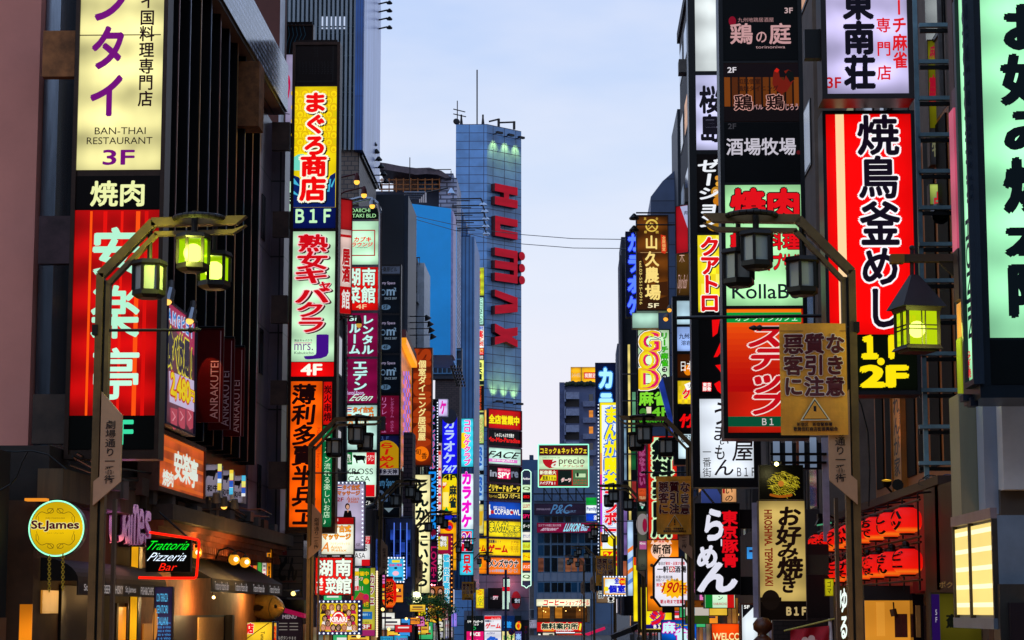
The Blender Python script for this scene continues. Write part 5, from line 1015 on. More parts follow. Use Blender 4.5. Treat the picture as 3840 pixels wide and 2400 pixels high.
for x0, y0, x1, y1, n in ((1190, 2256, 1355, 2256, 10), (1190, 2375, 1355, 2375, 10), (1193, 2264, 1193, 2368, 6), (1349, 2264, 1349, 2368, 6)): s.dots(x0, y0, x1, y1, n, 3.6)
s.done()
s = Sign('green and white event poster with red writing beside the red square lightbox', 62, 1326, 2130, 1388, 2284, .1, df((60, 60, 60), .5), .8, name='poster'); a = s.p(2131, 2283, (30, 140, 40), .85); a.r(1327, 2131, 1345, 2210, (236, 236, 230)).t('開催中', 1330, 2142, 1384, 2160, (250, 210, 20), b=.06, o=[(.1, (20, 60, 10))], top=1).t('ビーフ', 1328, 2164, 1362, 2178, (226, 20, 40), b=.05, o=[(.12, WC)], top=1).c(1373, 2180, 11, (240, 200, 20), 1).t('放題!!', 1328, 2196, 1364, 2214, (230, 20, 60), b=.06, o=[(.14, WC)], top=1).pg([(1330, 2250), (1350, 2220), (1384, 2236), (1386, 2260), (1330, 2270)], (190, 60, 50), 2).c(1373, 2238, 11, (200, 20, 90), 3).t('00円', 1354, 2256, 1382, 2276, (240, 200, 20), b=.06, o=[(.12, (120, 60, 0))], top=4); s.done()
s = Sign('olive yellow sign with red katakana and a blue 3F notice, edged by a bulb column', 68, 1352, 2128, 1408, 2386, .25, df((120, 120, 120), .4, .5), 1.5); a = s.p(2130, 2384, (196, 190, 60), .8); a.t('カフェ', 1386, 2150, 1406, 2270, (150, 30, 40), v=1, b=.06, o=[(.14, WC)]).r(1354, 2294, 1396, 2322, (20, 110, 190)).t('無料!', 1358, 2300, 1392, 2310, (180, 230, 250), b=.03, top=1).t('ゃいませ!', 1354, 2330, 1392, 2338, (30, 30, 10), b=.04).r(1354, 2340, 1394, 2360, (190, 20, 30)).t('3F', 1360, 2343, 1386, 2357, WC, b=.04, top=1).r(1354, 2362, 1406, 2384, (170, 40, 110))
s.dots(1414, 2140, 1414, 2390, 30, 4.5, (255, 225, 180), 1.3).done()
s = Sign('white and red café lightbox fragment with black serif capitals behind the posters', 74, 1328, 2006, 1390, 2124, .25, BLACK, 2.5); a = s.p(2010, 2122, (226, 226, 226), .9); a.r(1362, 2012, 1388, 2040, (226, 20, 36)).t('イタリ', 1364, 2014, 1387, 2026, WC, top=1).t('アン', 1366, 2026, 1384, 2038, WC, top=1).t('S', 1362, 2046, 1378, 2066, KC, b=0).t('ASA', 1330, 2074, 1370, 2094, KC, b=0).r(1356, 2098, 1388, 2122, (216, 20, 30)); s.done()
# red paper lantern
def paper():
    if 'lantern_paper' in MC: return MC['lantern_paper']
    m, t, b = _new('lantern_paper'); tc = t.nodes.new('ShaderNodeTexCoord'); s_ = t.nodes.new('ShaderNodeSeparateXYZ'); r_ = t.nodes.new('ShaderNodeValToRGB')
    t.links.new(tc.outputs['Generated'], s_.inputs[0]); t.links.new(s_.outputs['Z'], r_.inputs[0]); t.links.new(r_.outputs[0], b.inputs['Emission Color'])
    r_.color_ramp.elements[0].position = 0; r_.color_ramp.elements[0].color = lin((226, 40, 10)); r_.color_ramp.elements[1].position = 1; r_.color_ramp.elements[1].color = lin((206, 6, 8))
    for p_, q_ in ((.12, (255, 120, 24)), (.24, (246, 20, 6))): e_ = r_.color_ramp.elements.new(p_); e_.color = lin(q_)  # orange band low down paints the bulb's glow into the paper
    b.inputs['Emission Strength'].default_value = .85; b.inputs['Base Color'].default_value = (.5, .015, .01, 1); b.inputs['Specular IOR Level'].default_value = .1
    return m
def lantern(lb, p, rr, h, txt, cat_group, ax=None, cap=BLACK):
    r = thing('paper_lantern', lb, 'lantern', p - V3 * h / 2, cat_group)
    prof = []
    for k in range(25):
        t = k / 24; w = rr * (1 - abs(2 * t - 1) ** 3.2) ** .42 if 0 < t < 1 else rr * .45; w = max(w, rr * .45); prof.append((w * (1 - .025 * (k % 2)), h * (t - .5)))
    b = MB(); b.lathe(p, prof, paper(), 22); b.build('shade', r, True)
    b = MB(); b.lathe(p, [(.001, h * .58), (rr * .5, h * .58), (rr * .52, h * .5), (rr * .4, h * .48)], cap, 16); b.lathe(p, [(rr * .4, -h * .48), (rr * .52, -h * .5), (rr * .5, -h * .56), (.001, -h * .56)], cap, 16); b.build('cap', r)
    m = MB(); vd = C0 - p; a0 = math.atan2(vd.y, vd.x) if rr > .25 else math.atan2(-.62, -1)
    hz = h * .8 / len(txt)
    for i, ch in enumerate(txt):
        for off, cc, q in (((.1, (255, 120, 30), .006), (.05, KC, .012)) if rr > .25 else ((.05, KC, .012),)):
            vs, fs = glyph(ch, off); out = []
            for x, y in vs:
                zz = h * .4 - i * hz - (.88 - y) * hz; aa = a0 + (x - .5) * 1.15
                t = zz / h + .5; w = rr * max(.45, (1 - abs(2 * t - 1) ** 3.2) ** .42) + q
                out.append(p + Vector((math.cos(aa) * w, math.sin(aa) * w, zz)))
            m.mesh(out, fs, em(cc, .9) if cc != KC else em(KC, .3))
    m.build('lettering', r)
    return r
lantern('big red paper lantern with four black characters by the bulb lit screen', P(1460, 2224, 84), .29, 1.12, '博多天神', None, cap=df((180, 50, 40), .5))
s = Sign('small blue screen sign framed by white bulbs above the red lantern', 92, 1450, 2088, 1520, 2186, .2, df((70, 110, 160), .5), 5); a = s.p(2096, 2178, (60, 180, 230), 1); a.t('出会い喫茶', 1460, 2114, 1508, 2124, (226, 20, 130), b=.06).r(1470, 2100, 1500, 2110, (236, 220, 40)).c(1484, 2130, 6, (20, 20, 40), ry=4).c(1484, 2150, 12, (250, 190, 210), ry=9).r(1478, 2164, 1508, 2174, (20, 60, 90)); 
for x0, y0, x1, y1, n in ((1452, 2092, 1519, 2092, 6), (1452, 2182, 1519, 2182, 6), (1454, 2098, 1454, 2178, 6), (1516, 2098, 1516, 2178, 6)): s.dots(x0, y0, x1, y1, n, 3.4)
s.done()
s = Sign('tall cream cutlet restaurant sign with bold black hiragana', 104, 1547, 1778, 1614, 2226, .5, df((60, 52, 40), .5), 2); a = s.p(1781, 2223, (250, 240, 176), 1.0, var=.12)
for i, ch in enumerate('とんかつにいむら'): a.t(ch, 1556, 1800 + i * 50, 1608, 1852 + i * 50, (8, 22, 22), b=.075)
s.done()
p = P(1561, 2240, 100); r = thing('globe_lamp', 'glaring yellow white globe lamp below the cream cutlet sign', 'lamp', p); b = MB(); b.ball(p, .26, em((250, 255, 190), 3.5, 0, True), 16); b.build('globe', r, True); b = MB(); b.cyl(p - V3 * .25, (p.x, p.y, 0), .05, DKSTEEL, 8); b.build('post', r)
s = Sign('yellow club sign with slanted red katakana framed by blue bulbs', 103, 1545, 2262, 1600, 2366, .2, df((40, 60, 140), .5), 3); a = s.p(2264, 2346, (252, 236, 10), 1); a.t('テレクラ', 1557, 2262, 1580, 2346, (230, 20, 20), v=1, b=.08, sh=.1); a.ln([(1550 + (k % 2) * 2, 2280 + k * 5) for k in range(13)], 1.5, KC).ln([(1584 + (k % 2) * 2, 2280 + k * 5) for k in range(13)], 1.5, KC); a = s.p(2347, 2363, (226, 16, 24), 1); a.t('マリンハウス', 1550, 2349, 1594, 2361, WC, b=.04); s.dots(1600, 2264, 1600, 2366, 8, 3, (190, 220, 255)).dots(1548, 2368, 1598, 2368, 6, 3, (190, 220, 255)).done()
s = Sign('maroon bulb edged information tower with green and blue outlined characters', 128, 1640, 2000, 1698, 2285, .5, df((120, 14, 50), .5), 1.5); a = s.p(2002, 2080, (150, 14, 56), .8); a.r(1643, 2012, 1680, 2062, (236, 206, 30)).t('無料', 1650, 2010, 1676, 2050, WC, v=1, b=.08, o=[(.12, KC)], top=1); a = s.p(2081, 2283, (40, 16, 30), .7); a.lit = 1; a.t('無料タウン', 1642, 2078, 1658, 2180, WC, v=1, b=.06, o=[(.16, (20, 150, 50))]).t('歌舞伎町案内所', 1662, 2078, 1686, 2262, (60, 190, 226), v=1, b=.08, o=[(.16, WC)]); s.dots(1694, 2005, 1694, 2280, 16, 3, (255, 150, 50), 1.5).done()
s = Sign('orange panel with a red and blue ball emblem behind the information tower', 140, 1650, 1930, 1712, 2140, .3, df((30, 40, 120), .5), 1); a = s.p(1932, 1950, (20, 30, 190), .9); a = s.p(1951, 2138, (248, 170, 10), .95); a.c(1682, 1974, 18, (230, 36, 16)).c(1676, 1970, 6, (250, 220, 60), 1).c(1687, 1978, 7, (30, 50, 190), 1); s.done()
s = Sign('dark purple club strip with maroon letters left of the information tower', 118, 1612, 2030, 1640, 2190, .3, DKSTEEL, 1); a = s.p(2032, 2188, (40, 14, 44), .6); a.lit = .8; a.t('LOVE+1', 1616, 2050, 1636, 2180, (190, 20, 90), v=2, b=.04).c(1622, 1998, 14, (110, 10, 40)).t('24', 1612, 2006, 1630, 2018, (90, 120, 230), top=1); s.done()
s = Sign('pink parlour sign with a red lantern emblem near the street tree', 112, 1640, 2280, 1680, 2326, .2, df((190, 20, 50), .5), 1); a = s.p(2281, 2325, (226, 150, 170), .9); a.c(1660, 2288, 12, (220, 30, 30)).t('館', 1654, 2298, 1672, 2322, (70, 10, 20), b=.04).c(1662, 2310, 14, (236, 190, 150), -0); s.done()
s = Sign('portrait poster of a dark haired woman behind the street tree', 116, 1608, 2198, 1666, 2262, .1, df((90, 50, 30), .5), 1, name='poster'); a = s.p(2199, 2261, (170, 90, 40), .8)
for x in (1622, 1652): a.c(x, 2222, 12, (40, 20, 16), ry=18).c(x - 1, 2220, 7, (220, 160, 130), 1, ry=10).pg([(x - 14, 2260), (x - 8, 2236), (x + 8, 2236), (x + 14, 2260)], (200, 150, 130), 1)
s.done()
s = Sign('yellow and white price sign with rounded digits by the tree', 110, 1602, 2290, 1628, 2328, .2, DKSTEEL, .6); a = s.p(2291, 2327, (226, 210, 190), .9); a.t('00円', 1603, 2292, 1626, 2318, (246, 220, 10), b=.1, o=[(.16, (200, 30, 20))]); s.done()
for lb, x0, y0, x1, y1, d, cc in (('white lightbox with faint writing low on the left pavement', 1640, 2330, 1662, 2352, 100, (230, 230, 215)), ('plain cream lightbox below the small white one', 1640, 2355, 1663, 2366, 100, (240, 240, 190)), ('pale grey lightbox near the ground on the left', 1640, 2369, 1662, 2392, 100, (180, 180, 190)), ('blue and violet neon glass lightbox in the left middle ground', 1691, 2296, 1714, 2352, 150, (90, 120, 230)), ('blue service counter sign at the foot of the left lamp', 1426, 2385, 1476, 2420, 70, (40, 150, 200)), ('second blue counter sign with a price at the bottom left', 1478, 2382, 1530, 2420, 70.5, (40, 160, 210))):
    s = Sign(lb, d, x0, y0, x1, y1, .2, DKSTEEL, .8, group='small lightboxes low on the left'); a = s.p(y0 + 1, y1 - 1, cc, .9)
    if d == 70: a.t('カードOK!', 1430, 2389, 1472, 2400, KC, b=.03)
    elif d == 70.5: a.t('5,000', 1486, 2392, 1526, 2404, (150, 30, 110), b=.03)
    elif d == 150:
        for k in range(4): a.r(x0 + 3 + k * 5, y0 + 4, x0 + 5 + k * 5, y1 - 4, (210, 140, 240))
    else: a.r(x0 + 6, y0 + (y1 - y0) * .4, x0 + 14, y0 + (y1 - y0) * .6, (70, 60, 60))
    s.done()
# shop wall lights behind the low left signs
r = bld('low_shop_front', 'lit low shop fronts behind the bulb framed posters'); b = MB(); b.box((XL - .2, 62, 0), (XL + .02, 112, 4.6), df((70, 56, 62), .7, 0, .4, 1)); b.build('wall', r)
rp = random.Random(21)
for k in range(26):
    y = 64 + k * 1.8; b = MB(); cc = [(206, 130, 50), (150, 96, 60), (190, 150, 110), (120, 110, 130)][k % 4]; b.box((XL + .021, y, .8), (XL + .08, y + 1.2, 2.4 + rp.random()), em(cc, .35, .6)); b.build('window', r)
    b = MB(); c_ = Vector((XL + .3 + rp.random() * 1.2, y, rp.uniform(1.9, 4.2))); w, h = rp.uniform(.15, .45), rp.uniform(.15, .5); c2 = rp.choice([(240, 240, 230), (250, 200, 60), (230, 40, 50), (60, 150, 230), (230, 120, 190), (250, 150, 40), (60, 180, 110)])
    b.slab(c_, Vector((w, 0, 0)), V3 * h, Vector((0, -1, 0)), -.12, DKSTEEL); b.slab(c_ + Vector((0, -.02, 0)), Vector((w * .9, 0, 0)), V3 * h * .9, Vector((0, -1, 0)), -.015, em(c2, .95, .3)); b.slab(c_ + Vector((0, -.03, h * .3)), Vector((w * .6, 0, 0)), V3 * h * .18, Vector((0, -1, 0)), -.005, em((40, 30, 60) if sum(c2) > 400 else WC, .8)); b.slab(c_ + Vector((0, -.03, -h * .3)), Vector((w * .7, 0, 0)), V3 * h * .1, Vector((0, -1, 0)), -.005, em((160, 40, 40), .8)); b.build('display_panel', r)
    if k % 2 == 0: b = MB(); b.ball(c_ + Vector((rp.uniform(-.6, .6), -.3, rp.uniform(-.8, .6))), .06, em((255, 210, 120), 2.5), 8); b.build('bulb', r)

r = bld('street_level_shop', 'glowing ground floor shop windows at the foot of the near left buildings'); b = MB(); b.box((XL - .1, 20, 0), (XL - .02, 31.4, 2.9), wb); b.build('wall', r)
for k in range(4): b = MB(); b.box((XL - .019, 20.4 + k * 2.7, .4), (XL + .02, 22.6 + k * 2.7, 2.6), em((255, 190, 110), 3.2, .2, True)); b.build('window', r)  # glow panes added out of view as warm fill from below

r = thing('canopy_clutter', 'dusty ducts, cables and boxes piled on the canopy over the bar and pizzeria', 'ductwork', PX(600, 1900, XL)); rp = random.Random(12)
for k in range(16):
    b = MB(); y = 36 + k * 1.3; z = 4.95 + rp.random() * .2; w = rp.uniform(.2, .5); b.box((XL + .1, y, z), (XL + .1 + w, y + rp.uniform(.3, .9), z + rp.uniform(.15, .4)), [GREYP, CONC, df((80, 60, 44), .7)][k % 3]); b.build('duct_box', r)
for k in range(4):
    b = MB(); z = 5.1 + k * .12; b.tube([(XL + .3 + k * .05, 33.5 + j * 2, z + .08 * math.sin(j * 1.7 + k)) for j in range(12)], .02, BLACK, 5); b.build('cable', r)
for k, (x, y, on) in enumerate(((840, 1898, 1), (880, 1906, 0), (812, 1884, 0))):
    b = MB(); p = PX(x, y, XL + .8); b.cyl(p, p + Vector((0, -.05, .2)), .1, GREYP, 10, .07); b.build('small_spotlight', r)
    if on: b = MB(); b.ball(p, .07, em((255, 180, 70), 2), 8); b.build('bulb', r)
# ================================================================ CENTRE, END OF THE STREET
s = Sign('square café billboard on a lattice stand with a red bowl emblem and yellow header', 252, 2019, 1667, 2207, 1826, 1.2, df((70, 20, 24), .5), 1.5, name='billboard')
a = s.p(1672, 1707, (70, 14, 24), .85, var=.1); a.lit = 1; a.t('コミック&ネットカフェ', 2024, 1678, 2202, 1702, (250, 222, 40), b=.05)
a = s.p(1708, 1760, (206, 236, 190), .98, var=.1); a.pg([(2034, 1723), (2092, 1723), (2088, 1742), (2076, 1754), (2060, 1756), (2046, 1748), (2037, 1736)], (180, 16, 30)).t('a', 2070, 1722, 2096, 1752, (230, 240, 220), sh=.3, top=1).t('precio', 2096, 1716, 2192, 1748, (80, 12, 24), b=0).t('comics & internet cafe', 2034, 1712, 2100, 1719, (50, 120, 60), b=0).t('アプレシオ', 2108, 1742, 2190, 1753, (180, 30, 40), b=.03)
a = s.p(1761, 1822, (170, 14, 20), .9, var=.1); a.lit = 1; a.t('新宿最大', 2024, 1764, 2086, 1780, (236, 246, 210), b=.05).pg([(2024, 1802), (2036, 1782), (2086, 1782), (2086, 1802)], (236, 220, 30)).t('直進30m', 2034, 1784, 2086, 1800, KC, b=.04, top=1).t('ハイジアB1', 2024, 1804, 2086, 1818, WC, b=.04).r(2092, 1762, 2144, 1820, (14, 26, 22)).t('ダーツ', 2104, 1792, 2142, 1808, (220, 30, 30), top=1, o=[(.1, WC)]).r(2148, 1762, 2202, 1820, (70, 110, 70)).r(2158, 1776, 2196, 1790, (190, 220, 170), 1).c(2166, 1780, 5, (20, 24, 14), 2, ry=8).t('インターネット', 2152, 1796, 2200, 1806, (200, 40, 30), top=2).t('レディースルーム', 2150, 1806, 2200, 1816, (200, 40, 30), top=2)
b = MB(); c, u, v = s.R; q = [c - u - v, c + u - v, c + u + v, c - u + v, c - u - v]; b.tube([p + Vector((0, -.12, 0)) for p in q], .07, em((150, 250, 210), 1.3), 6); s.extra.append(('neon_outline', b))
b = MB()
for k in range(6): b.bar(P(2040 + k * 30, 1826, 252.5), P(2040 + k * 30, 1880, 252.5), .15, .15, DKSTEEL)
for k in range(4): b.bar(P(2040 + k * 40, 1830, 252.8), P(2070 + k * 40, 1878, 252.8), .1, .1, DKSTEEL)
b.bar(P(2000, 1852, 252.5), P(2230, 1852, 252.5), .15, .15, DKSTEEL); s.extra.append(('lattice_stand', b)); s.done()
EG = 'fascia signs on the end building'
s = Sign('faded maroon fascia with large curly blue grey initials', 269, 2003, 1888, 2196, 1931, .3, df((40, 30, 50), .5), 1, group=EG, name='fascia_sign'); a = s.p(1889, 1930, (46, 36, 62), .5); a.lit = .8; a.t('P&C', 2070, 1892, 2140, 1926, (70, 120, 170), b=.02, sh=.2).t('DINING&LAUNGE', 2012, 1906, 2064, 1913, (130, 120, 150)).t('COURT', 2110, 1914, 2160, 1922, (90, 120, 160)); s.done()
s = Sign('magenta restaurant fascia with slanted pale blue capitals', 268.6, 2013, 1960, 2242, 1998, .3, df((80, 10, 40), .5), 1, group=EG, name='fascia_sign'); a = s.p(1961, 1997, (130, 8, 56), .8); a.lit = 1; a.t('エジプト料理と和の共演', 2018, 1965, 2104, 1975, (180, 150, 170)).t('RESTAURANT', 2032, 1980, 2090, 1990, (210, 200, 220), b=.02, sh=.2).t('LUXOR', 2118, 1964, 2176, 1992, (150, 220, 240), b=.06, o=[(.11, (30, 20, 60))], sh=.2).t('Bar', 2180, 1968, 2208, 1990, (150, 200, 230), b=.06, sh=.2).pg([(2222, 1990), (2234, 1964), (2240, 1966), (2228, 1994)], (200, 150, 20)); s.done()
s = Sign('green white and blue striped convenience store sign', 240, 2197, 1864, 2238, 1956, .6, df((150, 160, 160), .4), .8)
a = s.p(1866, 1894, (10, 150, 50), 1); a = s.p(1895, 1924, (236, 246, 250), 1); a.t('Family', 2201, 1901, 2237, 1919, (10, 50, 130), b=.03); a = s.p(1926, 1954, (10, 60, 190), 1); a.t('酒', 2226, 1932, 2238, 1950, WC, b=.03); s.done()
s = Sign('long cream coffee shop lightbox with slanted red katakana', 268, 2011, 2246, 2213, 2274, .4, DKSTEEL, 1, group=EG, name='fascia_sign'); a = s.p(2247, 2273, (250, 246, 206), 1.02, var=.12)
a.t('コーヒー', 2036, 2247, 2118, 2272, (222, 20, 20), b=.07, sh=.2).t('ショップ', 2120, 2252, 2168, 2270, (222, 20, 20), b=.05, sh=.2).t('クール', 2170, 2247, 2210, 2272, (222, 20, 20), b=.05, sh=.2); s.done()
s = Sign('red information office fascia with bold dark outlined characters', 267, 2013, 2332, 2184, 2370, .5, df((110, 10, 10), .5), 1, group=EG, name='fascia_sign'); a = s.p(2333, 2369, (214, 16, 14), 1, var=.1)
a.t('無料案内所', 2030, 2336, 2168, 2360, (8, 40, 36), b=.07, o=[(.14, (250, 240, 190))]).r(2036, 2361, 2078, 2367, (236, 140, 30)).t('ファイナルアンサー', 2084, 2360, 2150, 2368, (20, 50, 40), o=[(.12, WC)]).pg([(2170, 2362), (2175, 2337), (2182, 2339), (2177, 2364)], (236, 226, 60)); s.done()
s = Sign('white office sign with a small grey wordmark', 269.5, 1967, 2324, 2013, 2356, .2, df((150, 150, 165), .5), 1, group=EG, name='fascia_sign'); a = s.p(2325, 2355, (150, 150, 172), .72); a.t('AXY', 1978, 2337, 2000, 2349, (60, 60, 70), b=-.01).c(1989, 2330, 5, (110, 110, 120), ry=3); s.done()
r = bld('information_office_front', 'red information office front with a glowing doorway and poster panels'); b = MB(); b.fb(2013, 2371, 2184, 2430, 267.4, .4, df((70, 14, 14), .6)); b.build('wall', r)
for x0, x1, cc, tx, tc in ((2016, 2030, (20, 40, 30), '無料', WC), (2036, 2078, (236, 226, 200), '一番', (20, 40, 30)), (2158, 2180, (226, 190, 160), '!', (220, 30, 40))):
    b = MB(); b.fb(x0, 2373, x1, 2425, 267.2, .1, em(cc, .9, .2)); po = b.build('poster', r); a = Art(FRONT(267.2)); a.t(tx, x0 + 2, 2376, x1 - 2, 2400, tc, v=1 if x0 < 2030 else 0, b=.08); a.mb.build('lettering', po)
b = MB(); b.fb(2088, 2378, 2154, 2425, 267.2, .1, em((190, 60, 20), .8, .4)); b.fb(2085, 2371, 2156, 2374, 266.9, .2, em((240, 240, 250), 1.5)); b.build('doorway', r)
# lower panels on the lettered tower's ground floors
r = bld('game_centre_front', 'grey panelled lower front of the lettered tower with game posters'); pm = tiles((112, 114, 134), (50, 54, 70), 2, 1.4, .4, 0, .03)
b = MB(); b.fb(1783, 2158, 1984, 2290, 197.5, 2, pm); b.fb(1740, 2290, 1984, 2325, 197.3, 2, tiles((90, 104, 130), (50, 56, 74), 1.2, 1, .4, 0, .03)); b.fb(1740, 2325, 1984, 2430, 197.4, 2, df((26, 30, 40), .5)); b.build('wall', r)
b = MB(); b.fb(1830, 2205, 1883, 2282, 197.1, .3, df((12, 14, 18), .3)); po = b.build('dark_display', r); a = Art(FRONT(197.1), .9); a.t('SPY', 1849, 2236, 1868, 2248, (236, 210, 220), b=.06).t('in', 1840, 2238, 1848, 2247, (90, 90, 100)).r(1850, 2234, 1868, 2236, (226, 20, 80)); a.mb.build('lettering', po)
for x0, y0, x1, y1, cc, arts in ((1750, 2309, 1812, 2366, (14, 22, 28), (('リヤード&ダーツ', 1752, 2326, 1811, 2336, WC), ('ゴルフ', 1768, 2338, 1796, 2346, WC), ('O', 1770, 2350, 1784, 2362, (20, 190, 90)))), (1817, 2309, 1879, 2365, (240, 240, 246), (('地域最大!!', 1819, 2325, 1852, 2333, (30, 50, 90)), ('ゲーム', 1820, 2336, 1878, 2358, (226, 16, 30)))), (1883, 2309, 1929, 2365, (12, 40, 90), (('遊', 1890, 2330, 1918, 2354, (40, 150, 230)),)), (1931, 2309, 1955, 2365, (12, 20, 26), (('O', 1934, 2334, 1953, 2360, (236, 190, 40)), ('l', 1943, 2332, 1948, 2360, (236, 60, 20)))), (1750, 2368, 1813, 2425, (230, 20, 110), (('FACE', 1764, 2372, 1800, 2384, WC), ('個室', 1758, 2400, 1800, 2422, WC))), (1817, 2368, 1879, 2425, (226, 226, 236), (('メンズサウナ', 1824, 2371, 1856, 2379, (50, 60, 130)), ('魚', 1824, 2386, 1872, 2420, (30, 90, 200)))), (1883, 2368, 1929, 2425, (240, 226, 150), (('まんが', 1886, 2380, 1926, 2400, (40, 150, 60)),)), (1932, 2368, 1956, 2425, (70, 60, 120), (('楽', 1934, 2376, 1954, 2400, (150, 190, 240)),))):
    b = MB(); b.fb(x0, y0, x1, y1, 197.1, .2, em(cc, .95, .2)); po = b.build('poster', r); a = Art(FRONT(197.1))
    if arts[0][0] == '地域最大!!': a.r(1817, 2310, 1879, 2323, (226, 16, 26)); a.t('カーニバル', 1842, 2316, 1876, 2322, WC, top=1)
    for t in arts: a.t(t[0], *t[1:5], t[5], b=.08, top=2)
    a.mb.build('lettering', po)
s = Sign('yellow comic café lightbox with green outlined characters on the tower base', 196.5, 1784, 2206, 1816, 2282, .4, df((150, 90, 20), .5), 1.5); a = s.p(2209, 2280, (240, 214, 40), 1); a.c(1800, 2222, 10, (226, 150, 20)).t('24', 1793, 2217, 1807, 2227, YC, top=1).t('が', 1794, 2236, 1812, 2256, YC, b=.08, o=[(.18, (10, 80, 50))]).t('喫茶', 1786, 2258, 1812, 2271, YC, b=.05, o=[(.16, (10, 80, 50))]); s.done()
s = Sign('round dark red reception sign with a black band on the tower base', 196.6, 1917, 2217, 1953, 2284, .4, df((110, 8, 24), .5), 1, casing=False, name='round_sign')
c = s.R[0]; b = MB(); b.lathe(c + Vector((0, .3, 0)), [(.001, 0), (.5, 0), (.5, .3), (.001, .3)], df((130, 8, 26), .5), 28, Vector((0, -1, 0))); b.mesh([], [], BLACK); s.body = MB(); s.extra.append(('disc', MB()))
c2, u, v = s.R; disc = s.extra[0][1]; disc.prism([c2 + u * math.cos(t * math.pi / 14) + v * math.sin(t * math.pi / 14) for t in range(28)], (0, .3, 0), df((130, 8, 26), .5)); a = s.p(2243, 2263, (12, 14, 18), .4, var=0); a.lit = .9; a.t('受付', 1930, 2245, 1950, 2261, (190, 210, 226), b=.04); s.done()
L = bpy.data.lights.new('red_glow', 'POINT'); L.energy = 160; L.color = (1, .2, .25); L.shadow_soft_size = .3; lo = bpy.data.objects.new('red_glow', L); COL.objects.link(lo); lo.location = P(1905, 2185, 195.5)
r = thing('led_totem', 'tall totem of striped mint and red light bars in front of the tower base', 'totem', P(1898, 2300, 180)); b = MB()
for k in range(27): b.fb(1884 + (4 if k < 7 else 0), 2172 + k * 4.2, 1912 - (4 if k > 20 else 0), 2174.4 + k * 4.2, 180, .2, em((236, 30, 50) if 6 < k < 11 else (220, 255, 236), 1.2))
b.build('light_bar', r); b = MB(); b.fb(1892, 2135, 1901, 2430, 179.7, .15, df((50, 60, 96), .5)); b.fb(1885, 2165, 1910, 2290, 180.3, .2, BLACK); b.build('post', r)
for lb, x, y, d, tri in (('round blue and red no parking sign on a post', 1918, 2370, 150, 0), ('red inverted triangle stop sign with a blue disc below', 1972, 2352, 175, 1)):
    r = thing('traffic_sign', lb, 'traffic sign', P(x, 2400, d)); b = MB(); b.cyl(P(x, y, d + .08), (P(x, y, d).x, d + .08, 0), .04, GREYP, 8); b.build('post', r)
    b = MB(); c = P(x, y + (18 if tri else 0), d); RD, BL = df((190, 20, 40), .4), df((30, 50, 130), .4); k = .55 if tri else 1
    for q, (rr, m) in enumerate(((.22 * k, RD), (.165 * k, BL))): b.lathe(c - Vector((0, .01 * q, 0)), [(.001, 0), (rr, 0), (rr, -.02), (.001, -.02)], m, 20, Vector((0, 1, 0)))
    b.bar(c + Vector((-.11, -.035, .11)) * k, c + Vector((.11, -.035, -.11)) * k, .04, .01, RD)
    if tri: b.prism([P(1966, 2348, d), P(1979, 2348, d), P(1972.5, 2362, d)], (0, .03, 0), RD)
    b.build('plate', r)
# ================================================================ RIGHT SIGNS
BK = df((15, 17, 24), .35, .3, .3, 3)
s = Sign('navy karaoke sign with large glowing cyan katakana behind the rainbow sign', 152, 2232, 1360, 2310, 1560, .6, df((8, 16, 44), .5), 1.2); a = s.p(1362, 1558, (6, 18, 60), .7); a.lit = 1.1
for i, ch in enumerate('カラ'): a.t(ch, 2242, 1376 + i * 92, 2302, 1460 + i * 92, (170, 236, 255), b=.1, o=[(.16, (20, 100, 190)), (.19, (6, 20, 60))][:1])
b = MB(); b.tube([P(2310, 1350, 152), P(2340, 1342, 150)], .06, GREYP); s.extra.append(('arm', b)); s.done()
s = Sign('tall comic café sign with yellow kanji in a rainbow border', 126, 2250, 1507, 2331, 2160, .6, df((170, 150, 60), .5), 1.2)
a = s.p(1509, 2158, (250, 226, 30), 1.0, var=.05)
for k in range(24):
    t = k / 23; cc = (250, 230, 20) if t < .3 else ((240, 150, 60) if t < .42 else (236, 40, 150) if t < .6 else (170, 60, 220) if t < .75 else (240, 120, 60) if t < .86 else (250, 220, 20)); a.r(2251, 1509 + k * 27, 2330, 1509 + k * 27 + 27.2, cc)
a.k = 1; a.r(2258, 1518, 2323, 2056, (236, 246, 255))
for i, ch in enumerate('まんが喫茶'): a.t(ch, 2266, 1524 + i * 63, 2318, 1588 + i * 63, (255, 240, 10), b=.09, o=[(.2, (40, 110, 220))], top=1)
for i, ch in enumerate('マンボー'): a.t(ch, 2266, 1834 + i * 43, 2314, 1884 + i * 43, (236, 20, 40), b=.09, o=[(.19, (30, 70, 200)), (.14, WC)], top=1)
a.c(2298, 2028, 22, (250, 226, 20), 1, ry=22).r(2262, 2068, 2324, 2122, (236, 16, 30), 2).t('24h', 2266, 2072, 2320, 2096, YC, b=.06, top=3).t('OPEN', 2266, 2100, 2320, 2118, YC, b=.06, top=3)
s.dots(2244, 1512, 2244, 2078, 44, 2.8, (225, 235, 255), 1.3).done()
s = Sign('blue neon outlined katakana sign seen end on beside the brown farm sign', 96, 2346, 868, 2392, 1190, .5, df((10, 18, 50), .5), 1.5); a = s.p(871, 1187, (10, 20, 60), .6); a.lit = 1.1
for i, ch in enumerate('カラオケ'): a.t(ch, 2352, 874 + i * 78, 2398, 946 + i * 78, (90, 130, 250), b=.1, o=[(.16, (20, 40, 230))])
s.done()
s = Sign('tall brown farm restaurant sign with cream brush characters and a round crest', 82, 2386, 806, 2508, 1166, .5, BRONZE, 4)
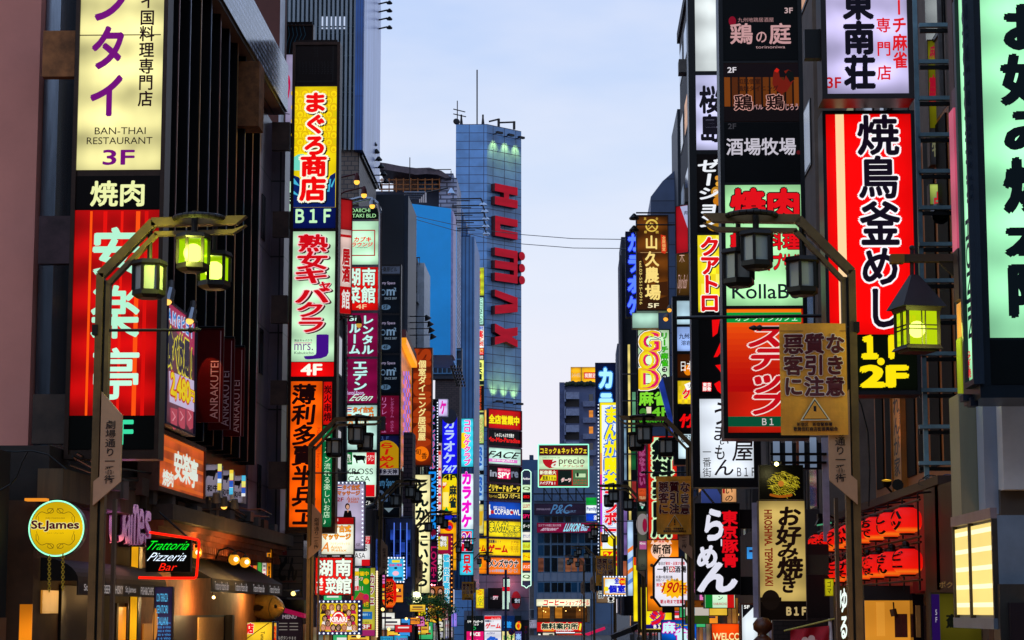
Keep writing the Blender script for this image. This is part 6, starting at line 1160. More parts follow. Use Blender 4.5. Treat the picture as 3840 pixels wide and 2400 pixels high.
a = s.p(812, 1160, (110, 58, 10), .72, var=.5); a.lit = .95; a.pg([(2390, 945), (2402, 945), (2420, 1000), (2424, 1060), (2440, 1100), (2470, 1120), (2504, 1110), (2504, 1158), (2390, 1158)], (50, 24, 6)).pg([(2440, 1100), (2460, 1060), (2504, 1055), (2504, 1110)], (60, 28, 6)).r(2390, 946, 2504, 948, (180, 140, 90))
a.k = 1; a.c(2444, 846, 24, (230, 196, 80)).c(2444, 847, 18, (110, 60, 10), 1).t('久', 2430, 834, 2458, 860, (236, 200, 90), b=.04, top=2).t('高', 2414, 815, 2424, 826, (220, 180, 70)).t('金', 2458, 815, 2468, 826, (220, 180, 70)).t('標', 2415, 865, 2426, 876, (220, 180, 70)).t('鏡', 2458, 865, 2470, 876, (220, 180, 70))
for ch, q in zip('山久農場', ((2418, 882, 2468, 936), (2418, 942, 2472, 1000), (2416, 1000, 2472, 1062), (2418, 1066, 2478, 1126))): a.t(ch, *q, (255, 224, 130), b=.045)
a.pg([(2478, 880), (2496, 884), (2500, 940), (2494, 952), (2480, 948)], (206, 50, 20)).t('全席個室', 2482, 886, 2496, 942, (250, 190, 110), v=1, top=1).t('tel.03-5515-0916', 2398, 978, 2408, 1142, (240, 214, 120), v=2, b=0).t('5F', 2430, 1138, 2470, 1154, (250, 236, 190), b=.03)
b = MB()
for y in (798, 843): b.tube([P(2385, y, 81.5), P(2540, y, 81.5)], .03, BLACK); b.lathe(P(2378, y + 14, 81), [(.04, .12), (.2, -.06), (.18, -.12), (.001, -.1)], BLACK, 8)
s.extra.append(('floodlight', b)); s.done()
s = Sign('plain pale mint lightbox without writing under the brown farm sign', 83, 2370, 1172, 2470, 1232, .4, DKSTEEL, 1.5); s.p(1174, 1230, (176, 220, 200), .85, var=.3); s.done()
r = thing('sign_spotlight', 'small pair of spotlights glowing amber beside the brown farm sign', 'lamp', P(2505, 1180, 80))
for x, y in ((2514, 1148), (2500, 1182)): b = MB(); p = P(x, y, 80); b.cyl(p, p + Vector((-.04, -.1, -.16)), .09, GREYP, 10, .12); o = b.build('housing', r); b = MB(); b.ball(p + Vector((-.04, -.11, -.16)), .09, em((255, 170, 60), 1.3), 8); b.build('bulb', o)
s = Sign('mahjong lightbox with three huge round letters and green kanji below', 86, 2390, 1234, 2514, 1596, .5, DKSTEEL, 4)
a = s.p(1238, 1456, (206, 244, 196), 1.0, var=.15)
for i, ch in enumerate('GOD'):
    q = (2399, 1244 + i * 70, 2472, 1318 + i * 70); a.t(ch, *q, (236, 190, 20), b=.075, o=[(.13, KC), (.1, WC)]); a.t(ch, q[0] + 12, q[1] + 4, q[2] - 2, q[3] - 4, (226, 20, 100), b=.02, top=3)
    a.t(ch, q[0] + 4, q[1] + 6, q[2] - 20, q[3] - 6, (240, 220, 30), b=.02, top=4)
a.t('リーチ麻雀', 2478, 1246, 2506, 1374, (60, 190, 20), v=1, b=.05, o=[(.1, (20, 40, 10))]).c(2492, 1386, 10, KC).t('ゴ', 2485, 1379, 2499, 1393, WC, top=1).c(2492, 1412, 10, KC).t('ッ', 2485, 1405, 2499, 1419, WC, top=1)
a = s.p(1458, 1592, (12, 14, 14), .5, var=.1); a.lit = 1; a.t('麻雀', 2396, 1466, 2506, 1522, (130, 220, 50), b=.06).t('4F', 2446, 1528, 2506, 1560, (110, 200, 40), b=.05).c(2412, 1545, 14, (60, 130, 40), ry=14).r(2424, 1526, 2442, 1550, (230, 220, 190)).t('03-6302-1919', 2398, 1569, 2510, 1584, (70, 180, 30), b=.03); s.done()
s = Sign('red and mint information sign with bold black brush characters', 72, 2430, 1634, 2540, 2024, .5, df((130, 16, 10), .5), 2)
a = s.p(1637, 2022, (226, 30, 14), 1.0, var=.12); a.r(2452, 1640, 2526, 1665, (190, 244, 180))
for ch, q in zip('無料案内所', ((2444, 1650, 2520, 1724), (2446, 1724, 2524, 1800), (2446, 1802, 2522, 1870), (2446, 1872, 2522, 1940), (2446, 1942, 2524, 2016))): a.t(ch, *q, (6, 14, 14), b=.09, o=[(.17, (206, 246, 190))])
s.done()
s = Sign('orange sign with a pink pig outline round brush characters', 73, 2427, 2024, 2546, 2292, .5, df((150, 80, 20), .5), 1.2); a = s.p(2026, 2290, (250, 130, 14), 1.0, var=.35); a.c(2480, 2064, 39, (250, 206, 180), ry=36).c(2480, 2030, 14, (240, 170, 150), 1, ry=8).c(2475, 2030, 3, (206, 40, 30), 2).c(2486, 2030, 3, (206, 40, 30), 2).t('新宿', 2446, 2040, 2516, 2078, (20, 14, 10), b=.05, top=2).t('の', 2466, 2076, 2494, 2098, (20, 14, 10), b=.02, top=2)
for x in (2448, 2512): a.pg([(x - 8, 2040), (x, 2022), (x + 8, 2040)], (250, 206, 180), 1)
s.done()
s = Sign('maroon strip sign with pink outlined hiragana left of the red information sign', 76, 2391, 1668, 2424, 1882, .3, df((110, 90, 80), .4, .5), 1.5); a = s.p(1670, 1830, (116, 4, 60), .85, var=.3); a.t('はなよい', 2396, 1676, 2420, 1822, (150, 40, 100), v=1, b=.03, o=[(.06, (226, 130, 180))]); a = s.p(1831, 1880, (196, 70, 30), .8, var=.5); a.t('スタッフ', 2397, 1836, 2422, 1846, KC).t('TEL03', 2397, 1862, 2420, 1872, (250, 210, 150)); s.done()
s = Sign('dark wine bar panel with a glass emblem under the maroon strip', 76.5, 2390, 1882, 2426, 2140, .2, df((60, 70, 60), .5), 1); a = s.p(1884, 1916, (10, 30, 26), .5); a.lit = 1; a.t('The', 2397, 1886, 2418, 1897, WC, b=0).pg([(2403, 1899), (2414, 1899), (2410, 1908), (2407, 1908)], (150, 226, 200)); a = s.p(1918, 2138, (96, 100, 84), .5, var=.5); a.lit = .8; a.c(2410, 1966, 24, (150, 140, 140), ry=40).c(2418, 1970, 9, (150, 20, 60), 1, ry=26).r(2398, 2030, 2424, 2060, (190, 90, 150), 1).t('40min', 2399, 2033, 2420, 2042, WC, top=2).t('OK', 2404, 2116, 2420, 2126, (40, 40, 40)); s.done()
s = Sign('slim black sign column with five small panels left of the tall white tower', 60, 2524, 1110, 2640, 1742, .5, BK, 17)
for y0, y1, cc, tx, tc, e in ((1128, 1216, (176, 206, 220), '', WC, .95), (1226, 1316, (150, 180, 240), '九州\u3000溶岩', (16, 24, 60), .95), (1328, 1416, (70, 30, 4), '日本', WC, .7), (1428, 1514, (244, 210, 20), 'ク', RC, 1), (1526, 1622, (8, 6, 10), '竹', RC, .6), (1628, 1720, (206, 232, 242), '居酒', (14, 20, 30), 1)):
    a = s.p(y0, y1, cc, e, var=.25); a.lit = 1; h = y1 - y0
    if tx == '九州\u3000溶岩': a.t('九州地', 2546, 1250, 2604, 1272, tc, b=.03).t('溶岩焼', 2554, 1276, 2610, 1296, tc, b=.02)
    elif tx == '日本': a.c(2580, 1388, 16, (236, 130, 10), ry=20).t(tx, 2549, 1352, 2600, 1394, tc, b=.0, top=1)
    elif tx == 'ク':
        for i in range(8):
            for j in range(5):
                if (i + j) % 2: a.r(2545 + i * 11, 1430 + j * 17, 2556 + i * 11, 1447 + j * 17, (226, 190, 40))
        a.t(tx, 2558, 1456, 2590, 1496, RC, b=.1, o=[(.16, (60, 20, 40)), (.13, WC)], top=1).pg([(2566, 1442), (2592, 1432), (2602, 1452), (2576, 1466)], WC, 4).t('リ', 2576, 1440, 2592, 1456, KC, top=5)
    elif tx == '竹': a.t(tx, 2548, 1552, 2606, 1604, tc, b=.07, sh=.2)
    elif tx == '居酒': a.t('居酒', 2551, 1630, 2610, 1660, tc, b=.03, sh=.1).t('う', 2574, 1660, 2606, 1706, tc, b=.02)
s.done()
s = Sign('tall dark framed tower of white, black and yellow restaurant panels', 47, 2588, -70, 2840, 1812, .6, BK, 27)
s.p(-70, 266, (218, 226, 226), .98, var=.2)
a = s.p(282, 562, (206, 206, 246), 1.0, var=.25); a.t('桜島', 2622, 320, 2704, 535, (16, 14, 24), v=1, b=.055)
a = s.p(578, 872, (14, 8, 8), .5, var=.2); a.lit = 1
for x, y, rr, cc in ((2686, 720, 20, (190, 130, 30)), (2678, 838, 30, (170, 120, 20)), (2690, 668, 9, (220, 150, 50)), (2692, 690, 9, (236, 170, 60)), (2684, 720, 10, (246, 226, 200)), (2690, 755, 16, (200, 120, 20))): a.c(x, y, rr, cc)
a.k = 1; a.t('ゼーション', 2616, 596, 2700, 856, (236, 240, 246), v=1, b=.055, sh=.1)
a = s.p(882, 1170, (250, 232, 40), 1.0, var=.1)
for i in range(12):
    for j in range(8):
        if random.random() < .4: a.r(2612 + i * 18, 884 + j * 36, 2630 + i * 18, 920 + j * 36, (240, 216, 30) if random.random() < .6 else (252, 240, 90))
a.k = 1
for i, ch in enumerate('クアトロ'): a.t(ch, 2622, 886 + i * 70, 2700, 964 + i * 70, (222, 14, 20), b=.07, o=[(.115, WC)], shadow=KC)
a = s.p(1182, 1484, (12, 12, 14), .45, var=.1); a.lit = 1; a.pg([(2670, 1200), (2700, 1198), (2690, 1250), (2672, 1264)], RC).pg([(2676, 1340), (2704, 1278), (2706, 1318), (2690, 1338)], RC).pg([(2682, 1370), (2706, 1366), (2706, 1404), (2698, 1390)], RC).pg([(2678, 1440), (2698, 1428), (2708, 1440), (2704, 1478), (2690, 1466)], RC).r(2634, 1434, 2668, 1468, (226, 30, 40)).t('東京', 2635, 1435, 2667, 1451, WC, b=.04, top=1).t('豚骨', 2635, 1451, 2667, 1467, WC, b=.04, top=1)
a = s.p(1496, 1792, (226, 234, 244), 1.0, var=.12)
for ch, q in zip('うまいもん', ((2668, 1500, 2736, 1600), (2668, 1588, 2736, 1656), (2694, 1646, 2736, 1670), (2676, 1664, 2724, 1728), (2678, 1716, 2756, 1788))): a.t(ch, *q, (22, 12, 16), b=.015, sh=.15)
a.t('屋', 2746, 1648, 2828, 1732, (22, 12, 16), b=.01, sh=.1).t('一番街', 2634, 1676, 2668, 1790, (22, 12, 16), v=1, b=0).t('B1F', 2764, 1754, 2832, 1786, (30, 20, 24), b=-.015); s.done()
s = Sign('tall tower with a mint barbecue panel between black and orange panels', 37, 2703, -70, 3019, 1632, .6, BK, 16)
a = s.p(-60, 226, (14, 18, 24), 0, var=0); a.lit = .62; a.t('3F', 2942, 30, 2972, 50, (226, 190, 190), b=.04).t('九州地鶏居酒屋', 2766, 66, 2902, 84, (200, 150, 150), b=0).c(2746, 80, 14, (150, 10, 40), ry=18).t('鶏', 2736, 86, 2824, 168, (236, 180, 180), b=.03).t('の', 2832, 112, 2878, 164, (236, 180, 180), b=.02).t('庭', 2882, 86, 2968, 168, (236, 180, 180), b=.03).t('torinoniwa', 2834, 172, 2944, 182, (226, 180, 180), b=0)
a = s.p(236, 456, (40, 20, 10), .5, var=.6); a.lit = .9; a.r(2712, 240, 3004, 290, (16, 8, 12)); 
for k in range(10): a.r(2716 + k * 29, 290, 2738 + k * 29, 400, [(120, 60, 12), (80, 36, 8), (100, 48, 8)][k % 3])
a.r(2712, 400, 3004, 456, (14, 8, 10), 1); a.pg([(2898, 290), (2902, 268), (2910, 258), (2920, 262), (2924, 290), (2940, 304), (2948, 280), (2940, 268), (2956, 262), (2974, 272), (2978, 300), (2962, 324), (2950, 344), (2934, 350), (2930, 370), (2926, 350), (2908, 340), (2896, 316)], (110, 24, 10), 2).pg([(2944, 280), (2956, 264), (2974, 272), (2978, 300), (2962, 310)], (10, 14, 12), 3).pg([(2902, 268), (2912, 256), (2922, 264), (2914, 274)], (206, 30, 16), 3)
a.k = 4; a.t('2F', 2728, 254, 2760, 274, (226, 220, 226), b=.03).t('和風個室', 2764, 296, 2852, 318, (40, 16, 10)).t('鶏焼ダイニング', 2764, 322, 2918, 344, (40, 16, 10)).t('鶏', 2752, 356, 2822, 416, (30, 10, 8), b=.04, o=[(.08, (220, 160, 150))]).t('バル', 2820, 392, 2862, 414, (200, 150, 150), b=.02).t('鶏', 2872, 354, 2940, 414, (30, 10, 8), b=.04, o=[(.08, (220, 160, 150))]).t('じろう', 2942, 388, 2996, 416, (200, 150, 150), b=.02)
a = s.p(460, 682, (8, 8, 12), 0); a.lit = .75; a.t('2F', 2730, 464, 2760, 484, (60, 60, 66), b=.03).t('酒場牧場', 2722, 516, 2986, 584, (216, 210, 222), b=.03).c(2994, 572, 8, (90, 16, 20))
a = s.p(694, 1146, (178, 246, 176), 1.0, var=.22)
a.t('焼肉', 2738, 706, 3004, 836, (222, 14, 24), b=.07, o=[(.105, (16, 10, 10))]).t('韓国料理', 2738, 874, 3000, 938, (222, 14, 24), b=.06, o=[(.1, (16, 10, 10))]).t('サムギョプサル', 2738, 950, 3010, 1016, (222, 14, 24), b=.06, o=[(.1, (16, 10, 10))]).t('KollaBo', 2746, 1066, 3002, 1120, (20, 28, 38), b=.015)
a = s.p(1158, 1622, (190, 26, 10), 1.0, var=.12); 
for k in range(14):
    t = k / 13; a.r(2719, 1160 + k * 22, 3004, 1183 + k * 22, (int(244 - 74 * t), int(116 - 108 * t ** .6), int(12 - 4 * t)))
a.k = 1; a.r(2719, 1172, 3004, 1210, (8, 150, 60)).t('オンラインカフェ', 2756, 1180, 2996, 1206, (200, 246, 210), b=.02, sh=.2, top=1).r(2719, 1562, 3004, 1600, (6, 76, 50)).t('B1', 2858, 1570, 2900, 1594, (200, 190, 190), b=0, top=1)
for i, ch in enumerate('ステップ'): a.t(ch, 2806, 1214 + i * 84, 2944, 1308 + i * 84, (190, 10, 22), b=.075, o=[(.12, (240, 214, 206))], sh=.22, top=1)
s.done()
r = thing('steel_pipe_brace', 'long thin black pipe brace crossing in front of the sign towers', 'pipe', P(2800, 1190, 35.5)); b = MB(); b.tube([P(2536, 1192, 35.6), P(3092, 1184, 35.6)], .03, BK, 8); b.build('pipe', r)
s = Sign('white mahjong lightbox with huge black brush kanji and red side writing', 31, 3078, -90, 3422, 372, .55, df((40, 34, 36), .4, .4), 20); a = s.p(-90, 352, (206, 196, 240), 1.02, var=.35)
for ch, q in zip('東南荘', ((3158, -50, 3276, 76), (3160, 78, 3282, 206), (3164, 206, 3284, 338))): a.t(ch, *q, (12, 10, 22), b=.07)
a.t('リーチ麻雀', 3344, -70, 3400, 258, (216, 20, 30), v=1, b=.045).t('専', 3284, 66, 3340, 124, (216, 20, 30), b=.03).t('門', 3286, 154, 3342, 212, (216, 20, 30), b=.03).t('店', 3288, 244, 3344, 302, (216, 20, 30), b=.03).t('3F', 3101, 291, 3153, 331, (180, 14, 24), b=.03)
s.bracket(3020, 104, 3080, 212, BLACK).done()
s = Sign('tall red grilled chicken sign with a pale stripe and black white edged characters', 32, 3092, 412, 3440, 1476, .55, df((36, 38, 46), .4, .5), 13)
a = s.p(424, 1254, (246, 4, 4), 1.0, var=.05); a.r(3140, 425, 3172, 1254, (255, 214, 160))
for ch, q in zip('焼鳥釜めし', ((3212, 428, 3372, 586), (3216, 582, 3372, 748), (3222, 752, 3378, 926), (3224, 918, 3376, 1078), (3240, 1070, 3390, 1236))): a.t(ch, *q, (18, 10, 26), b=.042, o=[(.09, (250, 246, 250))])
a = s.p(1255, 1462, (14, 22, 8), .4, var=.3); a.lit = 1; a.t('1F', 3236, 1264, 3384, 1340, (252, 226, 10), b=.09).c(3303, 1356, 14, (252, 226, 10)).t('2F', 3232, 1374, 3398, 1448, (252, 226, 10), b=.09); s.done()
# steel ladder frame behind it
r = thing('sign_support_frame', 'dark steel ladder frame between the red sign and the wall', 'frame', P(3460, 2000, 32.6)); lm = df((110, 140, 150), .4, .3, .3, 3)
b = MB(); 
for x in (3452, 3472): b.bar((P(x, 900, 32.6).x, 32.6 + (.5 if x > 3460 else 0), ZP(1850, 32.6)), (P(x, 900, 32.6).x, 32.6 + (.5 if x > 3460 else 0), ZP(-80, 32.6)), .07, .07, lm)
b.bar((P(3590, 900, 32.6).x, 32.7, ZP(1850, 32.6)), (P(3590, 900, 32.6).x, 32.7, ZP(-80, 32.6)), .06, .06, lm); b.build('upright', r)
for k in range(14): y = -52 + k * 137; b = MB(); b.fb(3448, y, 3590, y + 14, 32.5, .1, lm); b.fb(3450, y + 22, 3590, y + 36, 33.0, .06, BLACK); b.build('rung', r)
s = Sign('olive lit wall sign with dark red writing behind the steel ladder frame', 34.5, 3480, 150, 3537, 620, .2, df((80, 60, 40), .6), 3, name='wall_sign'); a = s.p(154, 480, (126, 124, 14), .62, var=.5); a.lit = .8; a.t('麻雀', 3486, 170, 3534, 220, (150, 20, 50), b=.05, sh=.2).t('東南荘', 3482, 280, 3572, 400, (160, 16, 40), b=.07, sh=.3).t('ビル', 3536, 410, 3572, 450, (140, 20, 40), b=.06); a = s.p(482, 616, (50, 50, 56), .5); a.lit = .7; a.t('牧', 3494, 520, 3534, 590, (120, 120, 90), b=.03); s.done()
s = Sign('small pale green lit panel with a red character fragment above the vent pipe', 34.4, 3484, 690, 3540, 770, .2, df((60, 40, 40), .6), 2, name='wall_sign'); a = s.p(692, 768, (170, 190, 90), .8, var=.5); a.t('占', 3498, 720, 3534, 770, (200, 40, 40), b=.08, o=[(.14, (110, 130, 120))]); s.done()
r = thing('vent_pipe', 'round black exhaust duct poking through the ladder frame', 'pipe', P(3528, 815, 33)); b = MB(); p = P(3528, 810, 33); n = Vector((-.1, -1, -.35)).normalized(); b.lathe(p - n * .5, [(.13, 0), (.135, .5), (.125, .5), (.11, .2), (.001, .2)], df((30, 32, 34), .4, .5), 18, n); b.build('duct', r)
# big green corner sign: front panel and side panel
s = Sign('huge mint pancake restaurant sign with black brush characters at the right edge', 22, 3650, -90, 4080, 1482, .9, df((10, 22, 32), .35, .3), 40)
a = s.p(-90, 1266, (168, 250, 192), 1.02, x0=3692, x1=4060, var=.25, mat=None)
for i, (ch, y0, y1) in enumerate((('お', 10, 196), ('好', 204, 396), ('み', 400, 582), ('焼', 590, 800), ('本', 820, 990), ('陣', 985, 1190))): a.t(ch, 3748 + i * 5, y0, 3976 + i * 5, y1, (8, 16, 22), b=.085)
a = s.p(1275, 1440, (8, 22, 28), 0, x0=3692, x1=4060)
b = MB(); b.fb(3612, 1478, 3650, 1502, 22.4, .2, df((16, 24, 40), .5)); b.fb(3640, 1490, 3668, 1522, 22.3, .2, df((16, 24, 40), .5)); s.extra.append(('bracket', b)); s.done()
xs = XP(3650, 22, 700) - .005
s = Sign('narrow mint side panel with black Latin capitals on the huge corner sign', 0, 3612, -90, 3648, 1462, .06, df((10, 26, 40), .4), 4, pl=SIDE(xs - .02)); a = s.p(-90, 1450, (168, 250, 190), 1.0, var=.2, x0=3617, x1=3645)
a.t('OKONOMIYAKI', 3620, 0, 3643, 760, (8, 16, 30), v=2, b=.03).t('HONJIN', 3626, 820, 3647, 1270, (8, 16, 30), v=2, b=.03).t('ねぎ焼', 3628, 1310, 3646, 1420, (206, 20, 40), v=1, b=.05); s.done()
b = MB(); b.fb(3586, -90, 3600, 320, 24.6, .3, df((150, 70, 14), .4)); b.fb(3573, -90, 3586, 420, 24.7, .3, df((80, 44, 34), .5)); b.fb(3586, 320, 3606, 400, 24.5, .3, df((120, 90, 110), .5)); b.fb(3582, 402, 3608, 930, 24.5, .3, em((220, 90, 120), .62, .3)); b.fb(3594, 930, 3622, 1120, 24.4, .3, df((40, 20, 26), .5)); b.fb(3606, 1130, 3628, 1262, 24.4, .3, em((226, 150, 60), .75, .3)); b.fb(3606, 1262, 3634, 1480, 24.4, .3, em((170, 190, 20), .5, .3))
tag(b.build('neon_corner_trim'), 'pink and amber lit trim strip running down the corner beside the huge mint sign', 'trim')
# hanging house lantern
r = thing('hanging_lantern', 'roofed black house shaped lantern glowing yellow green on a timber arm', 'lantern', P(3447, 1310, 25)); d = 25
ac = P(3440, 975, d); mt = df((34, 26, 30), .5, .3, .3, 4)
b = MB(); b.fb(3380, 952, 3600, 980, d, .12, df((44, 28, 28), .6)); b.fb(3342, 952, 3392, 984, d - .02, .16, df((110, 74, 20), .6)); b.fb(3594, 915, 3622, 1130, d - .03, .2, df((40, 24, 28), .6)); b.prism([P(x, y, d + .02) for x, y in ((3520, 980), (3594, 980), (3594, 1045), (3576, 1035))], (0, .08, 0), mt); b.cyl(P(3420, 925, d + .06), P(3420, 1040, d + .06), .025, mt, 8); b.ball(P(3420, 930, d + .06), .035, mt, 10); b.build('arm', r)
def pyr(b, top, bot, r0, r1, m, n=4, rot=.72):
    A = [top + Vector((math.cos(rot + k * 2 * math.pi / n), math.sin(rot + k * 2 * math.pi / n), 0)) * r0 for k in range(n)]; B = [bot + Vector((math.cos(rot + k * 2 * math.pi / n), math.sin(rot + k * 2 * math.pi / n), 0)) * r1 for k in range(n)]
    b.mesh(A + B, [tuple(range(n)), tuple(range(n, 2 * n))[::-1]] + [(k, k + n, (k + 1) % n + n, (k + 1) % n) for k in range(n)], m)
RT = 1.02
x0 = P(3438, 1100, d).x; cy = d + .06; zt_, zr, zl, zb_ = ZP(1034, d), ZP(1160, d), ZP(1175, d), ZP(1300, d)
b = MB(); pyr(b, Vector((x0 - .02, cy, zt_)), Vector((x0, cy, zr)), .06, .385, df((30, 26, 34), .45, .3, .3, 5), 4, RT); b.build('roof', r)
b = MB(); pyr(b, Vector((x0, cy, zr)), Vector((x0, cy, zl)), .32, .3, mt, 4, RT); pyr(b, Vector((x0, cy, zb_)), Vector((x0, cy, zb_ - .05)), .28, .33, mt, 4, RT); pyr(b, Vector((x0, cy, zb_ - .05)), Vector((x0, cy, zb_ - .08)), .26, .24, mt, 4, RT)
for k in range(4):
    p = Vector((x0 + .27 * math.cos(RT + k * math.pi / 2), cy + .27 * math.sin(RT + k * math.pi / 2), 0)); b.bar(p + V3 * zb_, p + V3 * zl, .035, .035, mt)
    q = Vector((x0 + .27 * math.cos(RT + (k + 1) * math.pi / 2), cy + .27 * math.sin(RT + (k + 1) * math.pi / 2), 0))
    for f in (.46, .58): b.bar(p.lerp(q, f) + V3 * zb_, p.lerp(q, f) + V3 * zl, .014, .014, mt)
    for f in (.46, .58): b.bar(p + V3 * (zb_ + (zl - zb_) * f), q + V3 * (zb_ + (zl - zb_) * f), .014, .014, mt, V3)
b.build('frame', r)
b = MB(); pyr(b, Vector((x0, cy, zl - .002)), Vector((x0, cy, zb_ + .002)), .255, .255, pane_lit((214, 236, 20), 1.0), 4, RT); b.build('pane', r)
b = MB(); b.ball(Vector((x0, cy, (zl + zb_) / 2)), .1, em((255, 255, 220), 6, 0, True), 12); b.build('bulb', r, True)
L = bpy.data.lights.new('lantern_light', 'POINT'); L.energy = 30; L.color = (.85, 1, .15); L.shadow_soft_size = .1; lo = bpy.data.objects.new('lantern_light', L); COL.objects.link(lo); lo.location = (x0 + .1, cy - .5, zb_ + .1)
# ramen, pancake and noodle signs
s = Sign('black ramen sign with white brush hiragana and red kanji column', 43, 2606, 1886, 2776, 2230, .3, df((8, 8, 10), .5), 2); a = s.p(1888, 2228, (8, 8, 9), .35, var=.1); a.lit = 1
a.t('東京豚骨', 2706, 1914, 2768, 2128, (222, 10, 24), v=1, b=.06).t('ら', 2630, 1900, 2724, 2034, (222, 222, 236), b=.07, sh=.1).t('ー', 2690, 2020, 2720, 2050, (222, 222, 236), b=.05, v=1).t('め', 2612, 2040, 2694, 2134, (222, 222, 236), b=.08, sh=.1).t('ん', 2614, 2100, 2770, 2226, (222, 222, 236), b=.07, sh=.1)
s.bracket(2776, 1910, 2824, 1982, BLACK).bracket(2776, 2162, 2826, 2232, BLACK).done()
s = Sign('weathered cream pancake sign with black brush hiragana and a dark B1F foot', 38, 2846, 1876, 3022, 2326, .3, df((120, 110, 100), .6), 2); a = s.p(1878, 2254, (206, 176, 98), .78, var=.3, mat=None); a.lit = .6
for ch, q in zip('お好み焼き', ((2914, 1896, 3004, 1976), (2910, 1970, 3006, 2046), (2914, 2036, 2996, 2096), (2914, 2086, 3012, 2170), (2926, 2156, 2990, 2226))): a.t(ch, *q, (30, 16, 12), b=.06, sh=.1)
a.t('HIROSHIMA. TEPPANYAKI', 2868, 1912, 2896, 2196, (150, 40, 20), v=2, b=.05).c(2890, 2250, 34, (26, 18, 14), ry=38).r(2848, 2240, 2930, 2254, (26, 18, 14))
a = s.p(2255, 2324, (26, 18, 14), .3, var=.2); a.lit = .6; a.t('B1F', 2950, 2278, 3022, 2306, (226, 196, 130), b=.07); 
b = MB(); c, u, v = rect(FRONT(38.25), 2822, 1884, 2846, 2316); b.slab(c, u, v, Vector((-.3, -1, 0)), -.3, df((150, 140, 160), .5, 0, .3, 2)); s.extra.append(('side_panel', b)); s.bracket(3024, 2080, 3110, 2155, df((50, 50, 34), .6)).done()
s = Sign('dark picture panel of noodles with an egg under a small bright lamp', 37.8, 2846, 1744, 3012, 1874, .15, BLACK, 2); a = s.p(1746, 1872, (10, 8, 6), .3, var=0); a.lit = .75; rp = random.Random(9)
for k in range(260):
    an, rr = rp.random() * 6.28, rp.random() ** .5; x, y = 2930 + math.cos(an) * rr * 56, 1814 + math.sin(an) * rr * 46; t = rp.random() * .7 - .35; L = rp.uniform(6, 26); a.ln([(x, y), (x + L * math.cos(t) * .5, y + L * math.sin(t) * .5), (x + L * math.cos(t + .5), y + L * math.sin(t + .5))], 1.7, rp.choice([(190, 176, 30), (150, 130, 20), (110, 100, 14), (220, 200, 60)]), k % 3)
a.c(2928, 1814, 11, (200, 120, 40), 4)
for k in range(20): a.c(2890 + k * 4, 1856 + 6 * math.sin(k * .16), 5, (170, 90, 20), 3)
b = MB(); b.cyl(P(2912, 1736, 37), P(2912, 1746, 37.8), .02, BLACK, 6); b.fb(2894, 1728, 2930, 1738, 37, .1, BLACK); b.ball(P(2912, 1740, 36.95), .035, em((255, 250, 150), 7), 8); s.extra.append(('lamp', b)); s.done()
L = bpy.data.lights.new('noodle_lamp', 'POINT'); L.energy = 9; L.color = (1, .9, .4); lo = bpy.data.objects.new('noodle_lamp', L); COL.objects.link(lo); lo.location = P(2912, 1752, 36.9)
# octagon price board
s = Sign('white octagonal price board with a yellow starburst and red numerals', 62, 2448, 2088, 2592, 2278, .25, BLACK, 3, casing=False)
def octo(x0, y0, x1, y1, c): return [(x0 + c, y0), (x1 - c, y0), (x1, y0 + c * 1.3), (x1, y1 - c * 1.3), (x1 - c, y1), (x0 + c, y1), (x0, y1 - c * 1.3), (x0, y0 + c * 1.3)]
s.body.prism([P(x, y, 62) for x, y in octo(2448, 2088, 2592, 2278, 26)], (0, .25, 0), BLACK); s.body.fb(2484, 2278, 2530, 2298, 62, .2, BLACK)
mb = MB(); mb.face([P(x, y, 61.98) for x, y in octo(2456, 2094, 2585, 2272, 24)], em((236, 232, 244), 1.0, .12, True)); a = Art(FRONT(62), 1, .03); s.arts.append(('panel', mb, a))
a.t('毎日が激安・品質が自慢', 2468, 2106, 2568, 2120, (190, 20, 40), b=.03, cols=[(30, 20, 30)] * 3 + [(200, 20, 40)] * 8).t('一軒め酒場', 2464, 2122, 2574, 2148, (20, 14, 20), b=.05).r(2509, 2124, 2530, 2146, (220, 20, 30)).t('め', 2510, 2124, 2529, 2145, WC, top=1).t('◎灘の銘酒白鶴', 2460, 2158, 2522, 2170, (60, 50, 60)).t('◎酎ハイ・サワー各種', 2460, 2170, 2542, 2181, (60, 50, 60)).t('激安', 2460, 2186, 2484, 2200, (220, 20, 30), b=.03)
a.pg([(2530 + math.cos(k * math.pi / 16) * (56 if k % 2 else 44), 2206 + math.sin(k * math.pi / 16) * (40 if k % 2 else 30)) for k in range(32)], (252, 186, 20)).t('190', 2486, 2184, 2544, 2222, (190, 20, 16), b=.03, sh=.2, top=1).t('円', 2546, 2192, 2576, 2224, (190, 20, 16), b=.05, top=1).t('(税別)', 2554, 2226, 2578, 2234, (180, 30, 30), top=1).t('朝8時まで営業中', 2476, 2248, 2572, 2264, (190, 20, 50), b=.05)
b = MB()
for y in (2120, 2240): b.ball(P(2444, y, 62.1), .05, RUST, 8)
s.extra.append(('bolt', b)); s.done()
RG = 'small lightboxes low on the right'
def small(lb, d, x0, y0, x1, y1, col, tx=(), e=.95, fr=None, fw=1.5, dep=.3, lit=1, **k):
    s = Sign(lb, d, x0, y0, x1, y1, dep, fr or DKSTEEL, fw, group=RG); a = s.p(y0 + 1, y1 - 1, col, e, **k); a.lit = lit
    for t in tx: a.t(*t[:6], **(t[6] if len(t) > 6 else {}))
    return s, a
